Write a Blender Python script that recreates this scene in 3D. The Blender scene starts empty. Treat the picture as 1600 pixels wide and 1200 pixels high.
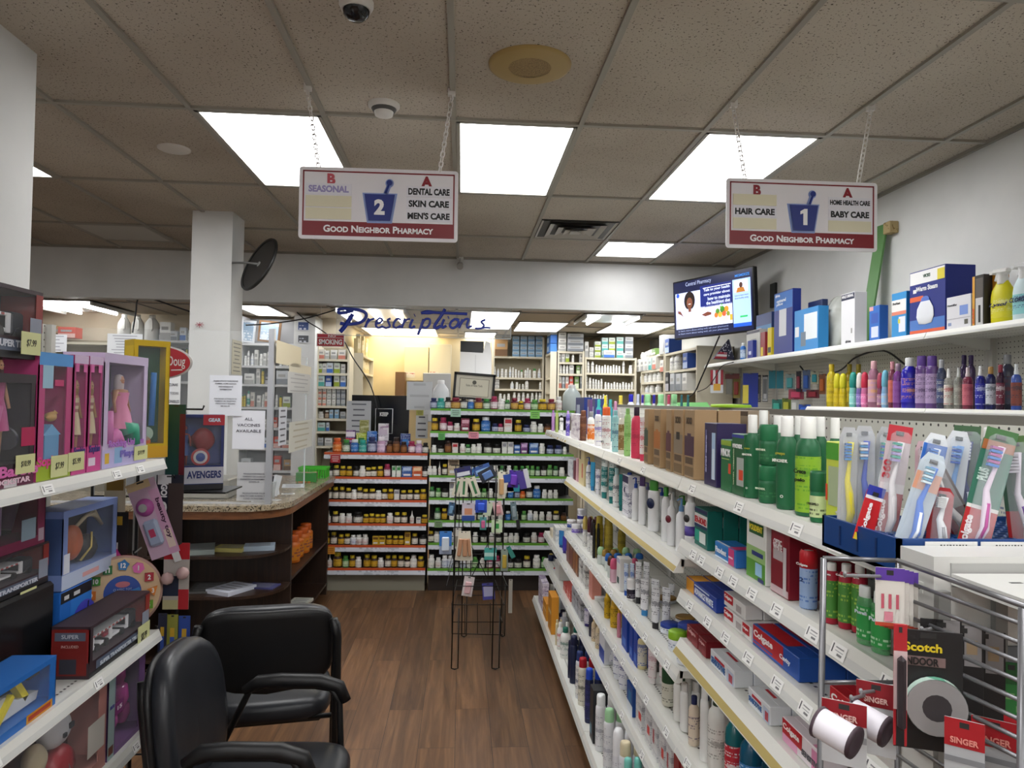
import bpy, bmesh, math, random
from mathutils import Vector, Matrix
random.seed(7)
S = bpy.context.scene
COL = S.collection
PI = math.pi
# ---------------------------------------------------------------- camera
H = 1.70
F = 1134.9
YAW, PIT, ROL = .06882, .023136, .017464
_fw = Vector((math.sin(YAW)*math.cos(PIT), math.cos(YAW)*math.cos(PIT), math.sin(PIT)))
_r = Vector((math.cos(YAW), -math.sin(YAW), 0)); _u = _r.cross(_fw)
CR = _r*math.cos(ROL)+_u*math.sin(ROL); CU = _u*math.cos(ROL)-_r*math.sin(ROL)
cam = bpy.data.cameras.new('camera'); cam.sensor_width = 36; cam.lens = F/1600*36; cam.clip_start = .02
camo = bpy.data.objects.new('camera', cam); COL.objects.link(camo)
M = Matrix((CR, CU, -_fw)).transposed().to_4x4(); M.translation = (0, 0, H)
camo.matrix_world = M; S.camera = camo
S.view_settings.view_transform = 'Standard'; S.view_settings.look = 'None'
S.view_settings.gamma = 1; S.view_settings.use_curve_mapping = False
S.view_settings.exposure = EXPOSURE = 1.12
S.cycles.max_bounces = 8; S.cycles.diffuse_bounces = 4; S.cycles.glossy_bounces = 3
S.cycles.transmission_bounces = 6; S.cycles.transparent_max_bounces = 12
S.cycles.use_denoising = True; S.cycles.caustics_reflective = False; S.cycles.caustics_refractive = False
S.cycles.sample_clamp_indirect = 6
w = bpy.data.worlds.new('world'); S.world = w; w.use_nodes = True
w.node_tree.nodes['Background'].inputs[0].default_value = (.8, .85, .9, 1)
w.node_tree.nodes['Background'].inputs[1].default_value = .05
LAMP = 6.0          # strength of the fluorescent diffusers
# ------------------------------------------------ where a line of sight meets a plane of the room (x, y or z known)
def xc(px, y, z):
    n = F*CR-(px-800)*_fw; return -(n.y*y+n.z*(z-H))/n.x
def yc(px, x, z):
    n = F*CR-(px-800)*_fw; return -(n.x*x+n.z*(z-H))/n.y
def zr(py, x, y):
    n = F*CU-(600-py)*_fw; return H-(n.x*x+n.y*y)/n.z
def _ray(px, py): return _fw*F+CR*(px-800)-CU*(py-600)
def atz(px, py, z):
    d = _ray(px, py); return d*((z-H)/d.z)+Vector((0, 0, H))
def aty(px, py, y):
    d = _ray(px, py); return d*(y/d.y)+Vector((0, 0, H))
def atx(px, py, x):
    d = _ray(px, py); return d*(x/d.x)+Vector((0, 0, H))
# ---------------------------------------------------------------- materials
def lin(h):
    h = h.lstrip('#'); 
    if len(h) == 3: h = ''.join(c*2 for c in h)
    v = [int(h[i:i+2], 16)/255 for i in (0, 2, 4)]
    return tuple(c/12.92 if c <= .04045 else ((c+.055)/1.055)**2.4 for c in v)+(1,)
_mats = {}
def mat(col, rough=.45, metal=0, trans=0, alpha=1, emit=0, ior=1.45):
    k = (col, rough, metal, trans, alpha, emit)
    if k in _mats: return _mats[k]
    m = bpy.data.materials.new('paint_'+col.strip('#')); m.use_nodes = True
    b = m.node_tree.nodes['Principled BSDF']
    b.inputs['Base Color'].default_value = lin(col); b.inputs['Roughness'].default_value = rough
    b.inputs['Metallic'].default_value = metal; b.inputs['Transmission Weight'].default_value = trans
    b.inputs['Alpha'].default_value = alpha; b.inputs['IOR'].default_value = ior
    if emit:
        b.inputs['Emission Color'].default_value = lin(col); b.inputs['Emission Strength'].default_value = emit
    _mats[k] = m; return m
def nt(name):
    m = bpy.data.materials.new(name); m.use_nodes = True
    t = m.node_tree; return m, t, t.nodes['Principled BSDF']
def node(t, kind, **kw):
    n = t.nodes.new(kind)
    for k, v in kw.items():
        if k in n.inputs.keys(): n.inputs[k].default_value = v
        else: setattr(n, k, v)
    return n
def ramp(t, fac, stops, interp='LINEAR'):
    r = t.nodes.new('ShaderNodeValToRGB'); r.color_ramp.interpolation = interp
    e = r.color_ramp.elements
    while len(e) < len(stops): e.new(.5)
    for i, (p, c) in enumerate(stops): e[i].position = p; e[i].color = lin(c)
    t.links.new(fac, r.inputs[0]); return r.outputs[0]
def speckle(name, base, dark, scale, thr, rough=.9, bump=0, base2=None, n2=3):
    m, t, b = nt(name)
    co = node(t, 'ShaderNodeTexCoord')
    n = node(t, 'ShaderNodeTexNoise', Scale=scale, Detail=3.0, Roughness=.6)
    t.links.new(co.outputs['Object'], n.inputs['Vector'])
    c = ramp(t, n.outputs['Fac'], [(thr-.02, dark), (thr+.03, base)])
    if base2:
        n3 = node(t, 'ShaderNodeTexNoise', Scale=n2, Detail=2.0)
        t.links.new(co.outputs['Object'], n3.inputs['Vector'])
        mx = node(t, 'ShaderNodeMix', data_type='RGBA', blend_type='MULTIPLY'); mx.inputs[0].default_value = 1
        t.links.new(c, mx.inputs[6]); t.links.new(ramp(t, n3.outputs['Fac'], [(.35, base2), (.65, 'ffffff')]), mx.inputs[7])
        c = mx.outputs[2]
    t.links.new(c, b.inputs['Base Color']); b.inputs['Roughness'].default_value = rough
    if bump:
        bp = node(t, 'ShaderNodeBump', Strength=bump, Distance=.002); t.links.new(n.outputs['Fac'], bp.inputs['Height'])
        t.links.new(bp.outputs[0], b.inputs['Normal'])
    return m
_prints = {}
def printed(base, ink, scale=1, thr=.5, rough=.45, stretch=1):
    """paper or film printed with rows of small type"""
    k = (base, ink, scale, thr)
    if k in _prints: return _prints[k]
    m, t, b = nt('print_'+base+'_'+ink)
    co = node(t, 'ShaderNodeTexCoord'); se = node(t, 'ShaderNodeSeparateXYZ'); t.links.new(co.outputs['Object'], se.inputs[0])
    def mm(op, a, b_=0):
        n = node(t, 'ShaderNodeMath', operation=op)
        for i, v in enumerate((a, b_)):
            if isinstance(v, (int, float)): n.inputs[i].default_value = v
            else: t.links.new(v, n.inputs[i])
        return n.outputs[0]
    zz = mm('DIVIDE', se.outputs['Z'], .0075*scale); row = mm('FLOOR', zz); inrow = mm('LESS_THAN', mm('FRACT', zz), .5)
    cb = node(t, 'ShaderNodeCombineXYZ'); xx = mm('ADD', se.outputs['X'], mm('MULTIPLY', se.outputs['Y'], .7))
    t.links.new(mm('MULTIPLY', xx, 170/scale), cb.inputs[0]); t.links.new(mm('MULTIPLY', row, 3.7), cb.inputs[1])
    n = node(t, 'ShaderNodeTexNoise', Scale=1.0, Detail=1.0); t.links.new(cb.outputs[0], n.inputs['Vector'])
    n2 = node(t, 'ShaderNodeTexNoise', Scale=1.0, Detail=0.0); c2 = node(t, 'ShaderNodeCombineXYZ'); t.links.new(mm('MULTIPLY', se.outputs['Z'], 38/scale), c2.inputs[2]); t.links.new(mm('MULTIPLY', xx, 9), c2.inputs[0]); t.links.new(c2.outputs[0], n2.inputs['Vector'])
    f = mm('MULTIPLY', mm('MULTIPLY', mm('GREATER_THAN', n.outputs['Fac'], thr-.02), inrow), mm('GREATER_THAN', n2.outputs['Fac'], .47))
    big = mm('GREATER_THAN', n2.outputs['Fac'], .66)
    t.links.new(ramp(t, mm('MAXIMUM', mm('MULTIPLY', f, .8), mm('MULTIPLY', big, .65)), [(0, base), (1, ink)]), b.inputs['Base Color'])
    b.inputs['Roughness'].default_value = rough
    _prints[k] = m; return m
def wall_paint(name, a, b_):
    m, t, b = nt(name); co = node(t, 'ShaderNodeTexCoord')
    n = node(t, 'ShaderNodeTexNoise', Scale=2.2, Detail=4.0); t.links.new(co.outputs['Object'], n.inputs['Vector'])
    t.links.new(ramp(t, n.outputs['Fac'], [(.35, a), (.65, b_)]), b.inputs['Base Color'])
    n2 = node(t, 'ShaderNodeTexNoise', Scale=160.0); t.links.new(co.outputs['Object'], n2.inputs['Vector'])
    bp = node(t, 'ShaderNodeBump', Strength=.12, Distance=.002); t.links.new(n2.outputs['Fac'], bp.inputs['Height'])
    t.links.new(bp.outputs[0], b.inputs['Normal']); b.inputs['Roughness'].default_value = .7
    return m
def wood(name, cols, plank=None, grain=(1.2, 26, 26), rough=.4):
    """wood grain along local y; plank=(width, length) splits it into boards"""
    m, t, b = nt(name); co = node(t, 'ShaderNodeTexCoord')
    mp = node(t, 'ShaderNodeMapping'); mp.inputs['Scale'].default_value = (grain[1], grain[0], grain[2])
    t.links.new(co.outputs['Object'], mp.inputs[0])
    n = node(t, 'ShaderNodeTexNoise', Scale=1.6, Detail=6.0, Roughness=.6, Distortion=.6)
    src = mp.outputs[0]
    if plank:
        m2 = node(t, 'ShaderNodeMapping'); m2.inputs['Rotation'].default_value = (0, 0, PI/2)
        t.links.new(co.outputs['Object'], m2.inputs[0])
        br = node(t, 'ShaderNodeTexBrick', Scale=1.0); br.offset = .37; br.squash = 1
        br.inputs['Brick Width'].default_value = plank[1]; br.inputs['Row Height'].default_value = plank[0]
        br.inputs['Mortar Size'].default_value = .0012; br.inputs['Color1'].default_value = (0, 0, 0, 1); br.inputs['Color2'].default_value = (1, 1, 1, 1)
        br.inputs['Mortar'].default_value = (.5, .5, .5, 1); br.inputs['Bias'].default_value = 0
        t.links.new(m2.outputs[0], br.inputs['Vector'])
        ad = node(t, 'ShaderNodeVectorMath', operation='MULTIPLY_ADD'); ad.inputs[1].default_value = (9, 5, 7)
        t.links.new(br.outputs['Color'], ad.inputs[0]); t.links.new(mp.outputs[0], ad.inputs[2]); src = ad.outputs[0]
    t.links.new(src, n.inputs['Vector'])
    c = ramp(t, n.outputs['Fac'], [(.25, cols[0]), (.5, cols[1]), (.75, cols[2])])
    if plank:
        mx = node(t, 'ShaderNodeMix', data_type='RGBA', blend_type='MULTIPLY'); mx.inputs[0].default_value = 1
        t.links.new(c, mx.inputs[6]); t.links.new(ramp(t, br.outputs['Color'], [(0, 'c8c8c8'), (1, 'ffffff')]), mx.inputs[7])
        m3 = node(t, 'ShaderNodeMix', data_type='RGBA', blend_type='MULTIPLY'); m3.inputs[0].default_value = 1
        t.links.new(mx.outputs[2], m3.inputs[6]); t.links.new(ramp(t, br.outputs['Fac'], [(0, 'ffffff'), (1, '4a4a4a')]), m3.inputs[7])
        c = m3.outputs[2]
    t.links.new(c, b.inputs['Base Color']); b.inputs['Roughness'].default_value = rough
    return m
WHITE = 'e9e9e6'
# ---------------------------------------------------------------- mesh building
class MB:
    """collects shapes, each with a material, into one mesh"""
    def __init__(s): s.v = []; s.f = []; s.mi = []; s.sm = []; s.mats = []
    def _m(s, m):
        if isinstance(m, str): m = mat(m)
        if m not in s.mats: s.mats.append(m)
        return s.mats.index(m)
    def add(s, vs, fs, m, smooth=False):
        k = len(s.v); i = s._m(m); s.v += [tuple(v) for v in vs]
        for f in fs: s.f.append([k+q for q in f]); s.mi.append(i); s.sm.append(smooth)
        return s
    def box(s, c, d, m, rz=0, rx=0, ry=0, bev=0):
        hx, hy, hz = d[0]/2, d[1]/2, d[2]/2
        if bev:
            b = min(bev, hx*.9, hy*.9, hz*.9); vs = []; key = {}
            for sx in (-1, 1):
                for sy in (-1, 1):
                    for sz in (-1, 1):
                        for ax in range(3):
                            p = [sx*(hx-b), sy*(hy-b), sz*(hz-b)]; p[ax] = (sx*hx, sy*hy, sz*hz)[ax]
                            key[sx, sy, sz, ax] = len(vs); vs.append(p)
            K = key; fs = []
            for a in (-1, 1):
                fs.append([K[a, -1, -1, 0], K[a, 1, -1, 0], K[a, 1, 1, 0], K[a, -1, 1, 0]])
                fs.append([K[-1, a, -1, 1], K[1, a, -1, 1], K[1, a, 1, 1], K[-1, a, 1, 1]])
                fs.append([K[-1, -1, a, 2], K[1, -1, a, 2], K[1, 1, a, 2], K[-1, 1, a, 2]])
                for b2 in (-1, 1):
                    fs.append([K[a, b2, -1, 0], K[a, b2, 1, 0], K[a, b2, 1, 1], K[a, b2, -1, 1]])
                    fs.append([K[a, -1, b2, 0], K[a, 1, b2, 0], K[a, 1, b2, 2], K[a, -1, b2, 2]])
                    fs.append([K[-1, a, b2, 1], K[1, a, b2, 1], K[1, a, b2, 2], K[-1, a, b2, 2]])
            fs += [[K[a, b2, c2, 0], K[a, b2, c2, 1], K[a, b2, c2, 2]] for a in (-1, 1) for b2 in (-1, 1) for c2 in (-1, 1)]
            cen = Vector((0, 0, 0)); out = []
            for f in fs:
                P = [Vector(vs[i]) for i in f]; nn = (P[1]-P[0]).cross(P[2]-P[0])
                out.append(f if nn.dot(sum(P, Vector())/len(P)) > 0 else f[::-1])
            fs = out
        else:
            vs = [(x*hx, y*hy, z*hz) for z in (-1, 1) for y in (-1, 1) for x in (-1, 1)]
            fs = [(0, 2, 3, 1), (4, 5, 7, 6), (0, 1, 5, 4), (2, 6, 7, 3), (0, 4, 6, 2), (1, 3, 7, 5)]
        T = Matrix.Translation(c)@Matrix.Rotation(rz, 4, 'Z')@Matrix.Rotation(ry, 4, 'Y')@Matrix.Rotation(rx, 4, 'X')
        return s.add([T@Vector(v) for v in vs], fs, m)
    def span(s, a, b, m, bev=0):
        return s.box([(p+q)/2 for p, q in zip(a, b)], [abs(q-p) for p, q in zip(a, b)], m, bev=bev)
    def quad(s, p, m): return s.add(p, [list(range(len(p)))], m)
    def lathe(s, prof, m, n=12, ey=1, o=(0, 0, 0), axis=None, cap=True, smooth=True):
        """turn [(radius, height)] round z (or round axis); ey squashes the depth"""
        vs = []; fs = []
        for r, z in prof:
            for k in range(n):
                a = 2*PI*k/n; vs.append((r*math.cos(a), r*math.sin(a)*ey, z))
        for i in range(len(prof)-1):
            for k in range(n): fs.append((i*n+k, i*n+(k+1) % n, (i+1)*n+(k+1) % n, (i+1)*n+k))
        T = Matrix.Translation(o)
        if axis is not None: T = T@Vector((0, 0, 1)).rotation_difference(Vector(axis)).to_matrix().to_4x4()
        V = [T@Vector(v) for v in vs]
        s.add(V, fs, m, smooth)
        if cap:
            k = len(prof)-1
            if prof[0][0] > 1e-5: s.add(V[:n], [list(range(n))[::-1]], m)
            if prof[-1][0] > 1e-5: s.add(V[k*n:], [list(range(n))], m)
        return s
    def tube(s, pts, r, m, n=6, closed=False):
        P = [Vector(p) for p in pts]; L = len(P); vs = []; fs = []; up = None
        for i, p in enumerate(P):
            a = P[i-1] if (i or closed) else p; b = P[(i+1) % L] if (i < L-1 or closed) else p
            t = (b-a).normalized()
            if up is None: up = t.orthogonal().normalized()
            up = (up-t*up.dot(t))
            up = up.normalized() if up.length > 1e-6 else t.orthogonal().normalized()
            q = t.cross(up); rr = r[i] if isinstance(r, (list, tuple)) else r
            for k in range(n): vs.append(p+(up*math.cos(2*PI*k/n)+q*math.sin(2*PI*k/n))*rr)
        for i in range(L if closed else L-1):
            j = (i+1) % L
            for k in range(n): fs.append((i*n+k, i*n+(k+1) % n, j*n+(k+1) % n, j*n+k))
        if not closed: fs += [list(range(n))[::-1], [(L-1)*n+k for k in range(n)]]
        return s.add(vs, fs, m, True)
    def prism(s, poly, t, m, T=None, smooth=False):
        """a flat outline (x, z) pushed t deep along y"""
        n = len(poly); vs = [(x, 0, z) for x, z in poly]+[(x, t, z) for x, z in poly]
        if T is not None: vs = [T@Vector(v) for v in vs]
        return s.add(vs, [list(range(n)), list(range(2*n-1, n-1, -1))]+[(i, i+n, (i+1) % n+n, (i+1) % n) for i in range(n)], m, smooth)
    def mesh(s, name):
        me = bpy.data.meshes.new(name); me.from_pydata(s.v, [], s.f)
        for m in s.mats: me.materials.append(m)
        me.polygons.foreach_set('material_index', s.mi); me.polygons.foreach_set('use_smooth', s.sm)
        bm = bmesh.new(); bm.from_mesh(me); bmesh.ops.recalc_face_normals(bm, faces=bm.faces); bm.to_mesh(me); bm.free()
        me.update(); return me
    def build(s, name, parent=None, loc=(0, 0, 0), rz=0, **kw): return ob(name, s.mesh(name), parent, loc, rz, **kw)
def ob(name, me, parent=None, loc=(0, 0, 0), rz=0, label=None, cat=None, group=None, kind=None):
    o = bpy.data.objects.new(name, me); COL.objects.link(o); o.location = loc
    o.rotation_euler = rz if isinstance(rz, (tuple, list)) else (0, 0, rz)
    if parent is not None: o.parent = parent
    if label: o['label'] = label
    if cat: o['category'] = cat
    if group: o['group'] = group
    if kind: o['kind'] = kind
    return o
def thing(name, label, cat, loc=(0, 0, 0), rz=0, group=None): return ob(name, None, None, loc, rz, label, cat, group)
def struct(name, mb): return ob(name, mb.mesh(name), kind='structure')
_txt = {}
def text_mesh(s, size, m, bold=0., shear=0., wide=None, align='CENTER', sp=1., tall=None, caps=False):
    """flat lettering in the x-z plane facing -y, centred on its middle; wide squeezes it to that width"""
    k = (s, size, m.name if not isinstance(m, str) else m, bold, shear, wide, sp, tall, caps)
    if k in _txt: return _txt[k]
    cu = bpy.data.curves.new('lettering', 'FONT'); cu.body = s; cu.size = size; cu.align_x = align; cu.resolution_u = 3
    cu.offset = bold*size; cu.shear = shear; cu.space_character = sp; cu.extrude = .0001
    if caps:
        for i, ch in enumerate(s):
            if ch.islower(): cu.body_format[i].use_small_caps = True
        cu.small_caps_scale = .78
    o = bpy.data.objects.new('lettering', cu); COL.objects.link(o)
    dg = bpy.context.evaluated_depsgraph_get(); me = bpy.data.meshes.new_from_object(o.evaluated_get(dg))
    bpy.data.objects.remove(o); bpy.data.curves.remove(cu)
    if len(me.vertices):
        xs = [v.co.x for v in me.vertices]; ys = [v.co.y for v in me.vertices]
        cx, cy = (min(xs)+max(xs))/2, (min(ys)+max(ys))/2
        sx = wide/(max(xs)-min(xs)) if wide else 1
        sz = tall/(max(ys)-min(ys)) if tall else 1
        for v in me.vertices: v.co = ((v.co.x-cx)*sx, -v.co.z*3-.0001, (v.co.y-cy)*sz)
    me.materials.clear(); me.materials.append(mat(m) if isinstance(m, str) else m)
    me.name = 'lettering'; _txt[k] = me; return me
def text(s, parent, loc, size, m='111111', rz=0, name='lettering', **kw):
    return ob(name, text_mesh(s, size, m, **kw), parent, loc, rz)
# ================================================================ the room
CEIL = 3.037; LOW = 2.57; RW = 2.60; SOF = 6.80
M_TILE = speckle('ceiling_tile', 'c4bcae', '4e463e', 105, .365, .95, .3, 'e2dedb', .9)
M_WALL = wall_paint('white_wall_paint', 'c9cac8', 'd3d3d1')
M_CREAM = wall_paint('cream_wall_paint', 'c4b797', 'cdc1a3')
M_FLOOR = wood('floor_planks', ('4f3722', '6f4e33', '8f6a48'), (.18, 1.2), (1.0, 20, 20), .4)
struct('floor', MB().span((-7, -8.0, -.1), (3.0, 10.2, 0), M_FLOOR))
mb = MB().span((-7, -8.0, CEIL), (RW+.2, SOF+.1, CEIL+.1), M_TILE)
struct('ceiling', mb)
GX, GY = -.0635, 3.428
grid = MB()
for i in range(-11, 6):
    x = GX+.6096*i
    if x < RW: grid.span((x-.012, -8.0, CEIL-.012), (x+.012, SOF, CEIL+.002), '9b978c')
for j in range(-10, 4):
    y = GY+1.2192*j
    if y < SOF: grid.span((-7, y-.012, CEIL-.0125), (RW, y+.012, CEIL+.002), '9b978c')
grid.span((-7, SOF-.02, CEIL-.02), (RW, SOF, CEIL), '8d897f').span((RW-.02, -8.0, CEIL-.02), (RW, SOF, CEIL), '8d897f')
struct('ceiling_grid', grid)
struct('wall_right', MB().span((RW, -8.0, 0), (RW+.2, 10.2, CEIL), M_WALL))
struct('wall_left', MB().span((-7.2, -8.0, 0), (-7, 10.2, CEIL), M_WALL))
struct('wall_front', MB().span((-7, -8.2, 0), (RW, -8.0, CEIL), M_WALL))
struct('wall_soffit', MB().span((-7, SOF, LOW), (RW, SOF+.16, CEIL+.05), M_WALL))
struct('ceiling_pharmacy', MB().span((-7, SOF+.16, LOW), (RW, 10.2, LOW+.1), speckle('low_ceiling_tile', 'c9bfae', '9b9080', 60, .33, .95)))
g2 = MB()
for i in range(-11, 6):
    x = GX+.6096*i
    if x < RW: g2.span((x-.012, SOF+.16, LOW-.008), (x+.012, 10, LOW+.002), '8f8a7e')
for j in (3, 4, 5): g2.span((-7, GY+1.2192*j-.012, LOW-.0085), (RW, GY+1.2192*j+.012, LOW+.002), '8f8a7e')
struct('ceiling_grid_pharmacy', g2)
struct('wall_back', MB().span((-1.34, 9.95, 0), (RW, 10.15, LOW), M_CREAM))
struct('wall_alcove', MB().span((-7, 8.1, 0), (-1.34, 8.3, LOW), wall_paint('pale_wall_paint', 'd3c8b2', 'dccfb8')))
struct('wall_return', MB().span((-1.5, 8.3, 0), (-1.34, 10.15, LOW), M_CREAM))
struct('pillar_left', MB().span((-2.35, 1.3, 0), (-1.70, 2.965, CEIL), M_WALL))
struct('pillar_middle', MB().span((-1.966, 5.37, 0), (-1.68, 5.65, CEIL), M_WALL))
# ---------------------------------------------------------------- lamps in the ceiling
def panel(i, y0, y1, label, z=CEIL, lit=True, warm='ffffff', k=1, trim='a6a39a', x0=None, x1=None):
    x0 = GX+.6096*i+.014 if x0 is None else x0; x1 = GX+.6096*(i+1)-.014 if x1 is None else x1
    t = thing('ceiling_light', label, 'ceiling light', ((x0+x1)/2, (y0+y1)/2, z), group='fluorescent panels in the ceilings')
    a, b = (x1-x0)/2, (y1-y0)/2; fr = MB()
    for s in (-1, 1):
        fr.span((s*a, -b, -.014), (s*(a-.018), b, -.001), trim); fr.span((-a, s*b, -.014), (a, s*(b-.018), -.001), trim)
    fr.build('frame', t)
    MB().span((-a+.018, -b+.018, -.010), (a-.018, b-.018, -.004), mat(warm, .4, emit=LAMP*k) if lit else mat('b9b6ac', .3)).build('diffuser', t)
    return t
R0, R1, R2 = GY+.014, GY+1.2192, GY+2.4384
P_ = lambda i, a, b, *r, **k: panel(i, a, b, *r, **k)
P_(-2, R0, R1-.014, 'lit ceiling panel left of the aisle two sign, partly behind its chain')
P_(0, R0, R1-.014, 'lit ceiling panel hanging in the middle between the two aisle signs')
P_(2, R0, R1-.014, 'lit ceiling panel behind the chain of the aisle one sign')
P_(2, R2+.014, R2+.63, 'short square lit ceiling panel near the bulkhead by the television')
P_(-5, R0-.1, R1-.014, 'lit ceiling panel peeking out beside the white pillar')
P_(-5, R2+.014, R2+.6, 'unlit grey ceiling panel between the white pillar and the column', lit=False)
for i, j in [(i, j) for j in (-3, -5, -7, -9) for i in (-9, -6, -3, 0, 3)]: P_(i, GY+1.2192*j+.014, GY+1.2192*(j+1)-.014, 'lit ceiling panel above the shop behind the viewer')
def lowp(pxs, pys, label, **k):
    (xa, xb), (ya, yb) = pxs, pys; a = atz(xa, yb, LOW); b = atz(xb, ya, LOW)
    y0, y1 = sorted((a.y, b.y)); y0 = max(y0, SOF+.2); xm = (xc(xa, (y0+y1)/2, LOW), xc(xb, (y0+y1)/2, LOW))
    return panel(0, y0, y1, label, LOW, x0=min(xm), x1=max(xm), **k)
lowp((733, 805), (470, 512), 'lit panel in the low pharmacy ceiling beside the end of the blue script lettering', k=.55)
lowp((575, 685), (513, 527), 'warm lit panel far back in the pharmacy ceiling below the blue script', k=.6, warm='fff0cc')
lowp((805, 880), (503, 516), 'lit panel in the pharmacy ceiling above the blue cartons', k=.55)
lowp((945, 1035), (503, 519), 'lit panel in the pharmacy ceiling left of the television', k=.55)
lowp((725, 775), (519, 526), 'thin lit panel at the back of the pharmacy ceiling above the white bag', k=.55)
lowp((382, 438), (468, 491), 'lit panel in the low ceiling just behind the white column', k=.55)
def troffer(pxs, pys, label, n, k=1.5):
    (xa, xb), (ya, yb) = pxs, pys; a = atz(xa, yb, LOW); b = atz(xb, ya, LOW); y0, y1 = sorted((a.y, b.y)); y0 = max(y0, SOF+.18)
    x0, x1 = xc(xa, (y0+y1)/2, LOW), xc(xb, (y0+y1)/2, LOW); w_, d = (x1-x0)/2, (y1-y0)/2
    t = thing('ceiling_tube_light', label, 'ceiling light', ((x0+x1)/2, (y0+y1)/2, LOW), group='open fittings with bare tubes')
    fr = MB().span((-w_, -d, -.016), (w_, d, -.009), mat('cfd2d4', .25, .3))
    for s in (-1, 1): fr.span((s*w_, -d, -.05), (s*(w_-.02), d, -.009), 'b7b7b2')
    fr.build('tray', t)
    for q in range(n):
        x = -w_+(q+.5)*2*w_/n
        MB().lathe([(.016, -d+.03), (.016, d-.03)], mat('ffffff', .4, emit=LAMP*k), 8, o=(x, 0, -.034), axis=(0, 1, 0)).build('tube', t)
troffer((535, 640), (472, 497), 'open ceiling fitting with bare tubes behind the blue script lettering', 3)
troffer((905, 990), (482, 501), 'open ceiling fitting with two bare tubes left of the television', 2)
troffer((62, 180), (460, 483), 'open fitting with bare tubes in the low ceiling behind the white pillar', 2)
# ---------------------------------------------------------------- things on the ceiling
p = atz(828, 101, CEIL)
t = thing('ceiling_speaker', 'round yellowed loudspeaker cover set flush in the ceiling tiles', 'speaker', p)
MB().lathe([(.165, 0), (.163, -.008), (.15, -.012), (.085, -.014)], 'a38a52', 40, cap=False).build('rim', t)
MB().lathe([(.086, -.0125), (.0001, -.0135)], speckle('speaker_mesh', '9c8357', '6b5836', 420, .45, .7), 40, cap=False).build('grille', t)
p = atz(600, 163, CEIL)
t = thing('smoke_detector', 'white smoke detector on the ceiling beside the aisle two sign', 'smoke detector', p)
MB().lathe([(.072, 0), (.072, -.012), (.06, -.022)], 'd5d3cd', 24).build('base', t)
MB().lathe([(.058, -.02), (.05, -.034), (.042, -.036)], '4a4a48', 24).build('vent_ring', t)
MB().lathe([(.044, -.034), (.04, -.052), (.012, -.056), (.0001, -.056)], 'd8d6d0', 24).build('dome', t)
p = atz(272, 232, CEIL)
MB().lathe([(.085, 0), (.085, -.006), (.075, -.01), (.0001, -.012)], 'cfcac2', 28).build('ceiling_disc', None, p, label='plain white round cover plate on the ceiling left of the lit panel', cat='cover plate')
p = atz(557, 3, CEIL)
t = thing('dome_camera', 'small white dome camera with dark lens at the top of the ceiling', 'security camera', p)
MB().lathe([(.058, 0), (.058, -.014), (.05, -.03)], 'd9d7d2', 24).build('housing', t)
MB().lathe([(.046, -.026), (.042, -.045), (.026, -.06), (.0001, -.064)], mat('15161a', .08), 20).build('lens', t)
# vent: nested rings of the square diffuser
t = thing('air_vent', 'square four-way air vent with nested louvres in the ceiling', 'air vent', (GX+.6096*1.5, R2-.305, CEIL))
for k, (a, z) in enumerate(((.285, -.004), (.215, -.012), (.145, -.018), (.085, -.022))):
    v = MB()
    for s in (-1, 1):
        for q in (0, 1):
            P = [(-a, s*a, z-.006), (a, s*a, z-.006), (a-.05, s*(a-.05), z+.012), (-a+.05, s*(a-.05), z+.012)]
            if q: P = [(y, x, zz) for x, y, zz in P]
            v.quad(P, 'b7b4ac'); v.quad([(x, y, zz+.002) for x, y, zz in P], 'a09d95')
    v.build('louvre', t)
MB().span((-.29, -.29, -.004), (.29, .29, -.001), '2a2927').build('backing', t)
MB().span((-.04, -.04, -.03), (.04, .04, -.024), 'b7b4ac').build('centre_plate', t)
p = aty(719, 404, 6.79)
t = thing('bullet_camera', 'small camera fixed to the bulkhead above the blue script lettering', 'security camera', p)
MB().lathe([(.032, 0), (.032, -.012)], 'd2d1cc', 16, axis=(0, 1, 0)).build('base', t)
MB().tube([(0, 0, 0), (0, -.04, -.03), (0, -.05, -.05)], .01, 'c8c7c2').build('bracket', t)
MB().lathe([(.03, .06), (.03, -.04), (.026, -.05)], '96948f', 14, o=(0, -.05, -.075), axis=(0, -.8, -.3)).build('housing', t)
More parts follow.
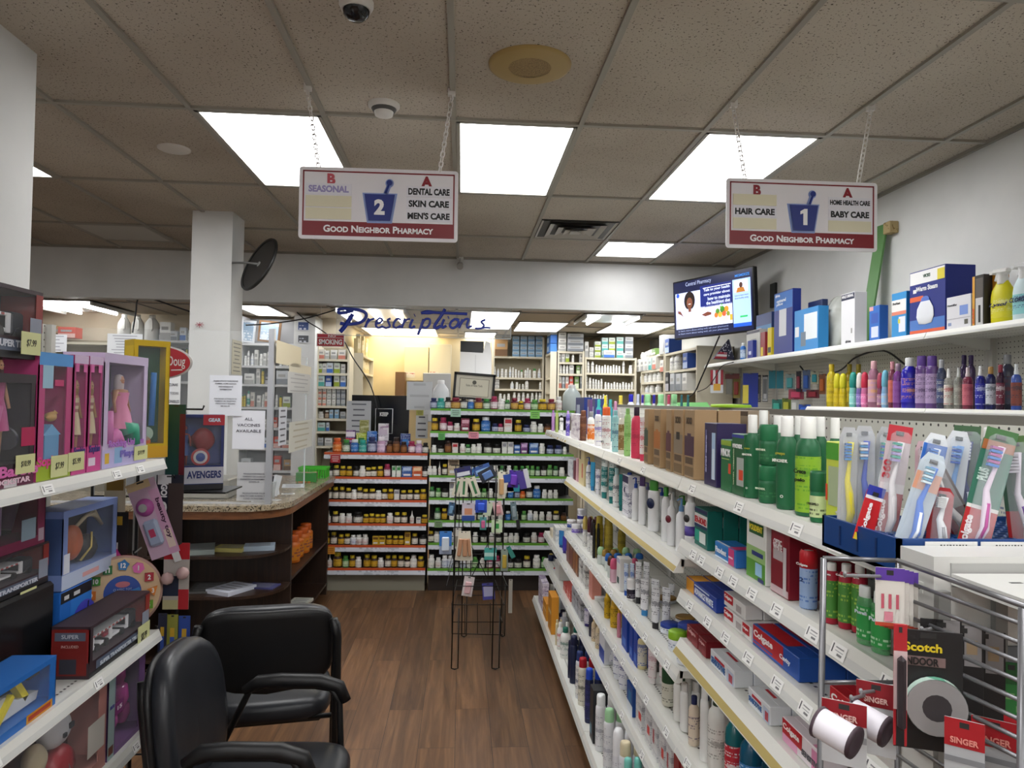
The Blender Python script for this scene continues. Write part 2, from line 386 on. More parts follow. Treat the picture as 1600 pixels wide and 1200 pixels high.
# ---------------------------------------------------------------- hanging aisle signs
M_RED = mat('7d1220', .4); M_NAVY = mat('1c2f80', .4); M_HALO = mat('8fa3d8', .45)
def aisle_sign(px, chains, num, b, a, label):
    """px: the four corners in the photo, top-left clockwise"""
    y = 3.10; P = [aty(u, v, y) for u, v in px]; c = sum(P, Vector())/4
    w_ = ((P[1]-P[0]).length+(P[2]-P[3]).length)/2; h = ((P[0]-P[3]).length+(P[1]-P[2]).length)/2
    ang = math.atan2((P[1]-P[0]).z, w_)
    t = thing('aisle_sign', label, 'hanging sign', c); t.rotation_euler = (0, -ang, 0)
    # rounded board
    def rr(w, h, r, n=4):
        o = []
        for cx, cz, a0 in ((w/2-r, h/2-r, 0), (-w/2+r, h/2-r, 1), (-w/2+r, -h/2+r, 2), (w/2-r, -h/2+r, 3)):
            for k in range(n+1):
                q = (a0+k/n)*PI/2; o.append((cx+r*math.cos(q), cz+r*math.sin(q)))
        return o
    MB().prism(rr(w_, h, .014), .008, 'e7e5ea').build('board', t, (0, -.004, 0))
    e = .015; f = MB(); b0, b1 = -h/2+e, -h/2+e+.056*h/.28
    f.span((-w_/2+e, -.0052, b0), (w_/2-e, -.004, b1), M_RED)
    for s in (-1, 1): f.span((s*(w_/2-e), -.0052, b1), (s*(w_/2-e-.006), -.004, h/2-e), M_RED)
    f.span((-w_/2+e, -.0052, h/2-e-.006), (w_/2-e, -.004, h/2-e), M_RED)
    f.build('red_border', t)
    text('Good Neighbor Pharmacy', t, (0, -.0058, (b0+b1)/2), .042, 'f4f2f4', bold=.03, wide=w_*.69, tall=.030, caps=True)
    q = .12*h/.28
    halo = [(-.066, .047), (.066, .047), (.047, -.068), (-.047, -.068)]
    k = h/.28*1.02; o = (w_*.005, -.0055, -.004)
    MB().prism([(x*k*1.0, z*k) for x, z in halo], .001, M_HALO).tube([(.022*k, -.0002, .045*k), (.034*k, -.0002, .078*k)], .009*k, M_HALO, 8).lathe([(.016*k, 0), (.016*k, .001)], M_HALO, 20, o=(.036*k, 0, .086*k), axis=(0, -1, 0)).build('mortar_halo', t, o)
    MB().prism([(x*k*.87, z*k*.87) for x, z in halo], .001, M_NAVY).tube([(.022*k, -.0007, .045*k), (.034*k, -.0007, .078*k)], .0045*k, M_NAVY, 8).lathe([(.011*k, 0), (.011*k, .0016)], M_NAVY, 20, o=(.036*k, 0, .086*k), axis=(0, -1, 0)).build('mortar_emblem', t, (o[0], o[1]-.008, o[2]))
    if num == '1': MB().add([(x*k, 0, z*k) for x, z in ((-.004, -.03), (.013, -.03), (.013, .034), (.001, .034), (-.016, .024), (-.016, .012), (-.004, .016))], [list(range(7))], 'f4f4f6').build('lettering', t, (o[0], -.0155, -.012*k))
    else: text(num, t, (o[0], -.0155, -.012*k), .075*k, 'f4f4f6', bold=.05)
    for side, s, rows, col in (('B', -1, b, 'c25560' if num == '2' else '8a1f2d'), ('A', 1, a, '8a1626')):
        text(side, t, (s*w_*.30, -.0055, h*.335), .06, col, bold=.05)
        for r, (word, size) in enumerate(rows):
            z = h*.195-r*h*.17
            pl = MB().box((0, 0, 0), (w_*.285, .003, h*.155), 'e2e2ea' if word else 'ddd8bd').build('name_plate', t, (s*w_*.315, -.0055, z))
            if word: text(word, pl, (0, -.002, 0), .04, '9a93c4' if word == 'SEASONAL' else '14151c', bold=.045, wide=w_*size*(.97 if len(word) > 9 else .93), tall=.022 if word.startswith('HOME') else .029)
    R = Matrix.Rotation(-ang, 3, 'Y').transposed()
    for (cu, cv), s in chains:
        top = R@(atz(cu, cv, CEIL)-c); bot = R@(aty(s[0], s[1], y)-c); bot.z = h/2-.004
        MB().span((-.016, -.01, -.03), (.016, .01, 0), 'dcdad6').lathe([(.008, -.045), (.008, -.03)], 'dcdad6', 8).build('ceiling_clip', t, top)
        top = top-Vector((0, 0, .035)); n = max(2, int((top-bot).length/.021)); ch = MB(); d = (bot-top)/n; dn = d.normalized(); sx = Vector((1, 0, 0)); sy = dn.cross(sx)
        for i in range(n):
            mid = top+d*(i+.5); l = d.length*.62; side = (sx*1.0 if i % 2 else sy*.7+sx*.6)*.0075
            ch.tube([mid-dn*l-side*.4, mid-dn*l*.6-side, mid+dn*l*.6-side, mid+dn*l-side*.4, mid+dn*l+side*.4, mid+dn*l*.6+side, mid-dn*l*.6+side, mid-dn*l+side*.4], .0027, 'd9d6d2', 4, True)
        ch.build('chain', t)
    return t
aisle_sign([(468.5, 260), (716.7, 268.3), (714.3, 380), (466, 372)], [((481, 131), (498, 262)), ((706, 139), (687, 268))], '2',
           [('SEASONAL', .27), ('', 0), ('', 0)], [('DENTAL CARE', .27), ('SKIN CARE', .275), ("MEN'S CARE", .275)],
           'white hanging aisle sign numbered 2 for seasonal, dental, skin and men care')
aisle_sign([(1135, 278), (1370, 286.6), (1369.6, 393), (1133.8, 388)], [((1146, 157), (1164, 280)), ((1360, 163), (1341, 286))], '1',
           [('', 0), ('HAIR CARE', .28), ('', 0)], [('HOME HEALTH CARE', .275), ('BABY CARE', .275), ('', 0)],
           'white hanging aisle sign numbered 1 for hair, home health and baby care')
# ================================================================ shop shelving
def pegmat(name, base, hole):
    m, t, b = nt(name); co = node(t, 'ShaderNodeTexCoord'); se = node(t, 'ShaderNodeSeparateXYZ'); t.links.new(co.outputs['Object'], se.inputs[0])
    def mm(op, a, b_=None):
        n = node(t, 'ShaderNodeMath', operation=op)
        for i, v in enumerate((a, b_)):
            if v is None: continue
            if isinstance(v, (int, float)): n.inputs[i].default_value = v
            else: t.links.new(v, n.inputs[i])
        return n.outputs[0]
    d = []
    for ax in ('X', 'Z'):
        f = mm('SUBTRACT', mm('FRACT', mm('DIVIDE', se.outputs[ax], .0254)), .5); d.append(mm('MULTIPLY', f, f))
    r = mm('ADD', d[0], d[1])
    t.links.new(ramp(t, r, [(.010, hole), (.02, base)]), b.inputs['Base Color']); b.inputs['Roughness'].default_value = .6
    return m
M_PEG = pegmat('pegboard', 'c9c8c0', '2c2b29'); M_PEGD = pegmat('dark_pegboard', '2b2928', '0b0b0b')
M_SH = mat('dcdcd6', .4); M_RAIL = mat('c6c7c4', .35); M_GOLD = mat('b3a060', .35, .2)
def perf(name, base):
    m, t, b = nt(name); co = node(t, 'ShaderNodeTexCoord'); se = node(t, 'ShaderNodeSeparateXYZ'); t.links.new(co.outputs['Object'], se.inputs[0])
    def mm(op, a, v):
        n = node(t, 'ShaderNodeMath', operation=op); t.links.new(a, n.inputs[0]); n.inputs[1].default_value = v; return n.outputs[0]
    fx = mm('LESS_THAN', mm('FRACT', mm('DIVIDE', se.outputs['X'], .02), 0), .45)
    y1 = mm('LESS_THAN', mm('ABSOLUTE', mm('SUBTRACT', mm('PINGPONG', se.outputs['Y'], .09), .045), 0), .0035)
    n = node(t, 'ShaderNodeMath', operation='MULTIPLY'); t.links.new(fx, n.inputs[0]); t.links.new(y1, n.inputs[1])
    t.links.new(ramp(t, n.outputs[0], [(.4, base), (.6, '222222')]), b.inputs['Base Color']); b.inputs['Roughness'].default_value = .4
    return m
M_PERF = perf('slotted_shelf', 'dcdcd6')
def shelf_part(t, w_, z, depth, back, lip=.036, out=.014, strip=None, tags=0, top=None, seed=0, front=0., x0=0., tagw=.05, bracket=True, ends=True):
    """one shelf, local frame: front along x at y=0, runs back to y=depth; front: how far its lip sits behind the base's"""
    s = MB().span((-w_/2, .002, -.022), (w_/2, depth, 0), top or M_PERF)
    if bracket:
        for q in (-1, 1): s.prism([(.02, -.022), (depth, -.022), (depth, -.085), (.06, -.034)], .003, M_SH, Matrix.Translation((q*(w_/2-.012), 0, 0))@Matrix.Rotation(PI/2, 4, 'Z'))
    sh = s.build('shelf', t, (x0, front, z))
    r = MB(); r.add([(-w_/2, 0, .002), (w_/2, 0, .002), (w_/2, -out, -lip), (-w_/2, -out, -lip), (-w_/2, .012, .0), (w_/2, .012, 0), (w_/2, .01, -lip), (-w_/2, .01, -lip)],
                    [(0, 1, 2, 3), (0, 4, 5, 1), (3, 2, 6, 7), (0, 3, 7, 4), (1, 5, 6, 2)], M_SH)
    r.add([(-w_/2+.004, -.0005, -.005), (w_/2-.004, -.0005, -.005), (w_/2-.004, -out-.0005, -lip+.004), (-w_/2+.004, -out-.0005, -lip+.004)], [(0, 1, 2, 3)], strip or M_RAIL)
    r.build('price_rail', sh)
    rnd = random.Random(seed); ang = math.atan2(out, lip)
    for k in range(tags):
        x = -w_/2+.05+(w_-.1)*(k+.5+rnd.uniform(-.3, .3))/tags
        g = MB().box((0, 0, 0), (tagw, .001, .026), 'f0f0ee')
        g.box((-tagw*.36, -.0008, .002), (.003, .0006, .016), '55555a').box((.004, -.0008, .006), (tagw*.5, .0006, .0022), '8a8a8e').box((.004, -.0008, .0), (tagw*.5, .0006, .0016), 'a8a8aa').box((.008, -.0008, -.006), (tagw*.3, .0006, .004), '77777a')
        g.build('price_tag', sh, (x, -out/2-.0025, -lip/2), (-ang, 0, 0))
    return sh
def gondola(label, origin, rz, w_, depth, height, shelves, base=.15, peg=None, kick='c8c7c1', double=False, back=None, group=None, side=True, basestrip=None):
    """origin: middle of the base deck's front edge on the floor; local x along the front, y into the shelf"""
    t = thing('gondola_shelving', label, 'store shelving', origin, rz, group)
    bd = back or depth
    MB().span((-w_/2+.002, bd, .02), (w_/2-.002, bd+.012, height), peg or M_PEG).build('back_panel', t)
    for q in (-1, 1): MB().span((q*(w_/2-.001), bd-.02, 0), (q*(w_/2-.028), bd+.03, height), 'bdbcb6').build('upright', t)
    if base:
        MB().span((-w_/2+.001, .05, .0), (w_/2-.001, .062, base-.045), kick).build('kick_plate', t)
        shelf_part(t, w_-.004, base, bd-.004, bd, bracket=False, strip=basestrip)
    for a in shelves: shelf_part(t, w_-.004, **a)
    return t
# ---------------------------------------------------------------- shelving runs
GL = .69                       # lip line of the right-hand aisle shelving
JY = (1.01, 2.23, 3.455, 4.675, 5.86)
Z = dict(F1=H-.232, F2=H-.485, F3=H-.83, F4=H-1.045, F5=H-1.265, F6=H-1.565, N2=H-.42, N3=H-.575, N4=H-.725, N5=H-1.04, N6=H-1.265)
names = ('dental care section of the aisle shelving nearest the wire rack', 'second section of the aisle shelving, lotions above jars and tubes',
         'third section of the aisle shelving, with tall cans on its lowest deck', 'last section of the aisle shelving next to the vitamin shelves')
for k in range(4):
    y0, y1 = JY[k], JY[k+1]; w_ = y1-y0
    T = lambda z, **a: dict(z=z, depth=a.pop('depth', .33), back=.45, front=GL-.61, seed=k+int(z*100), **a)
    if k == 0: rows = [T(Z['F1'], tags=4), T(Z['N2'], tags=9), T(Z['N3'], tags=8), T(Z['N4'], strip=M_GOLD, tags=0, lip=.044, out=.024), T(Z['N5'], tags=8), T(Z['N6'], tags=3)]
    else:
        rows = [T(Z['F1'], tags=(2, 1, 12)[k-1], strip=M_GOLD if k == 3 else None)]
        if k < 3: rows += [T(Z['F2'], strip=M_GOLD, tags=0, lip=.042, out=.022), T(Z['F3'], tags=8)]
        rows += [T(Z['F4'], tags=6), T(Z['F5'], tags=4)]
    gondola(names[k], (.61, (y0+y1)/2, 0), -PI/2, w_, .40, H-.03, rows, base=H-1.565-0+.0 and (H-1.565), back=.42, group=None)
MB().span((1.035, JY[0], H-.03), (1.08, JY[4], H-.012), '6d6a63').build('shelf_top_cap', None, label='grey metal cap running along the top of the aisle shelving', cat='shelf cap')
# far side of the same run (its backs carry the bottles that peep over)
t = thing('gondola_shelving', 'far side of the aisle shelving facing the right wall', 'store shelving', (1.10, 3.4, 0))
MB().span((0, -2.4, 0), (.40, 2.45, .14), M_SH).build('base_deck', t)
MB().span((0, -2.4, H-.27), (.33, 2.45, H-.25), M_SH).build('shelf', t)
MB().span((0, -2.4, .7), (.33, 2.45, .72), M_SH).build('shelf', t)
# wall shelving on the right
WL = 2.25; WZ1 = H+.366; WZ2 = H-.004
for k, (y0, y1, lab) in enumerate(((2.1, 3.38, 'wall shelving section under the yellow spray bottle'), (3.38, 4.60, 'wall shelving section under the humidifier carton'), (4.60, 5.82, 'wall shelving section under the blue bed-rail cartons'), (5.82, 6.60, 'wall shelving section below the television'))):
    rows = [dict(z=WZ1, depth=.345, back=.345, seed=k, tags=0, lip=.03)]
    if k < 2: rows.append(dict(z=WZ2, depth=.3, back=.345, seed=k, tags=0, lip=.022, front=0))
    rows.append(dict(z=.75, depth=.3, back=.345, seed=k, tags=0))
    gondola(lab, (WL, (y0+y1)/2, 0), -PI/2, y1-y0, .33, WZ1+.02, rows, base=.15, back=.335)
# vitamin shelves across the end of the aisle
VY = 6.5
M_OR = mat('c2532a', .45); M_GR = mat('5d9a2c', .45)
OZ = [H-.483, H-.696, H-.898, H-1.106, H-1.296, H-1.497]
NZ = [H-.082, H-.282, H-.476, H-.676, H-.875, H-1.074, H-1.273, H-1.50]
M_STRIP = printed('b9bcc4', '8f939c', 4, .5)
def vit(label, x0, x1, zs, edge, top):
    t = thing('gondola_shelving', label, 'store shelving', ((x0+x1)/2, VY, 0)); w_ = x1-x0
    MB().span((-w_/2+.002, .33, .02), (w_/2-.002, .345, top), M_PEGD).build('back_panel', t)
    for q in (-1, 1): MB().span((q*(w_/2-.001), .30, 0), (q*(w_/2-.026), .36, top), '1d1c1b').build('upright', t)
    MB().span((-w_/2+.01, .04, 0), (w_/2-.01, .055, .155), '8a8779' if edge is M_OR else '2a2320').build('kick_plate', t)
    for z in zs:
        d = .31 if z > .3 else .345
        sh = MB().span((-w_/2+.004, .0, -.02), (w_/2-.004, d-.02, 0), '3a3835').build('shelf', t, (0, 0, z))
        MB().span((-w_/2+.004, -.004, -.017), (w_/2-.004, .012, .003), edge).build('edge_strip', sh)
        MB().add([(-w_/2+.004, -.004, -.017), (w_/2-.004, -.004, -.017), (w_/2-.004, -.018, -.052), (-w_/2+.004, -.018, -.052), (-w_/2+.004, .01, -.052), (w_/2-.004, .01, -.052)], [(0, 1, 2, 3), (3, 2, 5, 4)], M_STRIP).build('price_rail', sh)
    return t
OX0, OX1 = xc(505, VY, 1.0), xc(668, VY, 1.0); NX0, NX1 = OX1+.012, 1.02
vit('black vitamin shelving with orange shelf edges next to the counter', OX0, OX1, OZ, M_OR, OZ[0]+.02)
vit('black vitamin shelving with green shelf edges behind the wire stand', NX0, NX1, NZ, M_GR, NZ[0]+.02)
# toy shelving on the left
TX = -1.10; TZ1 = H-.238; TZ2 = H-.868; TZ3 = H-1.19
rows = [dict(z=TZ1, depth=.40, back=.42, tags=9, seed=3, tagw=.055), dict(z=TZ2, depth=.40, back=.42, tags=4, seed=4), dict(z=TZ3, depth=.40, back=.42, tags=4, seed=5)]
gondola('white toy shelving along the left edge', (TX, 1.57, 0), PI/2, 2.44, .42, 1.95, rows, base=.16, back=.42)
# ================================================================ goods: one builder, many kinds
KIND = {  # body profile, cap profile, label span  (radius and height as fractions)
 'vit':   ([(.93, 0), (1, .03), (1, .64), (.93, .70), (.66, .74), (.66, .79)], [(.74, .765), (.76, .78), (.76, .97), (.70, 1), (0, 1)], (.1, .58)),
 'jug':   ([(.9, 0), (1, .04), (1, .55), (.9, .68), (.5, .84), (.38, .88)], [(.42, .87), (.42, .98), (.36, 1), (0, 1)], (.12, .5)),
 'bottle': ([(.9, 0), (1, .02), (1, .68), (.9, .76), (.52, .82), (.48, .84)], [(.52, .83), (.54, .84), (.54, .98), (.48, 1), (0, 1)], (.12, .6)),
 'round': ([(.92, 0), (1, .015), (1, .63), (.96, .69), (.84, .74), (.64, .77), (.6, .785)], [(.62, .78), (.64, .785), (.62, .985), (.56, 1), (0, 1)], (.04, .6)),
 'flip':  ([(.92, 0), (1, .02), (1, .74), (.92, .79), (.7, .81)], [(.72, .80), (.76, .81), (.74, .985), (.66, 1), (0, 1)], (.1, .66)),
 'tall':  ([(.92, 0), (1, .015), (1, .8), (.8, .86), (.5, .88)], [(.62, .87), (.62, .985), (.55, 1), (0, 1)], (.1, .72)),
 'can':   ([(.95, 0), (1, .01), (1, .76), (.9, .79), (.8, .80)], [(.84, .79), (.84, .95), (.74, .99), (.5, 1), (0, 1)], (.08, .7)),
 'dome':  ([(.8, 0), (1, .03), (1, .42), (.9, .52), (.84, .56)], [(.86, .55), (1, .58), (.99, .75), (.86, .9), (.55, .98), (0, 1)], (.08, .38)),
 'stick': ([(.92, 0), (1, .02), (1, .58), (.97, .60)], [(.98, .595), (.98, .86), (.86, .95), (.55, .995), (0, 1)], (.08, .54)),
 'jar':   ([(.9, 0), (1, .04), (1, .58), (.9, .62)], [(1.0, .60), (1.03, .62), (1.03, .95), (.96, 1), (0, 1)], (.1, .52)),
 'pump':  ([(.92, 0), (1, .02), (1, .58), (.9, .66), (.5, .71), (.4, .73)], [(.44, .72), (.46, .73), (.46, .81), (.2, .83), (.2, .91), (.22, .915), (.22, .95), (0, .955)], (.1, .5)),
 'drop':  ([(.95, 0), (1, .03), (1, .5), (.5, .58)], [(.5, .57), (.5, .66), (.3, .68), (.16, .96), (.1, 1), (0, 1)], (.08, .46)),
 'spray': ([(.92, 0), (1, .02), (1, .68), (.8, .75), (.42, .78)], [(.46, .77), (.46, .85), (.36, .86), (.36, .97), (.3, 1), (0, 1)], (.1, .6)),
 'tub':   ([(.9, 0), (1, .9), (1.03, .92)], [(1.05, .9), (1.06, .97), (1.02, 1), (0, 1)], (.2, .8)),
 'cup':   ([(.75, 0), (1, 1)], [(1.02, .98), (1.02, 1.0), (.97, 1.0), (.94, .97)], (.15, .85)),
}
CATS = {'vit': ('vitamin_bottle', 'bottle'), 'jug': ('plastic_jug', 'jug'), 'bottle': ('bottle', 'bottle'), 'flip': ('squeeze_bottle', 'bottle'), 'round': ('shampoo_bottle', 'bottle'), 'tall': ('bottle', 'bottle'),
 'can': ('spray_can', 'spray can'), 'dome': ('roll_on_deodorant', 'deodorant'), 'stick': ('deodorant_stick', 'deodorant'), 'jar': ('cream_jar', 'jar'), 'pump': ('pump_bottle', 'bottle'),
 'drop': ('dropper_bottle', 'bottle'), 'spray': ('spray_bottle', 'bottle'), 'tub': ('tub', 'tub'), 'cup': ('cup', 'cup'), 'tube': ('cream_tube', 'tube'), 'box': ('carton', 'box'),
 'trigger': ('trigger_spray_bottle', 'spray bottle'), 'pack': ('hanging_pack', 'pack'), 'bag': ('bag', 'bag')}
_pm = {}
def _c(c): return printed(*c) if isinstance(c, tuple) else (mat(c) if isinstance(c, str) else c)
def clear(c, a=.55): return mat(c, .08, alpha=a)
def _bottle(kind, w, h, d, body, cap, lab, seg):
    k = (kind, round(w, 3), round(h, 3), round(d, 3), str(body), str(cap), str(lab), seg)
    if k in _pm: return _pm[k]
    bp, cp, (l0, l1) = KIND[kind]; r = w/2; ey = d/w
    sc = lambda P: [(max(a*r, .00001), b*h) for a, b in P]
    cr = lambda P: [(max(a*r, .00001), b*h) for a, b in P]
    b = MB().lathe(sc(bp), _c(body), seg, ey); c = MB()
    eyc = ey if kind in ('stick', 'flip', 'jar', 'dome', 'tub', 'cup', 'can') else max(ey, .75)
    c.lathe(cr(cp), _c(cap), seg, eyc, cap=kind != 'cup')
    if kind == 'pump': c.tube([(0, 0, h*.945), (0, -r*.5, h*.95), (0, -r*1.05, h*.925)], r*.13, _c(cap), 6)
    L = None
    if lab is not None: L = MB().lathe([(r+.0006, l0*h), (r+.0006, l1*h)], _c(lab), seg, ey, cap=False)
    _pm[k] = (b.mesh('body'), c.mesh('cap'), L.mesh('label') if L else None); return _pm[k]
def _tube(w, h, d, body, cap, lab, seg=14):
    k = ('tube', round(w, 3), round(h, 3), str(body), str(cap), str(lab))
    if k in _pm: return _pm[k]
    r = w/2
    def loft(z0, z1, m, o=0, n=5):
        M_ = MB(); vs = []; fs = []
        for i in range(n+1):
            z = z0+(z1-z0)*i/n; f = (z/h-.16)/.84; rx = r*(.86+.14*f)+o; ry = d/2*max(0, 1-f)**.8+.0012+o
            for q in range(seg): a = 2*PI*q/seg; vs.append((rx*math.cos(a), ry*math.sin(a), z))
        for i in range(n):
            for q in range(seg): fs.append((i*seg+q, i*seg+(q+1) % seg, (i+1)*seg+(q+1) % seg, (i+1)*seg+q))
        M_.add(vs, fs, m, True); M_.add(vs[-seg:], [list(range(seg))], m); return M_
    b = loft(.16*h, h, _c(body)); c = MB().lathe([(r*.7, 0), (r*.72, .01*h), (r*.72, .15*h), (r*.8, .17*h)], _c(cap), seg, max(.5, d/w))
    L = loft(.3*h, .8*h, _c(lab), .0005) if lab is not None else None
    _pm[k] = (b.mesh('body'), c.mesh('cap'), L.mesh('label') if L else None); return _pm[k]
def _box(w, h, d, base, rects, seal=None):
    k = ('box', round(w, 3), round(h, 3), round(d, 3), str(base), str(rects))
    if k in _pm: return _pm[k]
    b = MB().box((0, 0, h/2), (w, d, h), _c(base), bev=min(.0015, w*.04))
    b.box((0, 0, h+.0002), (w*.94, d*.04, .0004), '8a8a86' if not isinstance(base, str) else base)
    L = None
    if rects:
        L = MB()
        for i, (u0, v0, u1, v1, c) in enumerate(rects):
            y = -d/2-.0004-.0002*i
            L.add([((u0-.5)*w*.97, y, v0*h*.97+.015*h), ((u1-.5)*w*.97, y, v0*h*.97+.015*h), ((u1-.5)*w*.97, y, v1*h*.97+.015*h), ((u0-.5)*w*.97, y, v1*h*.97+.015*h)], [(0, 1, 2, 3)], _c(c))
        L = L.mesh('front_print')
    _pm[k] = (b.mesh('box'), None, L); return _pm[k]
def goods(kind, w, h, loc, cols, rz=0, d=None, seg=12, parts=True, name=None, cat=None, txt=(), rects=(), tilt=None):
    """one article: cols = (body, cap, label); returns its root object (labels are set by the caller)"""
    body, cap, lab = (tuple(cols)+(None, None))[:3]
    d = d or {'flip': w*.62, 'stick': w*.58, 'flat': w*.5, 'tube': w*.6, 'box': w*.6}.get(kind, w)
    if kind == 'box': me = _box(w, h, d, body, tuple(rects))
    elif kind == 'tube': me = _tube(w, h, d, body, cap, lab)
    else: me = _bottle(kind, w, h, d, body, cap, lab, seg)
    nm, ct = CATS[kind]; o = ob(name or nm, me[0], None, loc, tilt or rz); o['category'] = cat or ct
    if me[1]: ob('cap', me[1], o)
    if me[2]: ob('front_print' if kind == 'box' else 'label', me[2], o)
    yf = -d/2-.0016 if kind == 'box' else -d/2-.0012
    for q in txt:
        s, u, v, ww, c = q[:5]; kw = dict(bold=.03, wide=ww*w)
        if len(q) > 5 and q[5] == 'v':      # lettering that runs up the front
            ob('lettering', text_mesh(s, .03, c, bold=.03, wide=ww*h, tall=min(.16*ww*h*2.2/max(3, len(s))*1.6, .5*w)), o, ((u-.5)*w, yf, v*h), (0, -PI/2, 0))
        else: ob('lettering', text_mesh(s, .03, c, tall=min(ww*w*1.5/max(2, len(s)), .2*h+.01), **kw), o, ((u-.5)*w, yf, v*h))
    return o
def nth(k): return {1: 'first', 2: 'second', 3: 'third'}.get(k, f'{k}th' if not (k % 10 in (1, 2, 3) and k not in (11, 12, 13)) else f"{k}{'st nd rd'.split()[k % 10-1]}")
def christen(items, where, ref, group=None):
    """items: [(object, description)] in order from ref; every label then names one thing"""
    tot = {}; seen = {}
    for o, s in items: tot[s] = tot.get(s, 0)+1
    for o, s in items:
        seen[s] = seen.get(s, 0)+1; k = seen[s]
        l = f'{s} {where}' if tot[s] == 1 else f'{nth(k)} {s} {where}, from {ref}'
        if len(l.split()) > 16: l = l.split(', from ')[0]
        o['label'] = l; o['group'] = group or 'goods '+where
# vitamin codes: kind, body, cap, label, description
IK = '4a4a52'
VC = {
 'y': ('vit', '2a1b12', 'cdb52a', ('dcd8cc', IK), 'dark bottle with yellow cap'),
 'Y': ('vit', '3a2412', 'd0b82c', ('c9a02c', '3a2a1a'), 'yellow-labelled yellow-capped dark bottle'),
 'w': ('vit', 'e4e4e0', 'ecece8', ('e8e6e0', '8a8f9a'), 'white bottle with white cap'),
 'r': ('vit', 'e0e0dc', 'e8e8e4', ('dcd4d0', 'a02838'), 'white bottle with red print'),
 'b': ('vit', 'dfe2e8', 'eaeaea', ('d4dae6', '2a4a9a'), 'white bottle with blue print'),
 'g': ('vit', '2e5a36', '3f8a3f', ('c8d4c4', '2d5a30'), 'green bottle with green cap'),
 'G': ('vit', '3d7a3a', '5da04a', ('b8d0a8', '2d6a30'), 'pale-labelled light green bottle'),
 'k': ('vit', '1f1a1a', '141414', ('cfcfc8', '333333'), 'black bottle with white label'),
 'm': ('vit', '5a1626', '7a1a30', ('c8a050', '5a1626'), 'maroon bottle with gold label'),
 'M': ('vit', '8a2248', '9c2a50', ('e0d4d8', '8a2248'), 'pink bottle with white label'),
 'n': ('vit', '1c2650', '202a58', ('a8b0c8', '1c2650'), 'navy bottle with pale label'),
 'B': ('vit', '2a62a8', 'd8dce0', ('3a78c0', 'c8d8ea'), 'blue bottle with white cap'),
 'o': ('vit', 'c4501c', 'cc5a20', ('d8782c', 'f0d8b0'), 'orange bottle with orange cap'),
 't': ('vit', '1f8a80', '279a8c', ('48a8a0', 'd0ece8'), 'teal bottle with teal cap'),
 'q': ('vit', '4a2818', '2a1810', ('8a5a30', '2a1810'), 'brown bottle with brown label'),
 'd': ('drop', 'dcdcd8', 'e8e8e4', ('d8d0c8', '9a3030'), 'small white dropper bottle'),
 'l': ('vit', 'b08aa8', 'e0d8e0', ('d8c0d8', '6a4a8a'), 'lilac bottle with white cap'),
 '1': ('box', ('e2e2dc', '8a8a92'), (), (), 'white carton'),
 '2': ('box', ('c9a52a', '6a4a1a'), (), (), 'yellow carton'),
 '3': ('box', ('2f5aa0', 'b0c4e0'), (), (), 'blue carton'),
 '4': ('box', ('c0542a', 'e8c8a0'), (), (), 'orange carton'),
 '5': ('box', ('6a3a7a', 'c8a8d0'), (), (), 'purple carton'),
 '6': ('box', ('c8b89a', '6a5a4a'), (), (), 'tan carton'),
 '7': ('box', ('dce4dc', '3a8a4a'), (), (), 'green and white carton'),
 '8': ('box', ('dcd4d0', 'b02a34'), (), (), 'red and white carton'),
 '9': ('box', ('7a1c3c', 'd0a0b0'), (), (), 'maroon carton'),
}
def vrow(spec, ox, sc, y, z, where, ref, hpx=16.5, wpx=9.5, dy=.05):
    """a row of goods facing us; spec 'x:code[:height[:width]]' with x in the zoomed view ox/sc"""
    its = []
    for q in spec.split():
        f = q.split(':'); x = ox+float(f[0])/sc; c = f[1]
        hh = float(f[2])/sc if len(f) > 2 and f[2] else hpx; ww = float(f[3])/sc if len(f) > 3 else wpx
        kd, b, cp, lb, ds = VC[c]; yy = y+dy; k = yy/F
        h = min(hh*k, .172); wd = ww*k; X = xc(x, yy, z)
        if kd == 'box': o = goods('box', wd, h, (X, yy, z), (b,), d=min(.05, wd), rects=((.1, .62, .9, .9, b[1]), (.15, .12, .85, .3, 'dddddd')))
        elif kd == 'drop': o = goods(kd, wd*.7, h, (X, yy, z), (b, cp, lb), seg=10)
        else: o = goods(kd, wd, h, (X, yy, z), (b, cp, lb), seg=12)
        its.append((o, ds))
    christen(its, where, ref)
    return its
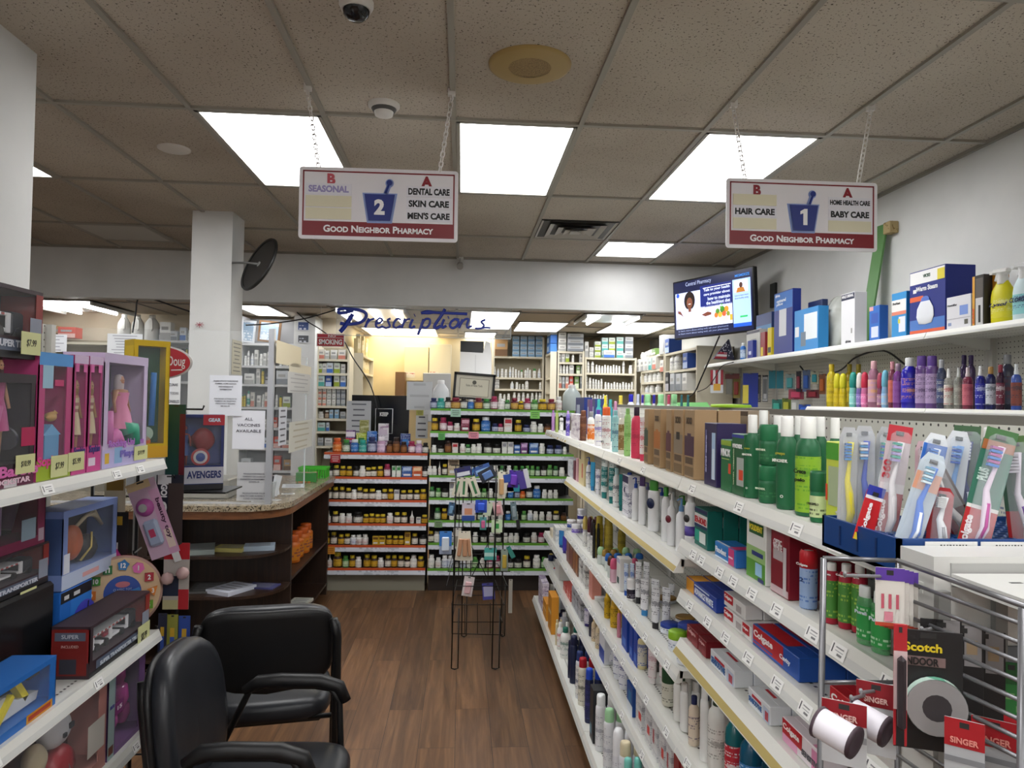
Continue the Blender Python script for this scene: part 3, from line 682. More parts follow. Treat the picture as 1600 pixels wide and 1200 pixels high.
# ---------------------------------------------------------------- vitamins
A = (480, 3.8095)
ORD = ('top', 'second', 'third', 'fourth', 'fifth', 'lowest')
ro = ['178:o:82:52 232:g:74:44 283:B:76:46 330:t:74:46 385:n:92:50 440:l:92:50 490:q:70:36 530:q:92:42 574:q:66:38 622:M:70:42 664:l:74:42 703:k:62:36',
 '133:k:56 172:y:64 212:Y:60 250:Y:58 292:k:58 328:w:62 364:y:52 396:y:56 434:Y:60 476:M:74:38 516:7:64:22 545:7:64:26 594:3:62:58 655:4:62:56 700:k:62:34',
 '128:y:72:38 168:y:70 208:y:72 245:y:66 278:w:56 312:y:70 347:y:60 387:y:62:40 424:w:52 461:y:60 497:Y:62 533:1:58:30 573:y:54 612:y:56 652:y:56 690:Y:62:38',
 '127:d:70 168:y:66 208:w:54:38 248:r:54:38 302:k:64:54 350:Y:50 384:Y:54 418:Y:50 450:Y:50 492:r:58:38 535:y:62 577:y:62 623:d:72 662:1:34:26 698:Y:48',
 '115:Y:66 158:y:70 202:Y:58 238:y:62 274:b:54 307:r:56 344:r:58:38 408:2:50:36 447:2:50:36 488:Y:52 525:Y:50 558:Y:50 597:2:74:34 640:y:66 688:k:60:40',
 '134:d:76 180:Y:86:50 228:G:66 268:Y:70 304:w:62 355:Y:74:40 398:Y:68:42 437:w:56 480:y:70 517:Y:70 557:y:68 595:y:62 633:w:70:40 675:Y:64:38']
for z, s, nm in zip(OZ, ro, ORD): vrow(s, *A, VY, z+.001, f'on the {nm} orange-edged shelf', 'the counter')
B5 = (480, 4.0)
rg = [(B5, '790:n:66:44 835:t:66:48 880:k:72:40 927:m:70:60 977:k:76:44 1022:B:60:40 1070:m:72:50 1120:g:66:44 1168:M:82:44 1212:w:68:44 1250:g:62:34 1295:m:74:46 1335:Y:56:34 1375:M:74:42 1420:G:66:46 1470:Y:70:54 1525:m:72:50 1572:r:88:40'),
 (B5, '797:Y:80:42 850:M:84:46 893:M:58:36 935:r:50:40 987:9:80:52 1055:Y:78:48 1115:B:92:58 1174:n:52:40 1208:M:50:34 1254:8:88:50 1318:Y:76:44 1370:n:46:44 1415:w:68:44 1458:w:54:38 1500:q:54:42'),
 (A, '755:w:44:30 795:k:40:34 838:q:72:40 880:8:58:34 925:r:54:34 957:g:50:30 990:w:52:32 1022:w:56:34 1075:k:60:46 1127:k:54:46 1173:1:68:30 1209:1:68:34 1248:3:52:36 1290:5:64:40 1347:3:64:54 1397:w:62:36 1445:n:52:42 1495:n:52:46 1532:w:44:24'),
 (A, '730:w:52:30 757:w:52:28 787:d:80:22 818:y:64:32 870:6:96:66 935:n:54:34 975:B:50:34 1012:w:54:34 1050:M:60:34 1120:r:62:34 1160:g:60:32 1200:w:60:30 1240:G:58:30 1280:g:58:30 1310:G:60:28 1340:G:60:28 1372:g:56:28 1407:k:60:32 1443:G:66:32 1478:g:60:30 1515:w:52:34'),
 (A, '742:g:62:32 780:G:54:32 820:k:52:38 861:1:92:30 905:g:50:32 945:k:54:32 985:G:52:32 1020:g:54:30 1052:G:54:30 1090:w:54:32 1130:k:50:32 1170:g:54:32 1210:B:58:34 1250:n:54:32 1282:o:40:32 1322:k:66:38 1366:B:74:44 1412:w:52:30 1446:w:48:30 1478:w:50:28'),
 (A, '775:g:70:36 816:Y:66:34 860:w:52:30 905:k:54:32 950:w:54:32 990:r:54:32 1030:g:54:32 1070:w:50:30 1110:k:52:30 1150:w:54:32 1195:B:52:32 1240:w:50:32 1290:G:54:30 1326:b:58:32 1359:w:52:30 1396:w:50:30 1440:r:50:34 1481:y:56:38 1526:q:46:34'),
 (A, '736:y:64:34 770:w:62:34 815:w:56:32 855:b:56:32 900:w:54:32 950:k:54:32 1000:w:58:32 1050:k:56:34 1098:r:58:34 1140:k:50:30 1180:w:54:30 1213:w:54:32 1245:w:54:32 1305:k:54:42 1350:r:58:36 1393:M:58:38'),
 (A, '738:w:76:38 780:r:58:34 818:b:72:36 852:b:70:34 890:k:54:32 927:b:56:34 965:w:60:32 1000:G:62:34 1040:w:56:32 1085:M:66:36 1130:M:70:38 1170:w:60:34 1210:k:54:34 1255:k:54:44 1307:y:70:42 1365:w:76:44 1410:G:62:36')]
for z, (a, s), nm in zip(NZ, rg, ('top', 'second', 'third', 'fourth', 'fifth', 'sixth', 'seventh', 'lowest')): vrow(s, *a, VY, z+.001, f'on the {nm} green-edged shelf', 'the orange shelves')
# second row on top of the orange shelves
its = []
for x, c, hh, ww, dz, ds, rc in ((272, ('5a2a7a', 'd8b8d8'), 88, 56, 0, 'purple and white probiotic carton', ((0, .55, 1, .62, 'd23a3a'), (0, .7, 1, .95, 'e8e0ea'))), (340, ('a8b82c', 'f0f0d0'), 72, 62, .0, 'yellow-green carton with oval badge', ((.2, .45, .8, .75, '2a7a3a'),)),
    (405, ('2a6ab8', 'd0e0f0'), 84, 58, 0, 'blue carton with purple sweep', ((0, .1, 1, .3, '7a3a9a'),)), (476, ('d8d4d8', '7a3a7a'), 130, 62, 0, 'tall white carton with purple foot', ((0, 0, 1, .2, '6a2a5a'), (.1, .6, .9, .8, 'c8b8c8'))),
    (355, ('8a8a4a', 'd8d8b0'), 150, 54, 0, 'tall olive and white carton', ((0, 0, 1, .55, 'e8e8e0'),)), (614, ('2a3a7a', 'b0c0e0'), 72, 60, 0, 'navy supplement bottle carton', ((.2, .3, .8, .7, '3a7ac0'),))):
    y = VY+(.2 if hh < 100 else .25); z = OZ[0]; k = y/F/4; its.append((goods('box', ww*k, hh*k+.06, (xc(480+x/4, y, z+.1), y, z), (c,), d=.045, rects=rc), ds))
christen(its, 'at the back of the top orange-edged shelf', 'the counter')
p = (xc(480+835/4, VY+.26, NZ[0]), VY+.20, NZ[0])
o = goods('jug', .15, .26, p, ('d8dadc', 'e8e8e8', None), d=.11); o['label'] = 'large white jug behind the bottles on the top green-edged shelf'
o = goods('jug', .17, .24, (xc(893, VY+.2, NZ[0]), VY+.2, NZ[0]), (clear('c8d4d4', .75), 'dcdcdc', None), d=.12); o['label'] = 'translucent plastic jug at the far end of the top green-edged shelf'
# price flags clipped to the shelf edges
def flag(px, py, y, w, h, col, label, ink='333333', rot=0, name='price_flag'):
    p = aty(px, py, y); m = MB().box((0, 0, 0), (w, .0015, h), col); m2 = MB()
    for q in range(3): m2.box((0, -.001, h*(.25-.25*q)), (w*(.7-.15*(q == 2)), .0006, h*.07), ink)
    o = m.build(name, None, p, (0, rot, 0), label=label, cat='price tag'); m2.build('writing', o); return o
flag(712, 645, VY-.025, .09, .07, '9cc4ae', 'teal price flag on the top green-edged shelf'); flag(836, 648, VY-.025, .085, .07, '7cc05a', 'green price flag on the top green-edged shelf')
flag(740, 680, VY-.025, .09, .06, 'd8889a', 'pink price flag under the second green-edged shelf'); flag(690, 682, VY-.025, .06, .06, '5aa85a', 'small green price flag under the second green-edged shelf')
flag(685, 819, VY-.025, .07, .06, '7a9a70', 'dull green price flag under the sixth green-edged shelf'); flag(524, 717, VY-.025, .085, .07, 'a0202c', 'red tag with round badge on the top orange-edged shelf', 'e8d8d8')
flag(516, 860, VY-.025, .08, .065, 'c88a2c', 'orange and yellow flag on the fifth orange-edged shelf', '7a2a1a')
flag(656, 645, 7.17, .07, .05, 'b8b85a', 'yellow-green note stuck beside the green-edged shelves')
# ---------------------------------------------------------------- the long aisle shelving
RZ = -PI/2; HM = 1
def G(out, z, px, top, w, kind, cols, desc, txt=(), rects=(), off=0, d=None, n=1, turn=0, name=None, cat=None, lip=GL, front=None, seg=14, sgn=1, rz=RZ, step=None, base=0):
    """an article on a shelf that runs away from us: px = its middle at the shelf, top = its top edge, w = its width in the photo.
    Boxes may give front=(far px, near px) of the face towards the aisle; n copies stand behind each other"""
    if kind == 'box':
        x0 = lip+sgn*(.018+off)
        if front: ya, yb = yc(front[0], x0, z), yc(front[1], x0, z); wd = abs(ya-yb); y = (ya+yb)/2
        else: y = yc(px, x0, z); wd = w*y*y/(F*abs(x0))
        wd = max(wd, .014); dd = d or .05; x = x0+sgn*dd/2
        h = min(HM, max(.02, zr(top, x0, y)-z-base))
    else:
        x = lip+sgn*(.05+off); y = yc(px, x, z); wd = w*y/F; x = lip+sgn*(.02+wd/2+off); y = yc(px, x, z)
        dd = d; h = min(HM, max(.02, zr(top, x, y)-z-base))
    if kind != 'box' and n == 1 and off <= .03 and z < H-.8 and lip < .7: n = 2
    if kind == 'tube': turn += .75
    for i in range(n):
        st = step or ((dd if kind == 'box' else wd)+.004)
        o = goods(kind, wd, h, (x+sgn*i*st, y, z+base), cols, rz+turn, d=dd, seg=seg, txt=txt if i == 0 else (), rects=rects, name=name, cat=cat)
        out.append((o, desc if i == 0 else f'{CATS[kind][1]} behind {desc}' if i == 1 else f'{nth(i+1)} {CATS[kind][1]} behind {desc}')); 
    return o
WP = lambda ink, base='e6e6e3': (base, ink)
def box2(c, *bands): return c, tuple(bands)
# ---- top shelf of the aisle run
it = []; HM = 0.6; z = Z['F1']+.001; T = .45
G(it, z, 864, 641, 5, 'tall', ('b68ac0', 'a070b0', None), 'slim lilac bottle')
G(it, z, 870, 641, 5, 'tall', ('a8b86a', '8aa04a', None), 'slim olive green bottle')
G(it, z, 877, 649, 6, 'tall', ('e4e4e2', '1c1c1e', WP('222222')), 'white bottle with black cap')
G(it, z, 887, 642, 6, 'tall', ('7a6ab8', 'b89ad0', WP('e8e0f0', '5a4aa0')), 'violet bottle with lilac cap')
G(it, z, 899, 647, 0, 'box', (WP('6a3a6a', 'e8e2e4'),), 'white carton with plum print', front=(892, 905), d=.04)
G(it, z, 911, 641, 10, 'can', ('5a3220', '6a3e28', ('5a3220', '8a5a3a')), 'brown spray can')
G(it, z, 923, 643, 11, 'bottle', ('e8e8e4', '9a9ca0', ('d8721c', 'f0e8dc')), 'white bottle with orange label and grey cap')
G(it, z, 934, 640, 10, 'tall', ('e6e4ea', '6a4ab0', WP('6a4ab0')), 'white bottle with purple cap')
G(it, z, 947, 636, 14, 'can', ('e9e7e5', 'e0602a', WP('a03a4a')), 'white bottle with orange cap', txt=(('N°3', .5, .16, .5, '222222'),), turn=T)
G(it, z, 961, 641, 10, 'tall', ('9ccfd0', '8ac4c6', WP('2a5a80', 'a8d6d6')), 'aqua bottle')
G(it, z, 971, 645, 10, 'tall', ('e4ded2', 'e8e8e4', ('8a6a3a', 'd8c8a0')), 'white bottle with brown label')
G(it, z, 980, 638, 10, 'tall', ('9ad07c', '8ac46c', ('9ad07c', '6aa84c')), 'tall light green bottle')
G(it, z, 994, 636, 18, 'bottle', ('d83a5c', '2e1c34', ('d83a5c', 'b02a48')), 'pink shampoo bottle with dark plum cap', d=.04, turn=T)
G(it, z, 1003, 652, 9, 'tube', (WP('d83a5c', 'ece4e6'), 'd83a5c', None), 'white and pink cream tube')
KR = 'a58864'
for f, nm, c, tx in (((1006, 1012), 'green', '3a4a3a', ''), ((1021, 1031), 'orange', 'b06a2c', 'XOXO'), ((1040, 1048), 'wine', '5a2a34', ''), ((1052, 1066), 'plain grey', '8a7a66', 'XOXO'), ((1069, 1084), 'plum', '4a2a40', 'XOXO')):
    G(it, z, 0, 639+(f[0]-1006)*.02, 0, 'box', (KR,), f'brown kraft carton with {nm} panel', front=f, d=.07, n=2, rects=((0, .32, 1, .62, c), (.1, .20, .9, .30, '5a4632'), (.05, .02, .95, .16, '7a6242'), (.3, .54, .7, .66, c if nm != 'plain grey' else '2a241c')), txt=((tx, .5, .84, .6, '4a3826'),) if tx else ())
G(it, z, 0, 661, 0, 'box', ('2a1f4c',), 'dark purple toothbrush carton with white handle picture', front=(1100, 1119), d=.085, rects=((.62, .1, .92, .86, 'a8c4e0'), (.68, .1, .86, .6, 'd8e4f0'), (.1, .2, .2, .9, '6a6aa0')), txt=(('oral care', .2, .5, .6, 'c8c8e8', 'v'),))
# back row of the same shelf
for f in ((1078, 1092), (1118, 1140), (1143, 1168)):
    G(it, z, 0, 641, 0, 'box', ('9a8a76',), 'plain taupe carton in the back row', front=f, d=.07, off=.20, rects=((0, .93, 1, 1, '4a3a30'),))
G(it, z, 1121, 640, 5, 'tall', ('a8d838', 'a8d838', None), 'bright lime stick behind the cartons', off=.17)
G(it, z, 0, 687, 0, 'box', ('1f6a3c',), 'short green carton with big white lettering', front=(1126, 1142), d=.05, rects=((0, .9, 1, 1, '8aa82c'), (.75, .35, 1.0, .55, 'd84a2a'), (.1, .62, .85, .64, 'a8c06a')), txt=(('MINOX', .5, .75, .9, 'eeeeee'),))
G(it, z, 0, 678, 0, 'box', ('1c5c34',), 'green carton with grey panel and orange sticker', front=(1143, 1162), d=.05, rects=((.42, .15, 1, .62, 'a8b0a8'), (.6, .25, .95, .42, 'd84a2a'), (0, .95, 1, 1, '2a3a9a')), txt=(('MINOXIDIL', .5, .8, .8, 'eeeeee'), ('with vitamin', .2, .45, .6, 'c8d8a8', 'v')))
gb = lambda px, top, w, ds, **k: G(it, z, px, top, w, 'round', ('1b5f3a', 'ecece8', '1b5f3a'), ds, d=None, turn=T, seg=24, **k)
gb(1175, 648, 23, 'tall green bottle with white cap beside the boxed green cartons', txt=(('MINOXIDIL', .5, .52, .85, 'e8e8e0'), ('crespo', .5, .59, .5, 'a8a83a'), ('O', .5, .12, .18, 'e8e8e0')))
o = G(it, z, 1200, 727, 28, 'jar', ('1a5f3a', '1c6a40', ('1b6038', '3a7a4a')), 'lower green hair jar of a stacked pair', turn=T, seg=20, txt=(('MINOXIDIL', .4, .38, .7, 'd8e0c8'),))
zz = o.location.z+(zr(727, o.location.x, o.location.y)-z)
o2 = goods('jar', 28*o.location.y/F, max(.05, zr(664, o.location.x, o.location.y)-zz), (o.location.x, o.location.y, zz+.001), ('1a5f3a', '1c6a40', ('1b6038', '3a7a4a')), RZ+T, seg=20, txt=(('MINOXIDIL', .4, .38, .7, 'd8e0c8'),))
it.append((o2, 'upper green hair jar of a stacked pair'))
gb(1229, 650, 31, 'tall green bottle with round seal, beside the lime bottle', txt=(('MINOXIDIL', .5, .52, .95, 'e8e8e0'), ('crespo', .5, .59, .6, 'a8a83a'), ('O', .62, .14, .2, 'e8e8e0')))
G(it, z, 1262, 651, 38, 'round', ('1b5f3a', 'ecece8', ('8ab82c', '5a9a2c')), 'wide green bottle with lime leaf label', turn=T, seg=20, txt=(('Crece', .5, .45, .6, '20301a'), ('pelo', .5, .36, .5, '20301a')))
G(it, z, 1278, 736, 24, 'jar', ('1c6a40', '1a5f3a', ('c8d8a0', '30401c')), 'small green jar with white leafy label', seg=20, turn=T, off=-.01, txt=(('CRECEPELO', .5, .36, .9, '1a241a'),))
G(it, z, 0, 690, 0, 'box', ('c4d44a',), 'lime green carton with tall leaf picture', front=(1290, 1310), d=.06, rects=((0, .8, 1, 1, '4a9a2c'), (.2, .25, 1, .72, 'a8b890'), (0, 0, 1, .08, '20241c'), (0, .3, .15, .5, 'd84a2a')))
for px, t in ((1192, 641), (1215, 649), (1248, 650), (1281, 651), (1304, 653)):
    G(it, z, px, t, 22, 'round', ('1b5f3a', 'ecece8', None), 'green bottle with white cap in the back row', off=.10, seg=16)
christen(it, 'on the top aisle shelf', 'the far end')
# ---- second shelf: lotions
it = []; HM = 0.222; z = Z['F2']+.001
G(it, z, 0, 717, 0, 'box', (WP('9aa4b0', 'd8dade'),), 'pale grey carton', front=(887, 894), d=.12)
G(it, z, 0, 720, 0, 'box', ('6a2a3c',), 'thin maroon carton', front=(895.5, 898.5), d=.1)
G(it, z, 0, 716, 0, 'box', ('d0a0a8',), 'thin rose carton', front=(899.5, 902), d=.1)
G(it, z, 0, 701, 0, 'box', ('dccb9a',), 'tall cream carton', front=(904, 912), d=.06, rects=((.1, .7, .4, .95, '5a4a2a'), (.6, .2, .8, .6, 'c84a3a')))
G(it, z, 920, 712, 9, 'pump', ('e8eaec', '2a4aa0', WP('1c2c6a')), 'white lotion bottle with blue pump')
G(it, z, 926, 722, 9, 'tube', ('3a9ac8', '2a7ab0', None), 'sky blue tube')
G(it, z, 934, 733, 10, 'tube', (WP('2a2a7a', 'e8e8ee'), 'e0e0e6', None), 'white and navy tube')
G(it, z, 944, 717, 12, 'tube', (WP('1f7a78', 'e2eae8'), '1f7a78', ('1f7a78', 'd8e6e4')), 'white and teal tube', n=2)
G(it, z, 955, 717, 10, 'tube', (WP('1f7a78', 'e2eae8'), '1f7a78', ('1f7a78', 'd8e6e4')), 'white and teal tube')
G(it, z, 963, 731, 11, 'bottle', ('e6eaea', 'b8dce0', WP('1c2c50')), 'white lotion bottle with pale blue cap')
G(it, z, 970, 741, 8, 'tube', ('1f7a78', '186664', None), 'plain teal tube')
G(it, z, 977, 742, 0, 'box', (WP('24306a', 'e4e4ea'),), 'white carton with navy top', front=(972, 981), d=.05, rects=((0, .82, 1, 1, '2a2450'),))
blue = (('●', .5, .3, .4, '1c2850'),)
def nivea(px, top, w, cap, ds, kd='bottle', **k):
    o = G(it, z, px, top, w, kd, ('ebecee', cap, None), ds, turn=.5, seg=18, d=None, **k); wd = w*o.location.y/F
    return o
def badge(o, r, v, col, h):
    MB().lathe([(r, 0), (r, .0008), (.0001, .0008)], col, 18, axis=(0, -1, 0)).build('round_logo', o, (0, -max(abs(q.co.y) for q in o.data.vertices)-.0008, v*h))
o = nivea(983, 738, 13, '23429a', 'white lotion bottle with navy cap and round logo'); badge(o, .016, .55, '1c2850', .2)
o = nivea(993, 743, 12, '2448a4', 'white lotion bottle with blue pump collar', 'pump')
o = nivea(1003, 745, 14, '4a3468', 'white bottle with purple cap', 'flip')
o = nivea(1021, 751, 22, '4a9a3c', 'large white lotion bottle with green cap and round logo', 'flip'); badge(o, .02, .55, '1c2850', .19)
o = nivea(1040, 761, 14, '3f8f3a', 'white bottle with green cap', 'bottle')
o = nivea(1049, 766, 14, 'e6e6e6', 'white lotion bottle with white pump', 'pump'); badge(o, .013, .5, '6a1c2c', .18)
o = nivea(1064, 775, 17, '6a98c8', 'white lotion bottle with pale blue collar', 'pump')
o = nivea(1079, 772, 19, 'dcdcdc', 'tall white bottle with purple band', 'tall'); badge(o, .012, .62, '3a3a3a', .2)
MB().lathe([(.0, 0), (19*o.location.y/F/2+.0008, 0), (19*o.location.y/F/2+.0008, .03), (0, .03)], '5a4aa0', 18, cap=False).build('label', o, (0, 0, .07))
for px, c in ((1000, '1c2c6a'), (1012, '8a8ad0'), (1034, '2448a4'), (1052, 'cfd4d8'), (1068, '3f8f3a')): G(it, z, px, 748+(px-1000)*.35, 15, 'pump', ('e4e6e8', c, None), 'white pump bottle in the back row', off=.11)
christen(it, 'on the second aisle shelf', 'the far end')
# ---- dental care: second shelf
it = []; HM = 0.165; z = Z['N2']+.001
G(it, z, 0, 795, 0, 'box', ('16685e',), 'teal and white denture seal carton', front=(1085, 1105), d=.045, n=4, step=.047, rects=((0, .78, 1, .86, 'e8e8e6'), (0, .58, 1, .8, 'e6e4e2'), (0, .9, 1, 1, '1a2450'), (0, .5, 1, .57, '1c2a5a'), (.05, .12, .5, .42, '2aa890'), (.42, .1, .9, .4, 'dfe8e4')), txt=(('SEA-BOND', .5, .69, .9, 'c02a34'),))
def lying(z, front, top, h, d, base, rects, txt, ds, n=1, off=0, lift=0):
    """a long toothpaste carton lying along the shelf"""
    x0 = GL+.018+off; ya, yb = yc(front[0], x0, z), yc(front[1], x0, z); y = (ya+yb)/2
    for i in range(n):
        o = goods('box', abs(ya-yb), h, (x0+d/2+i*(d+.002), y, z+lift), (base,), RZ, d=d, rects=rects, txt=txt if i == 0 else ())
        top_ = MB(); W = abs(ya-yb)
        for u0, v0, u1, v1, c in rects[:1]: top_.add([((u0-.5)*W*.96, (v0-.5)*d*.9, h+.0005), ((u1-.5)*W*.96, (v0-.5)*d*.9, h+.0005), ((u1-.5)*W*.96, (v1-.5)*d*.9, h+.0005), ((u0-.5)*W*.96, (v1-.5)*d*.9, h+.0005)], [(0, 1, 2, 3)], _c(c))
        if top_.v: top_.build('top_print', o)
        it.append((o, ds if i == 0 else f'box behind {ds}' if i == 1 else f'{nth(i+1)} box behind {ds}'))
    return o
lying(z, (1117, 1138), 0, .042, .06, '2a78c0', ((0, 0, 1, .12, 'd8e4f0'),), (('Fixodent', .48, .55, .8, 'eef2f8'),), 'blue denture cream carton lying down')
lying(z, (1138, 1150), 0, .044, .06, '2a6ab0', ((0, 0, .75, 1, 'c83a78'), (0, .4, .6, .5, 'f0d8e4')), (), 'pink and blue denture cream carton lying down')
G(it, z, 0, 806, 0, 'box', ('e4e6e2',), 'white and green denture tablet carton with green oval', front=(1166, 1196), d=.045, rects=((0, 0, 1, .38, '5a9a3a'), (0, .30, 1, .52, '9ac07a'), (.14, .72, .9, .9, '1f5a2c'), (.3, .38, .9, .45, '2a3a7a'), (.5, .08, .85, .28, '9ac8e8'), (.05, .93, .5, .99, 'c87a8a'), (.65, 0, .95, .06, '24306a')), txt=(('POLIDENT', .52, .81, .68, 'e8d83a'),))
G(it, z, 0, 818, 0, 'box', ('7c1626',), 'tall maroon whitening kit carton', front=(1204, 1232), d=.085, n=2, rects=((0, 0, 1, .1, 'c8b0b4'), (.1, .45, .75, .85, '8a1c2c'), (.14, .48, .7, .62, 'b8aeb0'), (.72, .02, .9, .7, 'c8c0c2')), txt=(('Colgate', .45, .93, .7, 'd8707c'), ('OPTIC', .42, .73, .45, 'f0e8e8'), ('WHITE', .42, .66, .5, 'f0e8e8')))
o = G(it, z, 1263, 860, 27, 'tall', (WP('3a6ac0', '9ab4dc'), 'e8e8e8', None), 'blue kids toothpaste bottle with white cap', turn=.35, seg=20, txt=(('Colgate', .5, .76, .85, 'f4f4f4'), ('2', .48, .5, .3, '24407a')))
MB().lathe([(.0001, 0), (27*o.location.y/F/2+.0007, 0), (27*o.location.y/F/2+.0007, .03), (27*o.location.y/F/2*.85, .037)], 'c8202c', 20, cap=False).build('red_band', o, (0, 0, .083))
for i, px in enumerate((1299, 1322, 1343)):
    o = G(it, z, px, 879+i*1.5, 23, 'tall', ('a82036', 'e6e6e4', ('4a8a3a', 'a8c850')), 'red and green kids toothpaste bottle', off=.0+i*.012, seg=18, turn=.35, txt=(('Colgate', .5, .82, .8, 'f0e8e8'),))
for i, (px, t, w) in enumerate(((1351, 915, 27), (1376, 925, 32))):
    o = G(it, z, px, t, w, 'flip', (clear('6ab87a', .55), 'dfe4e2', (WP('c8e8c8', '2f9a4a'))), 'clear green hand sanitizer bottle', turn=.35, seg=18, off=-.005, txt=(('Purell', .5, .55, .8, 'dfe8f4'),))
christen(it, 'on the second dental shelf', 'the far end')
# ---- dental care: third shelf, toothpaste cartons lying down
it = []; z = Z['N3']+.001
RED = 'b81c28'
lying(z, (1072, 1119), 0, .040, .05, '1f3f9a', ((0, 0, .28, 1, 'd8962c'), (.3, .78, .8, .9, 'c8d4e8')), (('ADVANCE WHITE', .62, .45, .6, 'e8eef8'),), 'orange and blue baking soda toothpaste carton', n=3)
for l in (0, 1): lying(z, (1131, 1164), 0, .036, .045, 'dedcda', ((0, 0, .0, 0, 'dedcda'), (.0, .35, .45, 1, RED), (.6, .2, .85, .7, 'b0a8a8')), (('Colgate', .22, .7, .36, 'f4f0f0'),), ('lower', 'upper')[l]+' white toothpaste carton of the stacked pair', lift=l*.0375, n=2, off=0 if l == 0 else .006)
lying(z, (1160, 1174), 0, .036, .05, 'dcd8d6', ((0, 0, 0, 0, 'dcd8d6'), (.0, .3, .8, 1, RED)), (('Colgate', .4, .66, .6, 'f4f0f0'),), 'short white toothpaste carton with red corner', n=3)
lying(z, (1176, 1248), 0, .05, .05, '1f50a4', ((0, .15, .7, 1, RED), (.0, .22, .55, 1, RED), (.0, .22, .47, .3, '1f50a4')), (('Colgate', .26, .62, .44, 'f6f2f2'), ('Cavity', .74, .5, .22, 'e8eef8')), 'big red and blue cavity toothpaste carton', n=3)
lying(z, (1296, 1372), 0, .045, .05, RED, ((.6, 0, 1, .4, '1f50a4'), (0, 0, .1, .12, '3a6ac0')), (('Colgate', .35, .6, .58, 'f6f2f2'),), 'red toothpaste carton behind the wire rack', n=2)
christen(it, 'on the third dental shelf', 'the far end')
it = []; z = Z['N4']+.001
for f in ((1073, 1090), (1091, 1103)): lying(z, f, 0, .045, .05, '7a1620', ((0, .7, 1, .72, 'a83a44'), (.5, 0, 1, .35, '8c2a32')), (('Colgate', .5, .75, .7, 'd8a8a8'),), 'maroon toothpaste carton', n=2)
for f in ((1110, 1147), (1169, 1203)): lying(z, f, 0, .042, .05, 'dfe2e6', ((.18, .62, .62, .8, 'c02434'), (.72, 0, 1, .8, 'b8c4d8'), (.8, .1, .95, .6, 'b03a4a')), (('SENSODYNE', .36, .42, .6, '2a62a0'),), 'white sensitivity toothpaste carton with red swoosh', n=2)
lying(z, (1222, 1286), 0, .05, .05, 'e6dce2', ((.75, 0, 1, .9, 'd88ab0'), (0, 0, .4, .45, 'e0a0c0'), (0, .35, .52, 1, RED)), (('Colgate', .25, .68, .42, 'f6f0f0'), ('SENSITIVE', .72, .38, .4, '5a5a60')), 'pink and white sensitive toothpaste carton')
christen(it, 'on the gold-edged dental shelf', 'the far end')
# ---- fourth level: mouthwash and body wash beside the joint
it = []; HM = 0.285; z = Z['N5']+.001
G(it, z, 1045, 1042, 22, 'jar', ('cfccbc', '24482c', WP('5a5a4a', 'd0cdbe')), 'cream tub with dark green lid', seg=20, turn=.4)
o = G(it, z, 1058, 1055, 15, 'flip', ('e4e3df', 'e4e3df', None), 'white body wash bottle with leaf mark', turn=.5); badge(o, .012, .3, '8aa04a', .2)
o = G(it, z, 1069, 1066, 16, 'flip', ('e4e4e2', 'e0e0de', None), 'white body wash bottle with blue ring', turn=.5); badge(o, .013, .35, 'a8c4dc', .2)
G(it, z, 1084, 1087, 17, 'bottle', ('d8c8b4', '1c2450', ('d8c8b4', '5a4a6a')), 'cream lotion bottle with navy cap', turn=.5, seg=18)
o = G(it, z, 1100, 1070, 16, 'flip', ('e4e4e2', 'e2e2e0', None), 'tall white rounded body wash bottle', turn=.5, seg=18); badge(o, .013, .35, 'a8c4dc', .22)
o = G(it, z, 1121, 1080, 31, 'bottle', ('dcdcd6', '1f3a24', WP('8a8a84', 'dcdcd6')), 'large white bottle with dark green cap', turn=.5, seg=20); badge(o, .016, .2, 'b8b49c', .24)
for px, t, w, b, c, l, ds in ((1147, 1102, 30, clear('1f6a70', .85), 'd8dcde', ('c02838', 'e8e8e8'), 'teal mouthwash bottle with white cap and red label'), (1173, 1126, 36, clear('1a5a78', .85), '26282c', ('2a78b8', 'c8dcec'), 'blue-green mouthwash bottle with black cap'), (1207, 1150, 38, clear('123c4c', .9), '1c1e22', ('1a4a5a', '2a6a7a'), 'dark mouthwash bottle with black ribbed cap'), (1240, 1165, 40, clear('1a5a68', .9), '1c1e22', ('2a7a5a', '9ac8b0'), 'green-blue mouthwash bottle nearest the wire rack')):
    G(it, z, px, t, w, 'bottle', (b, c, l), ds, seg=20, turn=.4)
christen(it, 'on the fourth dental shelf', 'the far end')
# ---- third shelf: roll-ons, tubes, jars
it = []; HM = 0.31; z = Z['F3']+.001
G(it, z, 893, 812, 14, 'jar', ('e4e4ea', 'e6e4e6', ('2a4aa0', 'd8e0f0')), 'white and blue cream jar', base=0); G(it, z, 909, 795, 14, 'jar', ('e0e0e8', 'dcdce2', ('3a3a9a', 'e8e8f0')), 'white cream jar', off=.1)
o = G(it, z, 900, 819, 14, 'jar', ('e6e4ea', 'e8e6ea', ('6a50b0', 'e6e2f0')), 'white and purple cream jar')
for px, t, c in ((914, 806, 'c8b060'), (921, 807, '4a1c2c'), (926, 811, '2a1c20')): G(it, z, px, t, 8, 'dome', (WP('9a9aa4'), c, None), f'white roll-on with {"gold" if c[0]=="c" else "dark"} dome cap')
G(it, z, 928, 818, 5, 'tall', ('1c1c1e', '1c1c1e', None), 'thin black bottle')
for px, o_ in ((936, .02), (951, .04), (971, .13)): G(it, z, px, 806 if o_ < .1 else 818, 12, 'can', ('a8942c', 'b09c34', ('a8942c', '7a6a1c')), 'mustard yellow spray can', off=o_)
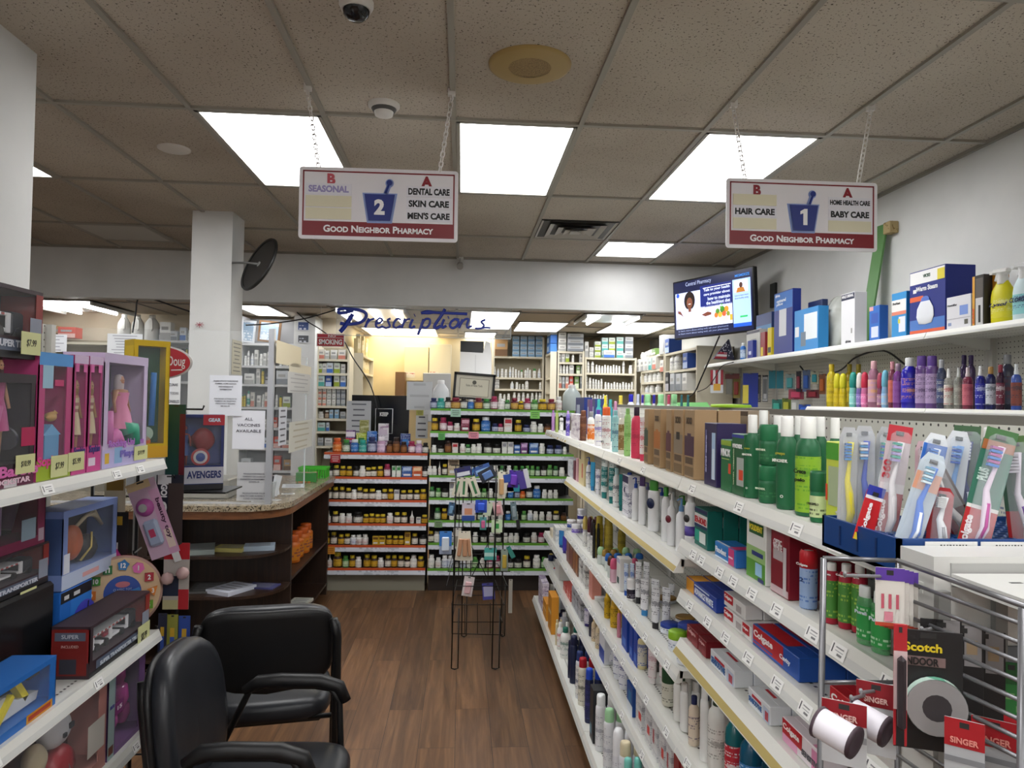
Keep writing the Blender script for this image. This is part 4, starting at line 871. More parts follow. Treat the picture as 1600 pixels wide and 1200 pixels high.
for px, t, o_, c, ds in ((939, 854, 0, 'a8cfa0', 'pale green'), (946, 858, .02, 'a07c34', 'gold'), (951, 864, .01, '1f62b0', 'blue'), (953, 852, .1, 'd8c890', 'cream'), (961, 856, .08, 'a8cfa0', 'pale green'), (966, 864, .07, '1f62b0', 'blue'), (972, 852, .16, 'd8c890', 'cream'), (978, 855, .14, 'a8cfa0', 'pale green'), (982, 864, .13, '1f62b0', 'blue'), (995, 857, .21, 'a8cfa0', 'pale green'), (999, 864, .19, '1f62b0', 'blue'), (955, 868, -.005, '5a3422', 'brown'), (959, 872, -.01, 'd0587c', 'pink'), (991, 872, .08, 'c04a70', 'pink')):
    G(it, z, px, t, 12, 'dome', ('c8d0cc' if ds != 'pink' else 'd8b0c0', c, None), f'roll-on deodorant with {ds} dome cap', off=o_)
G(it, z, 0, 871, 0, 'box', ('e4e2e0',), 'white carton with black and orange side', front=(963, 968), d=.055, rects=((0, .85, 1, 1, 'b8b4cc'), (.2, .2, .8, .4, '2a4a4a')))
G(it, z, 978, 880, 8, 'tube', (WP('3a6ac0', 'd0dcea'), '2a58b0', None), 'clear pointed tube with blue base')
G(it, z, 986, 904, 13, 'jar', ('e6e6e8', 'eceaea', ('2c2638', 'a8a0b0')), 'white jar with dark label')
for px, t, w, c, o_ in ((997, 878, 11, '24242a', .02), (1007, 905, 15, '3a8ac8', 0), (1024, 918, 15, '222226', 0), (1027, 913, 10, 'c8ccd0', .1), (1049, 912, 11, 'a8acb0', .19)):
    G(it, z, px, t, w, 'tube', (WP('5a5a66', 'e2e3e6'), c, None), f'white squeeze tube on {dict([("2", "black"), ("3", "blue"), ("c", "grey"), ("a", "grey")])[c[0]]} cap', off=o_)
for px, t, w, c, o_, ds in ((1041, 962, 31, '8a6a34', .12, 'gold'), (1071, 963, 31, '8a6a34', .12, 'gold'), (1047, 973, 30, '1f3f9c', .025, 'blue'), (1074, 974, 30, '1c3a94', .045, 'blue'), (1058, 985, 27, '8ab82c', 0, 'lime'), (1071, 1008, 27, 'e0e0e0', -.008, 'white')):
    G(it, z, px, t, w, 'jar', ('dcdfe4', c, WP('5a6a8a', 'd8dce4')), f'pot of cream with {ds} lid', off=o_, seg=20)
christen(it, 'on the third aisle shelf', 'the far end')
# ---- fourth shelf
it = []; HM = 0.185; z = Z['F4']+.001
G(it, z, 0, 826, 0, 'box', ('d8cfb8',), 'cream carton', front=(859, 862), d=.06); G(it, z, 0, 822, 0, 'box', (WP('9aa8b8'),), 'white carton', front=(864, 868), d=.08, n=2)
G(it, z, 877, 829, 10, 'tube', ('2f78b4', '1f4a90', None), 'blue refill pouch'); G(it, z, 882, 838, 8, 'tube', ('4a3aa0', '3a2a80', None), 'violet refill pouch')
for f, c, s in (((885, 889), '8a5a5c', 'dusty pink'), ((890, 894), '7a3a2c', 'chestnut'), ((895, 898), '9a5a2c', 'copper'), ((899, 902), 'a86a34', 'amber')): G(it, z, 0, 845+(f[0]-885)*.9, 0, 'box', ('8a6a5a',), f'{s} hair colour carton', front=f, d=.08, rects=((0, .1, 1, .8, c),))
for f in ((904, 908), (910, 914)): G(it, z, 0, 874+(f[0]-904), 0, 'box', (WP('3a3a44'),), 'white carton with dark print', front=f, d=.06)
G(it, z, 917, 884, 6, 'tall', ('c8a82c', '2a7a3a', None), 'yellow bottle with green top'); G(it, z, 0, 890, 0, 'box', ('d89080',), 'salmon carton', front=(920, 925), d=.05)
for px, t, w in ((925, 904, 17), (934, 918, 19), (938, 934, 18)): G(it, z, px, t, w, 'jar', ('dcdcd8', 'e2e2e0', WP('b03a44', 'd8d8d4')), 'white pot with red print', off=.01, n=1)
G(it, z, 949, 927, 10, 'tall', ('d0a81c', 'd8b428', ('d0a81c', '5a4a1a')), 'yellow bottle with dark spot'); G(it, z, 960, 938, 13, 'can', ('d0a21c', 'c8a030', ('d8b02c', '4a3a1a')), 'yellow can with black lid line'); G(it, z, 967, 952, 6, 'tall', ('d88aa0', 'e0a02c', None), 'pink and orange bottle')
for f in ((971, 979), (983, 988), (989.5, 995)): G(it, z, 0, 955+(f[0]-971)*1.1, 0, 'box', ('2348a8',), 'royal blue carton', front=f, d=.06, rects=((.2, .1, .8, .3, '4a78d0'),))
G(it, z, 1003, 990, 15, 'tall', ('d8cc9a', '2a48a0', ('d8d4c8', '3a58a8')), 'cream bottle with blue foot')
G(it, z, 1019, 1009, 16, 'tube', (WP('c89aa4', 'e6dcdc'), 'e0d8d8', None), 'white and pink squeeze tube')
G(it, z, 1030, 1030, 16, 'jar', ('2a2220', '1c1816', None), 'black pot', off=.06)
christen(it, 'on the fourth aisle shelf', 'the far end')
# ---- fifth shelf
it = []; HM = 0.192; z = Z['F5']+.001
G(it, z, 861, 865, 9, 'tall', ('1c2448', 'a08a3a', None), 'navy and gold bottle'); G(it, z, 0, 878, 0, 'box', ('dcdcd8',), 'white carton behind the red cap', front=(867, 873), d=.08)
G(it, z, 870, 890, 11, 'dome', ('d8dce4', 'b81c2c', None), 'clear bottle with red dome cap')
G(it, z, 877, 902, 15, 'jar', (clear('a8c4d8', .7), '5a8ac0', None), 'clear and blue pack')
for f, t in (((880, 884), 911), ((885, 888), 917), ((888.5, 891), 921)): G(it, z, 0, t, 0, 'box', ('d4645c',), 'coral carton', front=f, d=.06, rects=((.1, .5, .9, .6, 'f0c8c0'), (.1, .2, .9, .3, 'f0c8c0')))
for f, t in (((893, 897), 918), ((898, 902), 926), ((903, 907), 935)): G(it, z, 0, t, 0, 'box', (WP('2a2a30', 'b8bac0'),), 'grey carton with black print', front=f, d=.06)
for px, t in ((911, 941), (917, 951)): G(it, z, px, t, 11, 'tube', (WP('4a3a90', 'd0ccd8'), '38287a', None), 'purple tube with silver foot')
G(it, z, 924, 955, 8, 'tall', ('3a3a4c', '2a2a38', None), 'dark slate bottle')
for px, t, c in ((929, 964, '5a1c24'), (935, 972, '2a3a24')): G(it, z, px, t, 10, 'bottle', ('dcc8a4', 'c8a85a', ('d8c8b0', c)), 'cream bottle with gold cap')
G(it, z, 0, 984, 0, 'box', ('dfe2ea',), 'white and blue carton', front=(936, 944), d=.05, rects=((0, 0, 1, .45, '2a48a4'),))
for px, t in ((953, 1000), (965, 1010), (974, 1028)): G(it, z, px, t, 19, 'tube', (WP('2a3a8a', 'e2e4ec'), 'dfe2ea', None), 'white wipes pouch with navy print')
G(it, z, 969, 1018, 14, 'dome', ('e0e2e8', '2440a0', None), 'white pot with blue dome', off=.06)
G(it, z, 0, 1069, 0, 'box', ('1c4a94',), 'deep blue carton', front=(979, 988), d=.085, rects=((0, 0, 1, .35, 'dfe4ea'), (.3, .4, .8, .8, '2a7ab0')))
for f, t, r in (((993, 1002), 1080, 1), ((1007, 1015), 1098, 1), ((1018, 1026), 1112, 0), ((1029, 1037), 1128, 1), ((1040, 1048), 1146, 0)): G(it, z, 0, t, 0, 'box', (WP('9a9aa4', 'dedfe0'),), 'white carton with pale print', front=f, d=.10, rects=((.5, .3, .95, .5, 'dc3a34'),) if r else ((.2, .3, .5, .6, 'b04a50'),))
for f, t in (((1052, 1060), 1163), ((1063, 1071), 1175)): G(it, z, 0, t, 0, 'box', ('8a1c20',), 'dark red carton with black lid stripe', front=f, d=.08, rects=((0, .85, 1, 1, '1c1816'), (0, 0, 1, .3, 'd85a44')))
christen(it, 'on the fifth aisle shelf', 'the far end')
# ---- lowest deck
it = []; HM = 0.262; z = H-1.564; L = .61
g = lambda px, t, w, k, c, d_, **a: G(it, z, px, t, w, k, c, d_, lip=L, **a)
g(0, 905, 0, 'box', (WP('5a2a80', 'd8d0dc'),), 'white and purple carton', front=(841, 847), d=.05); g(852, 913, 10, 'tube', ('e4e2dc', 'b8a890', None), 'white tube with beige cap', off=.03)
for f, t in (((848, 853), 938), ((856, 861), 928)): g(0, t, 0, 'box', ('d8922c',), 'orange carton', front=f, d=.05, rects=((.1, .5, .9, .6, 'f0d8a0'),))
g(867, 929, 11, 'tube', ('c8d4e8', 'a8b8d0', None), 'pale blue pouch', off=.03); g(866, 953, 12, 'tall', ('20284c', '1c2240', ('c8ccd8', 'a83040')), 'navy bottle with white and red label')
g(875, 972, 10, 'bottle', ('e4e4e0', 'e6e6e2', WP('c83a44')), 'white bottle with red print'); g(870, 968, 5, 'tall', ('d0c4a0', 'd0c4a0', None), 'slim beige bottle')
g(883, 980, 16, 'bottle', ('e8e8e4', '1f6a5a', WP('1f6a5a')), 'white bottle with teal cap'); g(882, 957, 14, 'bottle', ('a8aab0', 'd8dadc', None), 'grey bottle with white cap', off=.06)
g(896, 990, 12, 'can', ('1c2444', '1a2040', None), 'navy spray can'); g(891, 1000, 8, 'can', ('1c2444', '1a2040', None), 'slim navy spray can'); g(900, 1008, 7, 'tall', ('d8d0a8', 'e0dcc0', None), 'slim cream bottle', off=.03)
g(905, 1017, 12, 'can', ('d8dce2', '24346a', WP('24346a')), 'white spray can with navy cap'); g(910, 1027, 14, 'can', ('dcd8c8', 'a81c2c', WP('3a3a34', 'dcd8c8')), 'cream spray can with red cap')
g(920, 1043, 13, 'can', ('20284e', '1f4ac0', ('2a3060', '4a4a90')), 'navy spray can with bright blue cap'); g(0, 1074, 0, 'box', ('26282c',), 'black carton', front=(921, 926), d=.085, rects=((.1, .1, .6, .3, '5a8aa0'),))
g(938, 1084, 16, 'can', ('e4e5e8', 'eceeee', ('e4e5e8', '9a9aa8')), 'white spray can with white cap'); g(951, 1102, 17, 'can', ('e2e3e6', 'a0d0a0', ('e2e3e6', 'b0b0bc')), 'white spray can with green button')
g(965, 1120, 17, 'stick', ('e2e3e8', 'ecedf0', ('e2e3e8', 'b0b0bc')), 'white rounded spray bottle', d=.045); g(976, 1141, 20, 'can', ('e0e1e6', 'dccfae', ('e0e1e6', 'a8a8b8')), 'white spray can with cream button')
g(980, 1184, 14, 'can', ('3a9a90', '7accc0', None), 'teal-capped can', off=-.004); g(996, 1186, 18, 'can', ('1c2240', 'e4e6e8', None), 'dark can with broad white cap'); g(1014, 1192, 16, 'can', ('cfd0d8', 'd8d8e4', None), 'pale can at the near edge', off=.02)
g(960, 1098, 15, 'can', ('b8bac0', 'c8cacd', None), 'grey can in the back row', off=.08); g(1000, 1150, 18, 'can', ('a8aab0', 'b8babf', None), 'grey can in the back row', off=.08)
christen(it, 'on the lowest aisle deck', 'the far end')
# ================================================================ right wall
it = []; HM = 1; z = WZ1+.001
W = lambda px, top, w, k, c, d_, **a: G(it, z, px, top, w, k, c, d_, lip=WL, **a)
W(1161, 536, 9, 'bottle', ('3a78c8', 'e6e8ea', ('c8daf0', '2a5ab0')), 'small blue and white bottle')
W(0, 532, 0, 'box', ('22348c',), 'navy carton with white oval print', front=(1168, 1176), d=.06, rects=((.2, .2, .7, .4, 'c8d0e8'),))
W(0, 516, 0, 'box', ('b9b9b4',), 'grey carton with pillow picture and maroon side', front=(1166, 1187), d=.06, off=.03, rects=((0, .9, 1, 1, '2a2a3c'), (.35, .1, .75, .7, '9a9a94')))
W(0, 519, 0, 'box', ('8a2a34',), 'narrow maroon and yellow carton', front=(1188, 1195), d=.06, off=.03, rects=((.1, .05, .6, .4, 'd8c03a'),))
W(0, 490, 0, 'box', ('1c3468',), 'broad navy carton behind the grey pillow carton', front=(1181, 1205), d=.06, off=.11, rects=((0, .45, 1, .75, '3a78a8'), (.1, .6, .35, .7, 'd8a8a8')))
W(0, 512, 0, 'box', ('c8b42c',), 'thin yellow carton', front=(1199, 1205), d=.12, rects=((.1, .1, .9, .3, '2a2a2a'),))
W(0, 455, 0, 'box', ('1c2f7c',), 'tall blue carton with white bolster picture', front=(1209, 1238), d=.06, rects=((0, .72, 1, 1, '2a6ab8'), (.28, .28, .68, .72, 'c8cad0')), txt=(('contoured', .4, .86, .5, 'd8e4f0'), ('pillow', .32, .8, .35, 'd8e4f0'), ('drive', .2, .95, .25, 'eef2f8')))
o = W(0, 482, 0, 'box', ('2f86c8',), 'wide sky blue cushion carton with white flap', front=(1241, 1278), d=.07, rects=((.42, .25, .98, .88, 'e0e6ea'), (.28, .1, .5, .45, '6a7a8a'), (.02, .35, .2, .6, 'd8dce0')))
W(0, 470, 0, 'box', ('22315c',), 'navy carrying handle carton behind the sky blue one', front=(1262, 1284), d=.04, off=.10)
W(0, 458, 0, 'box', ('d8d8dc',), 'tall white urinal carton with navy top', front=(1314, 1335), d=.075, rects=((0, .88, 1, 1, '1c2440'), (.75, .2, .85, .3, '8a8a8a')), txt=(('MALE URINAL', .5, .94, .85, 'e6e6ea'), ('drive', .55, .06, .4, '22242c')))
W(0, 478, 0, 'box', ('2a66b8',), 'small blue breast pump carton', front=(1358, 1374), d=.05, rects=((.2, .08, .9, .4, 'c8d0e8'), (0, .88, .4, 1, 'd8a0a0'), (.2, .5, .9, .8, '2f54a8')))
W(0, 457, 0, 'box', ('2a8ac8',), 'white and blue carton with coral wave', front=(1393, 1416), d=.05, rects=((0, .55, 1, .85, 'e4e2e0'), (0, .5, 1, .58, 'd8806a'), (.5, .1, .95, .45, 'dce0ea'), (.45, .3, .6, .4, 'c8c83a')), txt=(('ProVent', .35, .76, .5, '3a3a3a'),))
o = W(0, 420, 0, 'box', ('16277c',), 'large navy warm steam humidifier carton', front=(1421, 1477), d=.15, rects=((0, .80, 1, 1, 'e4e4e4'), (0, .0, 1, .05, 'd8603a'), (0, .05, 1, .22, '4a78c0'), (0, .52, .4, .6, 'd8603a'), (.8, .8, 1, .97, 'd8c83a'), (.1, .66, .2, .72, 'e4e4e8')), txt=(('Warm Steam', .5, .71, .6, 'eef0f4'), ('VICKS', .5, .9, .2, '1c4a34')))
wd = abs(yc(1421, WL+.018, z)-yc(1477, WL+.018, z)); hb = max(v.co.z for v in o.data.vertices)
m = MB().lathe([(.0, -.06), (.05, -.055), (.068, -.02), (.062, .02), (.035, .055)], 'dfe2e8', 20, ey=.05, cap=False).lathe([(.035, .05), (.03, .07), (.016, .078), (0, .08)], '4a6ac0', 16, ey=.05, cap=False)
m.build('humidifier_picture', o, (-.01, -.0775, hb*.33))
W(0, 462, 0, 'box', ('dcdce2',), 'small white humidifier carton in front of the navy one', front=(1479, 1517), d=.03, off=-.0, rects=((.55, .4, .9, .7, '7a96d8'), (.05, .1, .2, .2, '8a9ac0'), (.75, .1, .9, .25, '5a5a50'), (0, .30, 1, .32, 'b0b0b8')), txt=(('Humidifier', .25, .74, .4, '3a3a44'),))
W(0, 430, 0, 'box', ('2a2624',), 'orange and black knee brace carton', front=(1519, 1537), d=.07, rects=((0, 0, .22, 1, 'd8a03a'), (.3, .55, .95, .95, '5a5450'), (.3, 0, .95, .55, 'c8c8c8'), (.55, .05, .75, .4, '1c1c1c')), txt=(('CARE', .12, .2, .3, 'd84a2a', 'v'),))
W(0, 428, 0, 'box', ('c8861c',), 'amber carton with round orange sticker', front=(1545, 1560), d=.05, off=.04, rects=((.3, .55, .8, .72, 'd84a2a'), (.2, .1, .8, .4, 'a8a8a0')))
def trigger(px, top, w, body, lab, head, ds, words):
    o = W(px, top+16, w, 'jug', (body, head, lab), ds, d=.055, turn=.25, seg=20, name='trigger_spray_bottle', cat='spray bottle', off=-.01)
    h = max(v.co.z for v in o.data.vertices); r = w*o.location.y/F/2
    t = MB().lathe([(r*.4, h*.9), (r*.44, h*1.02), (r*.36, h*1.1), (r*.5, h*1.16)], head, 14).box((-.008, 0, h*1.2), (r*1.5, .03, .024), head, bev=.008).box((-r*.95, 0, h*1.19), (.014, .016, .014), head).prism([(-r*.5, h*1.16), (-r*.2, h*1.14), (-r*.55, h*.98), (-r*.68, h*1.0)], .012, head, Matrix.Translation((0, -.006, 0)))
    t.build('trigger_head', o)
    MB().lathe([(r*.62, h*.67), (r*.43, h*.85)], '24408c', 16, ey=.8, cap=False).build('neck_label', o)
    for q, (s_, v, ww) in enumerate(words): text(s_, o, (0, -.0292, v*h), .03, '1c2450', bold=.03, wide=ww*r*2, tall=.02, shear=.3)
trigger(1567, 412, 40, 'd8d01c', ('d8d01c', 'e8e4a0'), 'e4e4e2', 'yellow trigger spray cleaner with white head', (('Lysol', .42, .8),))
trigger(1600, 403, 36, 'cfe4ea', ('8accd0', '3a3a80'), 'e2e4e6', 'pale blue trigger spray cleaner beside the yellow one', (('CLOROX', .45, .9),))
christen(it, 'on the top wall shelf', 'the television')
# crumpled clear bag, leaning green board, wood block
def blob(c, r, m, seed, amp=.25, n=20, k=12, flat=0):
    R = random.Random(seed); ph = [(R.uniform(0, 6), R.randint(2, 7), R.randint(2, 6)) for _ in range(7)]; M_ = MB(); vs = []; fs = []
    for i in range(k+1):
        v = PI*i/k
        for j in range(n):
            u = 2*PI*j/n; d = 1+amp*sum(math.sin(a+b*u+c_*v) for a, b, c_ in ph)/4*math.sin(v)
            vs.append((r[0]*d*math.sin(v)*math.cos(u), r[1]*d*math.sin(v)*math.sin(u), max(-r[2]*(1-flat), r[2]*math.cos(v)*(.8+.2*d))))
    for i in range(k):
        for j in range(n): fs.append((i*n+j, i*n+(j+1) % n, (i+1)*n+(j+1) % n, (i+1)*n+j))
    return M_.add([Vector(c)+Vector(v) for v in vs], fs, m, True)
y = yc(1306, 2.42, z+.1); o = blob((0, 0, .155), (.10, .14, .20), mat('c9ccc6', .15, alpha=.62), 4, .42, 26, 18, .22).build('plastic_bag', None, (2.45, y, z), label='crumpled clear plastic bag of white padding on the top wall shelf', cat='bag')
blob((0, 0, .12), (.07, .10, .13), 'd4d4ce', 8, .2, 16, 10, .1).build('padding', o)
b0 = Vector((2.47, yc(1350, 2.47, z+.05), z+.001)); t0 = Vector((2.575, 0, 0)); t0.y = yc(1380, 2.575, H+.95); t0.z = zr(352, 2.575, t0.y); L = (t0-b0).length; d = (t0-b0).normalized()
sx = Vector((0, -1, 0)); sx = (sx-d*sx.dot(d)).normalized(); nn = sx.cross(d)
bm = Matrix((sx, nn, d)).transposed().to_4x4(); bm.translation = b0
o = MB().span((-.055, 0, 0), (.055, .012, L), '4f7a44').build('advert_board', None, label='long green board with pale script lettering leaning on the right wall', cat='sign board'); o.matrix_world = bm
f = MB()
for s in (-1, 1): f.span((s*.043, -.0012, L*.03), (s*.039, 0, L*.97), 'b8d0a8')
f.build('border_lines', o); MB().lathe([(.03, 0), (.03, .001), (.0001, .001)], 'c88a6a', 16, o=(.01, 0, L-.05), axis=(0, -1, 0)).build('face_spot', o)
for i, s_ in enumerate(('S', 'C', 'S', 'G')): ob('lettering', text_mesh(s_, .09, 'c8dcbc', bold=.02, shear=.2), o, (0, -.0016, L*.70-i*.085))
p = atx(1392, 356, RW-.03); MB().box((0, 0, 0), (.058, .07, .07), speckle('raw_wood', 'a8946a', '7a643c', 30, .4), bev=.004).build('wood_block', None, p, label='small wooden block fixed to the wall at the top of the green board', cat='block')
# second wall shelf: bath bottles
it = []; z = WZ2+.001
B2 = lambda px, top, w, k, body, cap, lab, d_, a=.8, **kw: G(it, z, px, top, w, k, (clear(body, a), cap, lab), d_, lip=WL, turn=.5, seg=16, **kw)
YB = ('c8b01c', '8a7410')
B2(1299, 569, 15, 'bottle', 'c8b420', 'b8a01c', YB, 'tall yellow bottle with yellow cap')
for px in (1308, 1317): B2(px, 583, 11, 'dome', 'd0b81c', 'c8c020', YB, 'short yellow bottle with ball cap', off=-.01)
for px in (1327, 1341): B2(px, 569, 14, 'bottle', 'a8941c', '8a7a1a', YB, 'yellow bottle in the back row', off=.1)
B2(1333, 581, 12, 'dome', '7ac8c0', '1f8a80', ('8ad0c8', 'd8f0ec'), 'aqua bottle with teal ball cap'); B2(1343, 582, 10, 'dome', '7a6ab0', 'd8d4d0', ('8a7ac0', 'd8d0f0'), 'violet bottle with white ball cap')
B2(1351, 581, 11, 'dome', 'd878a8', 'c02c48', ('e07ab0', 'f0c8dc'), 'bright pink bottle with red ball cap'); B2(1365, 564, 17, 'bottle', 'b87a98', 'd8a8b0', ('c89ab0', 'e8b05a'), 'mauve bottle with pink cap', a=.6)
B2(1375, 582, 9, 'dome', '8a4a68', 'a83a54', ('a87a98', 'e8c8a0'), 'wine bottle with red ball cap'); B2(1383, 578, 11, 'dome', '8ab8e0', '6ab0c8', ('9ac4e8', 'e0c8a0'), 'light blue bottle with blue ball cap')
B2(1394, 565, 12, 'bottle', '7a3a50', 'c88a94', ('c86a5c', 'b8584c'), 'wine bottle with salmon label'); B2(1403, 568, 15, 'bottle', '7a3a88', '9a8090', ('8a5098', '7a3a88'), 'purple bottle with grey cap')
B2(1421, 559, 25, 'bottle', '2a24b0', 'e2e4e4', ('2e28b8', 'e0a050'), 'royal blue bottle with white cap')
for px in (1440, 1456): B2(px, 556, 20, 'flip', '6a4a8a', '5a3a8c', ('a890b8', '3a2050'), 'purple bath oil bottle with violet cap', off=.01)
B2(1471, 562, 14, 'bottle', '3a4468', 'a8aab0', ('44507a', 'c8c8c0'), 'slate bottle with grey cap', a=.7); B2(1482, 576, 13, 'spray', 'b0b0a8', 'e0e0e0', ('d8d4cc', 'b83a3a'), 'clear mist spray with red heart print', a=.45)
B2(1498, 575, 13, 'spray', '8a8c84', 'b0b2b0', ('8a8c84', 'b8b8b0'), 'smoky clear mist spray', a=.5); B2(1512, 574, 15, 'spray', '8a3a50', 'c8b8bc', ('c86a78', 'a84a5c'), 'wine red mist spray', a=.75)
for px in (1506, 1517): B2(px, 555, 13, 'bottle', '3a2458', '2c1a48', None, 'dark purple bottle in the back row', off=.1)
B2(1532, 572, 15, 'spray', '1c1f90', 'd8dadc', ('2024a0', 'c8ccf0'), 'navy mist spray with white print'); B2(1548, 573, 14, 'bottle', '141a5c', 'b08a50', ('c8ccd8', '3a4a5a'), 'navy bottle with cork top and pale label')
B2(1563, 570, 12, 'bottle', '3a1c34', '8a2a3c', ('6a1c38', 'c8c0c8'), 'plum bottle with orange sticker'); B2(1574, 554, 20, 'bottle', '34384e', '7a7c80', ('3a3e54', '6a1c30'), 'tall slate bottle with grey cap', off=.07); B2(1588, 569, 15, 'spray', '3a56a8', 'c8ccd0', ('7a3a30', '2a2a3a'), 'blue mist spray with rust label')
christen(it, 'on the second wall shelf', 'the television')
# ---------------------------------------------------------------- hanging packs on the wall pegs
def pack(p, w, h, front, ds, card=None, hole=True, rz=0, tilt=0, th=.012, rects=(), txt=(), blister=None, name='hanging_pack', cat='pack', hook=.0):
    """card hung by its top middle at p, facing -y before turning; blister = colour of the goods in the bubble"""
    m = MB().box((0, 0, -h/2), (w, .0014, h), _c(front), bev=.0005); m.box((0, -.0002, -.006), (w*.24, .0022, .006), '2a2a2a')
    o = m.build(name, None, p, (0, tilt, rz) if not isinstance(rz, tuple) else rz, label=ds, cat=cat)
    if rects:
        r = MB()
        for i, (u0, v0, u1, v1, c) in enumerate(rects): yy = -.0012-.0002*i; r.add([((u0-.5)*w, yy, (v0-1)*h), ((u1-.5)*w, yy, (v0-1)*h), ((u1-.5)*w, yy, (v1-1)*h), ((u0-.5)*w, yy, (v1-1)*h)], [(0, 1, 2, 3)], _c(c))
        r.build('front_print', o)
    if blister: MB().box((0, -.001-th/2, -h*.55), (w*.6, th, h*.6), _c(blister), bev=th*.4).build('blister', o)
    for s_, u, v, ww, c in txt: ob('lettering', text_mesh(s_, .03, c, bold=.03, wide=ww*w, tall=min(.1*h+.004, ww*w*1.5/max(2, len(s_)))), o, ((u-.5)*w, -.0026, (v-1)*h))
    if hook: MB().tube([(0, hook, -.004), (0, -.03, -.004), (0, -.034, .002)], .0018, '9a9a98', 5).build('peg_hook', o)
    return o
def wpack(x0, x1, y0, y1, front, ds, x=2.47, **k):
    px = (x0+x1)/2; y = yc(px, x, zr((y0+y1)/2, x, 5)); zt = zr(y0, x, y); h = zt-zr(y1, x, y); w = (x1-x0)*y/F*1.15
    return pack((x, y, zt), w, h, front, ds, rz=-PI/2+.55, hook=.1, **k)
wpack(1109, 1131, 578, 614, 'b8bcc0', 'red and white striped party hat pack under the television shelf', rects=((0, .35, .2, 1, '8a1c2c'), (.4, .35, .6, 1, '8a1c2c'), (.8, .35, 1, 1, '8a1c2c'), (.25, .1, .8, .4, 'c89a3a')), x=2.25)
wpack(1134, 1144, 583, 616, '8a8a84', 'grey pack hanging beside the striped party hat'); wpack(1145, 1157, 588, 622, '8a7a3a', 'brown and yellow pack hanging next to the navy carton', blister='9a3a34')
wpack(1132, 1156, 584, 592, '6a2024', 'dark red cap hanging above the grey pack', x=2.42)
wpack(1160, 1185, 583, 636, '24368c', 'long navy pack with yellow strip on the wall pegs', rects=((0, .1, .38, .65, 'c8b84a'),), x=2.38)
for a, b in ((1179, 1189), (1191, 1200)): wpack(a, b, 586, 628, '3a3c40', f'{"first" if a < 1185 else "second"} grey framed cutlery pack on the wall pegs', rects=((.06, .03, .94, .93, 'a8aaac'), (.15, .1, .85, .85, '6a6c70'), (.25, .12, .75, .3, 'c0c2c4')))
for a in (1201, 1213): wpack(a, a+11, 579, 607, '1f7284', f'{"first" if a < 1210 else "second"} teal pack on the wall pegs')
for a, b, t, bt, c, bl, ds in ((1227, 1242, 584, 610, '8a9a98', '4a9aa0', 'clear and aqua pacifier pack'), (1244, 1252, 580, 612, '2a2a34', '8a3a4a', 'dark narrow brush pack'), (1254, 1266, 578, 612, '5a6a8a', '2f58a8', 'blue pacifier pack'), (1267, 1279, 580, 600, 'a8a890', '2a8a98', 'cream pack with teal ring'), (1280, 1290, 584, 616, '7a4a2a', 'b8622a', 'rust coloured pack'), (1232, 1256, 608, 624, '8a3a4c', 'c8486a', 'bright pink teether pack'), (1260, 1280, 609, 622, '5a1c28', '8a2434', 'dark red teether pack'),
    (1206, 1222, 624, 648, '2f6a60', '3a9a8a', 'green and teal bottle brush pack'), (1222, 1236, 622, 646, '5a6a2a', 'a8a83a', 'yellow-green toy pack'), (1236, 1248, 622, 650, 'a8aaa4', 'c8cac8', 'clear wrapped pack'), (1248, 1266, 632, 652, '24489a', '2f5ab8', 'blue drawstring pack')):
    wpack(a, b, t, bt, c, ds+' hanging on the wall pegs', blister=bl)
# cables along the pegboard
def cable(pts, r, label, col='18181a'):
    P = [Vector(p) for p in pts]; Q = []
    for i in range(len(P)-1):
        a, b, c_, d = P[max(0, i-1)], P[i], P[i+1], P[min(len(P)-1, i+2)]
        for k in range(6):
            t = k/6; Q.append(.5*((2*b)+(c_-a)*t+(2*a-5*b+4*c_-d)*t*t+(3*b-a-3*c_+d)*t**3))
    return MB().tube(Q+[P[-1]], r, col, 6).build('cable', None, label=label, cat='cable')
cable([atx(u, v, 2.53) for u, v in ((1250, 572), (1268, 588), (1310, 580), (1338, 558), (1380, 548), (1412, 568), (1424, 578))], .006, 'black cable drooping along the pegboard under the top wall shelf')
cable([atx(u, v, 2.2) for u, v in ((1124, 525), (1110, 558), (1096, 590), (1086, 612), (1075, 622))], .007, 'black power cable hanging down from the television')
cable([atx(u, v, 2.21) for u, v in ((1146, 566), (1128, 572), (1117, 590), (1104, 606), (1084, 614))], .004, 'thin black cable looping over the end of the top wall shelf')
# ---------------------------------------------------------------- television
TLp, TRp = Vector((xc(1048.7, 6.66, H+.9), 6.66, zr(441.8, 1.95, 6.66))), Vector((xc(1178, 5.82, H+.9), 5.82, zr(414.7, 2.33, 5.82)))
BLp, BRp = Vector((xc(1055, 6.66, H+.5), 6.66, zr(531, 1.95, 6.66))), Vector((xc(1178.7, 5.82, H+.5), 5.82, zr(517, 2.33, 5.82)))
c = (TLp+TRp+BLp+BRp)/4; ex = ((TRp-TLp)+(BRp-BLp)); w_ = ex.length/2; ex.normalize(); ez = ((TLp-BLp)+(TRp-BRp)); h_ = ez.length/2; ez = (ez-ex*ez.dot(ex)).normalized(); ey = ez.cross(ex)
tm = Matrix((ex, ey, ez)).transposed().to_4x4(); tm.translation = c
tv = thing('television', 'wall television showing a pharmacy health message under the bulkhead', 'television'); tv.matrix_world = tm
MB().box((0, .025, 0), (w_, .05, h_), mat('0c0c10', .3), bev=.006).build('casing', tv)
E_ = lambda col, k=.5: mat(col, .3, emit=k)
sc = MB(); iw, ih = w_*.965, h_*.945
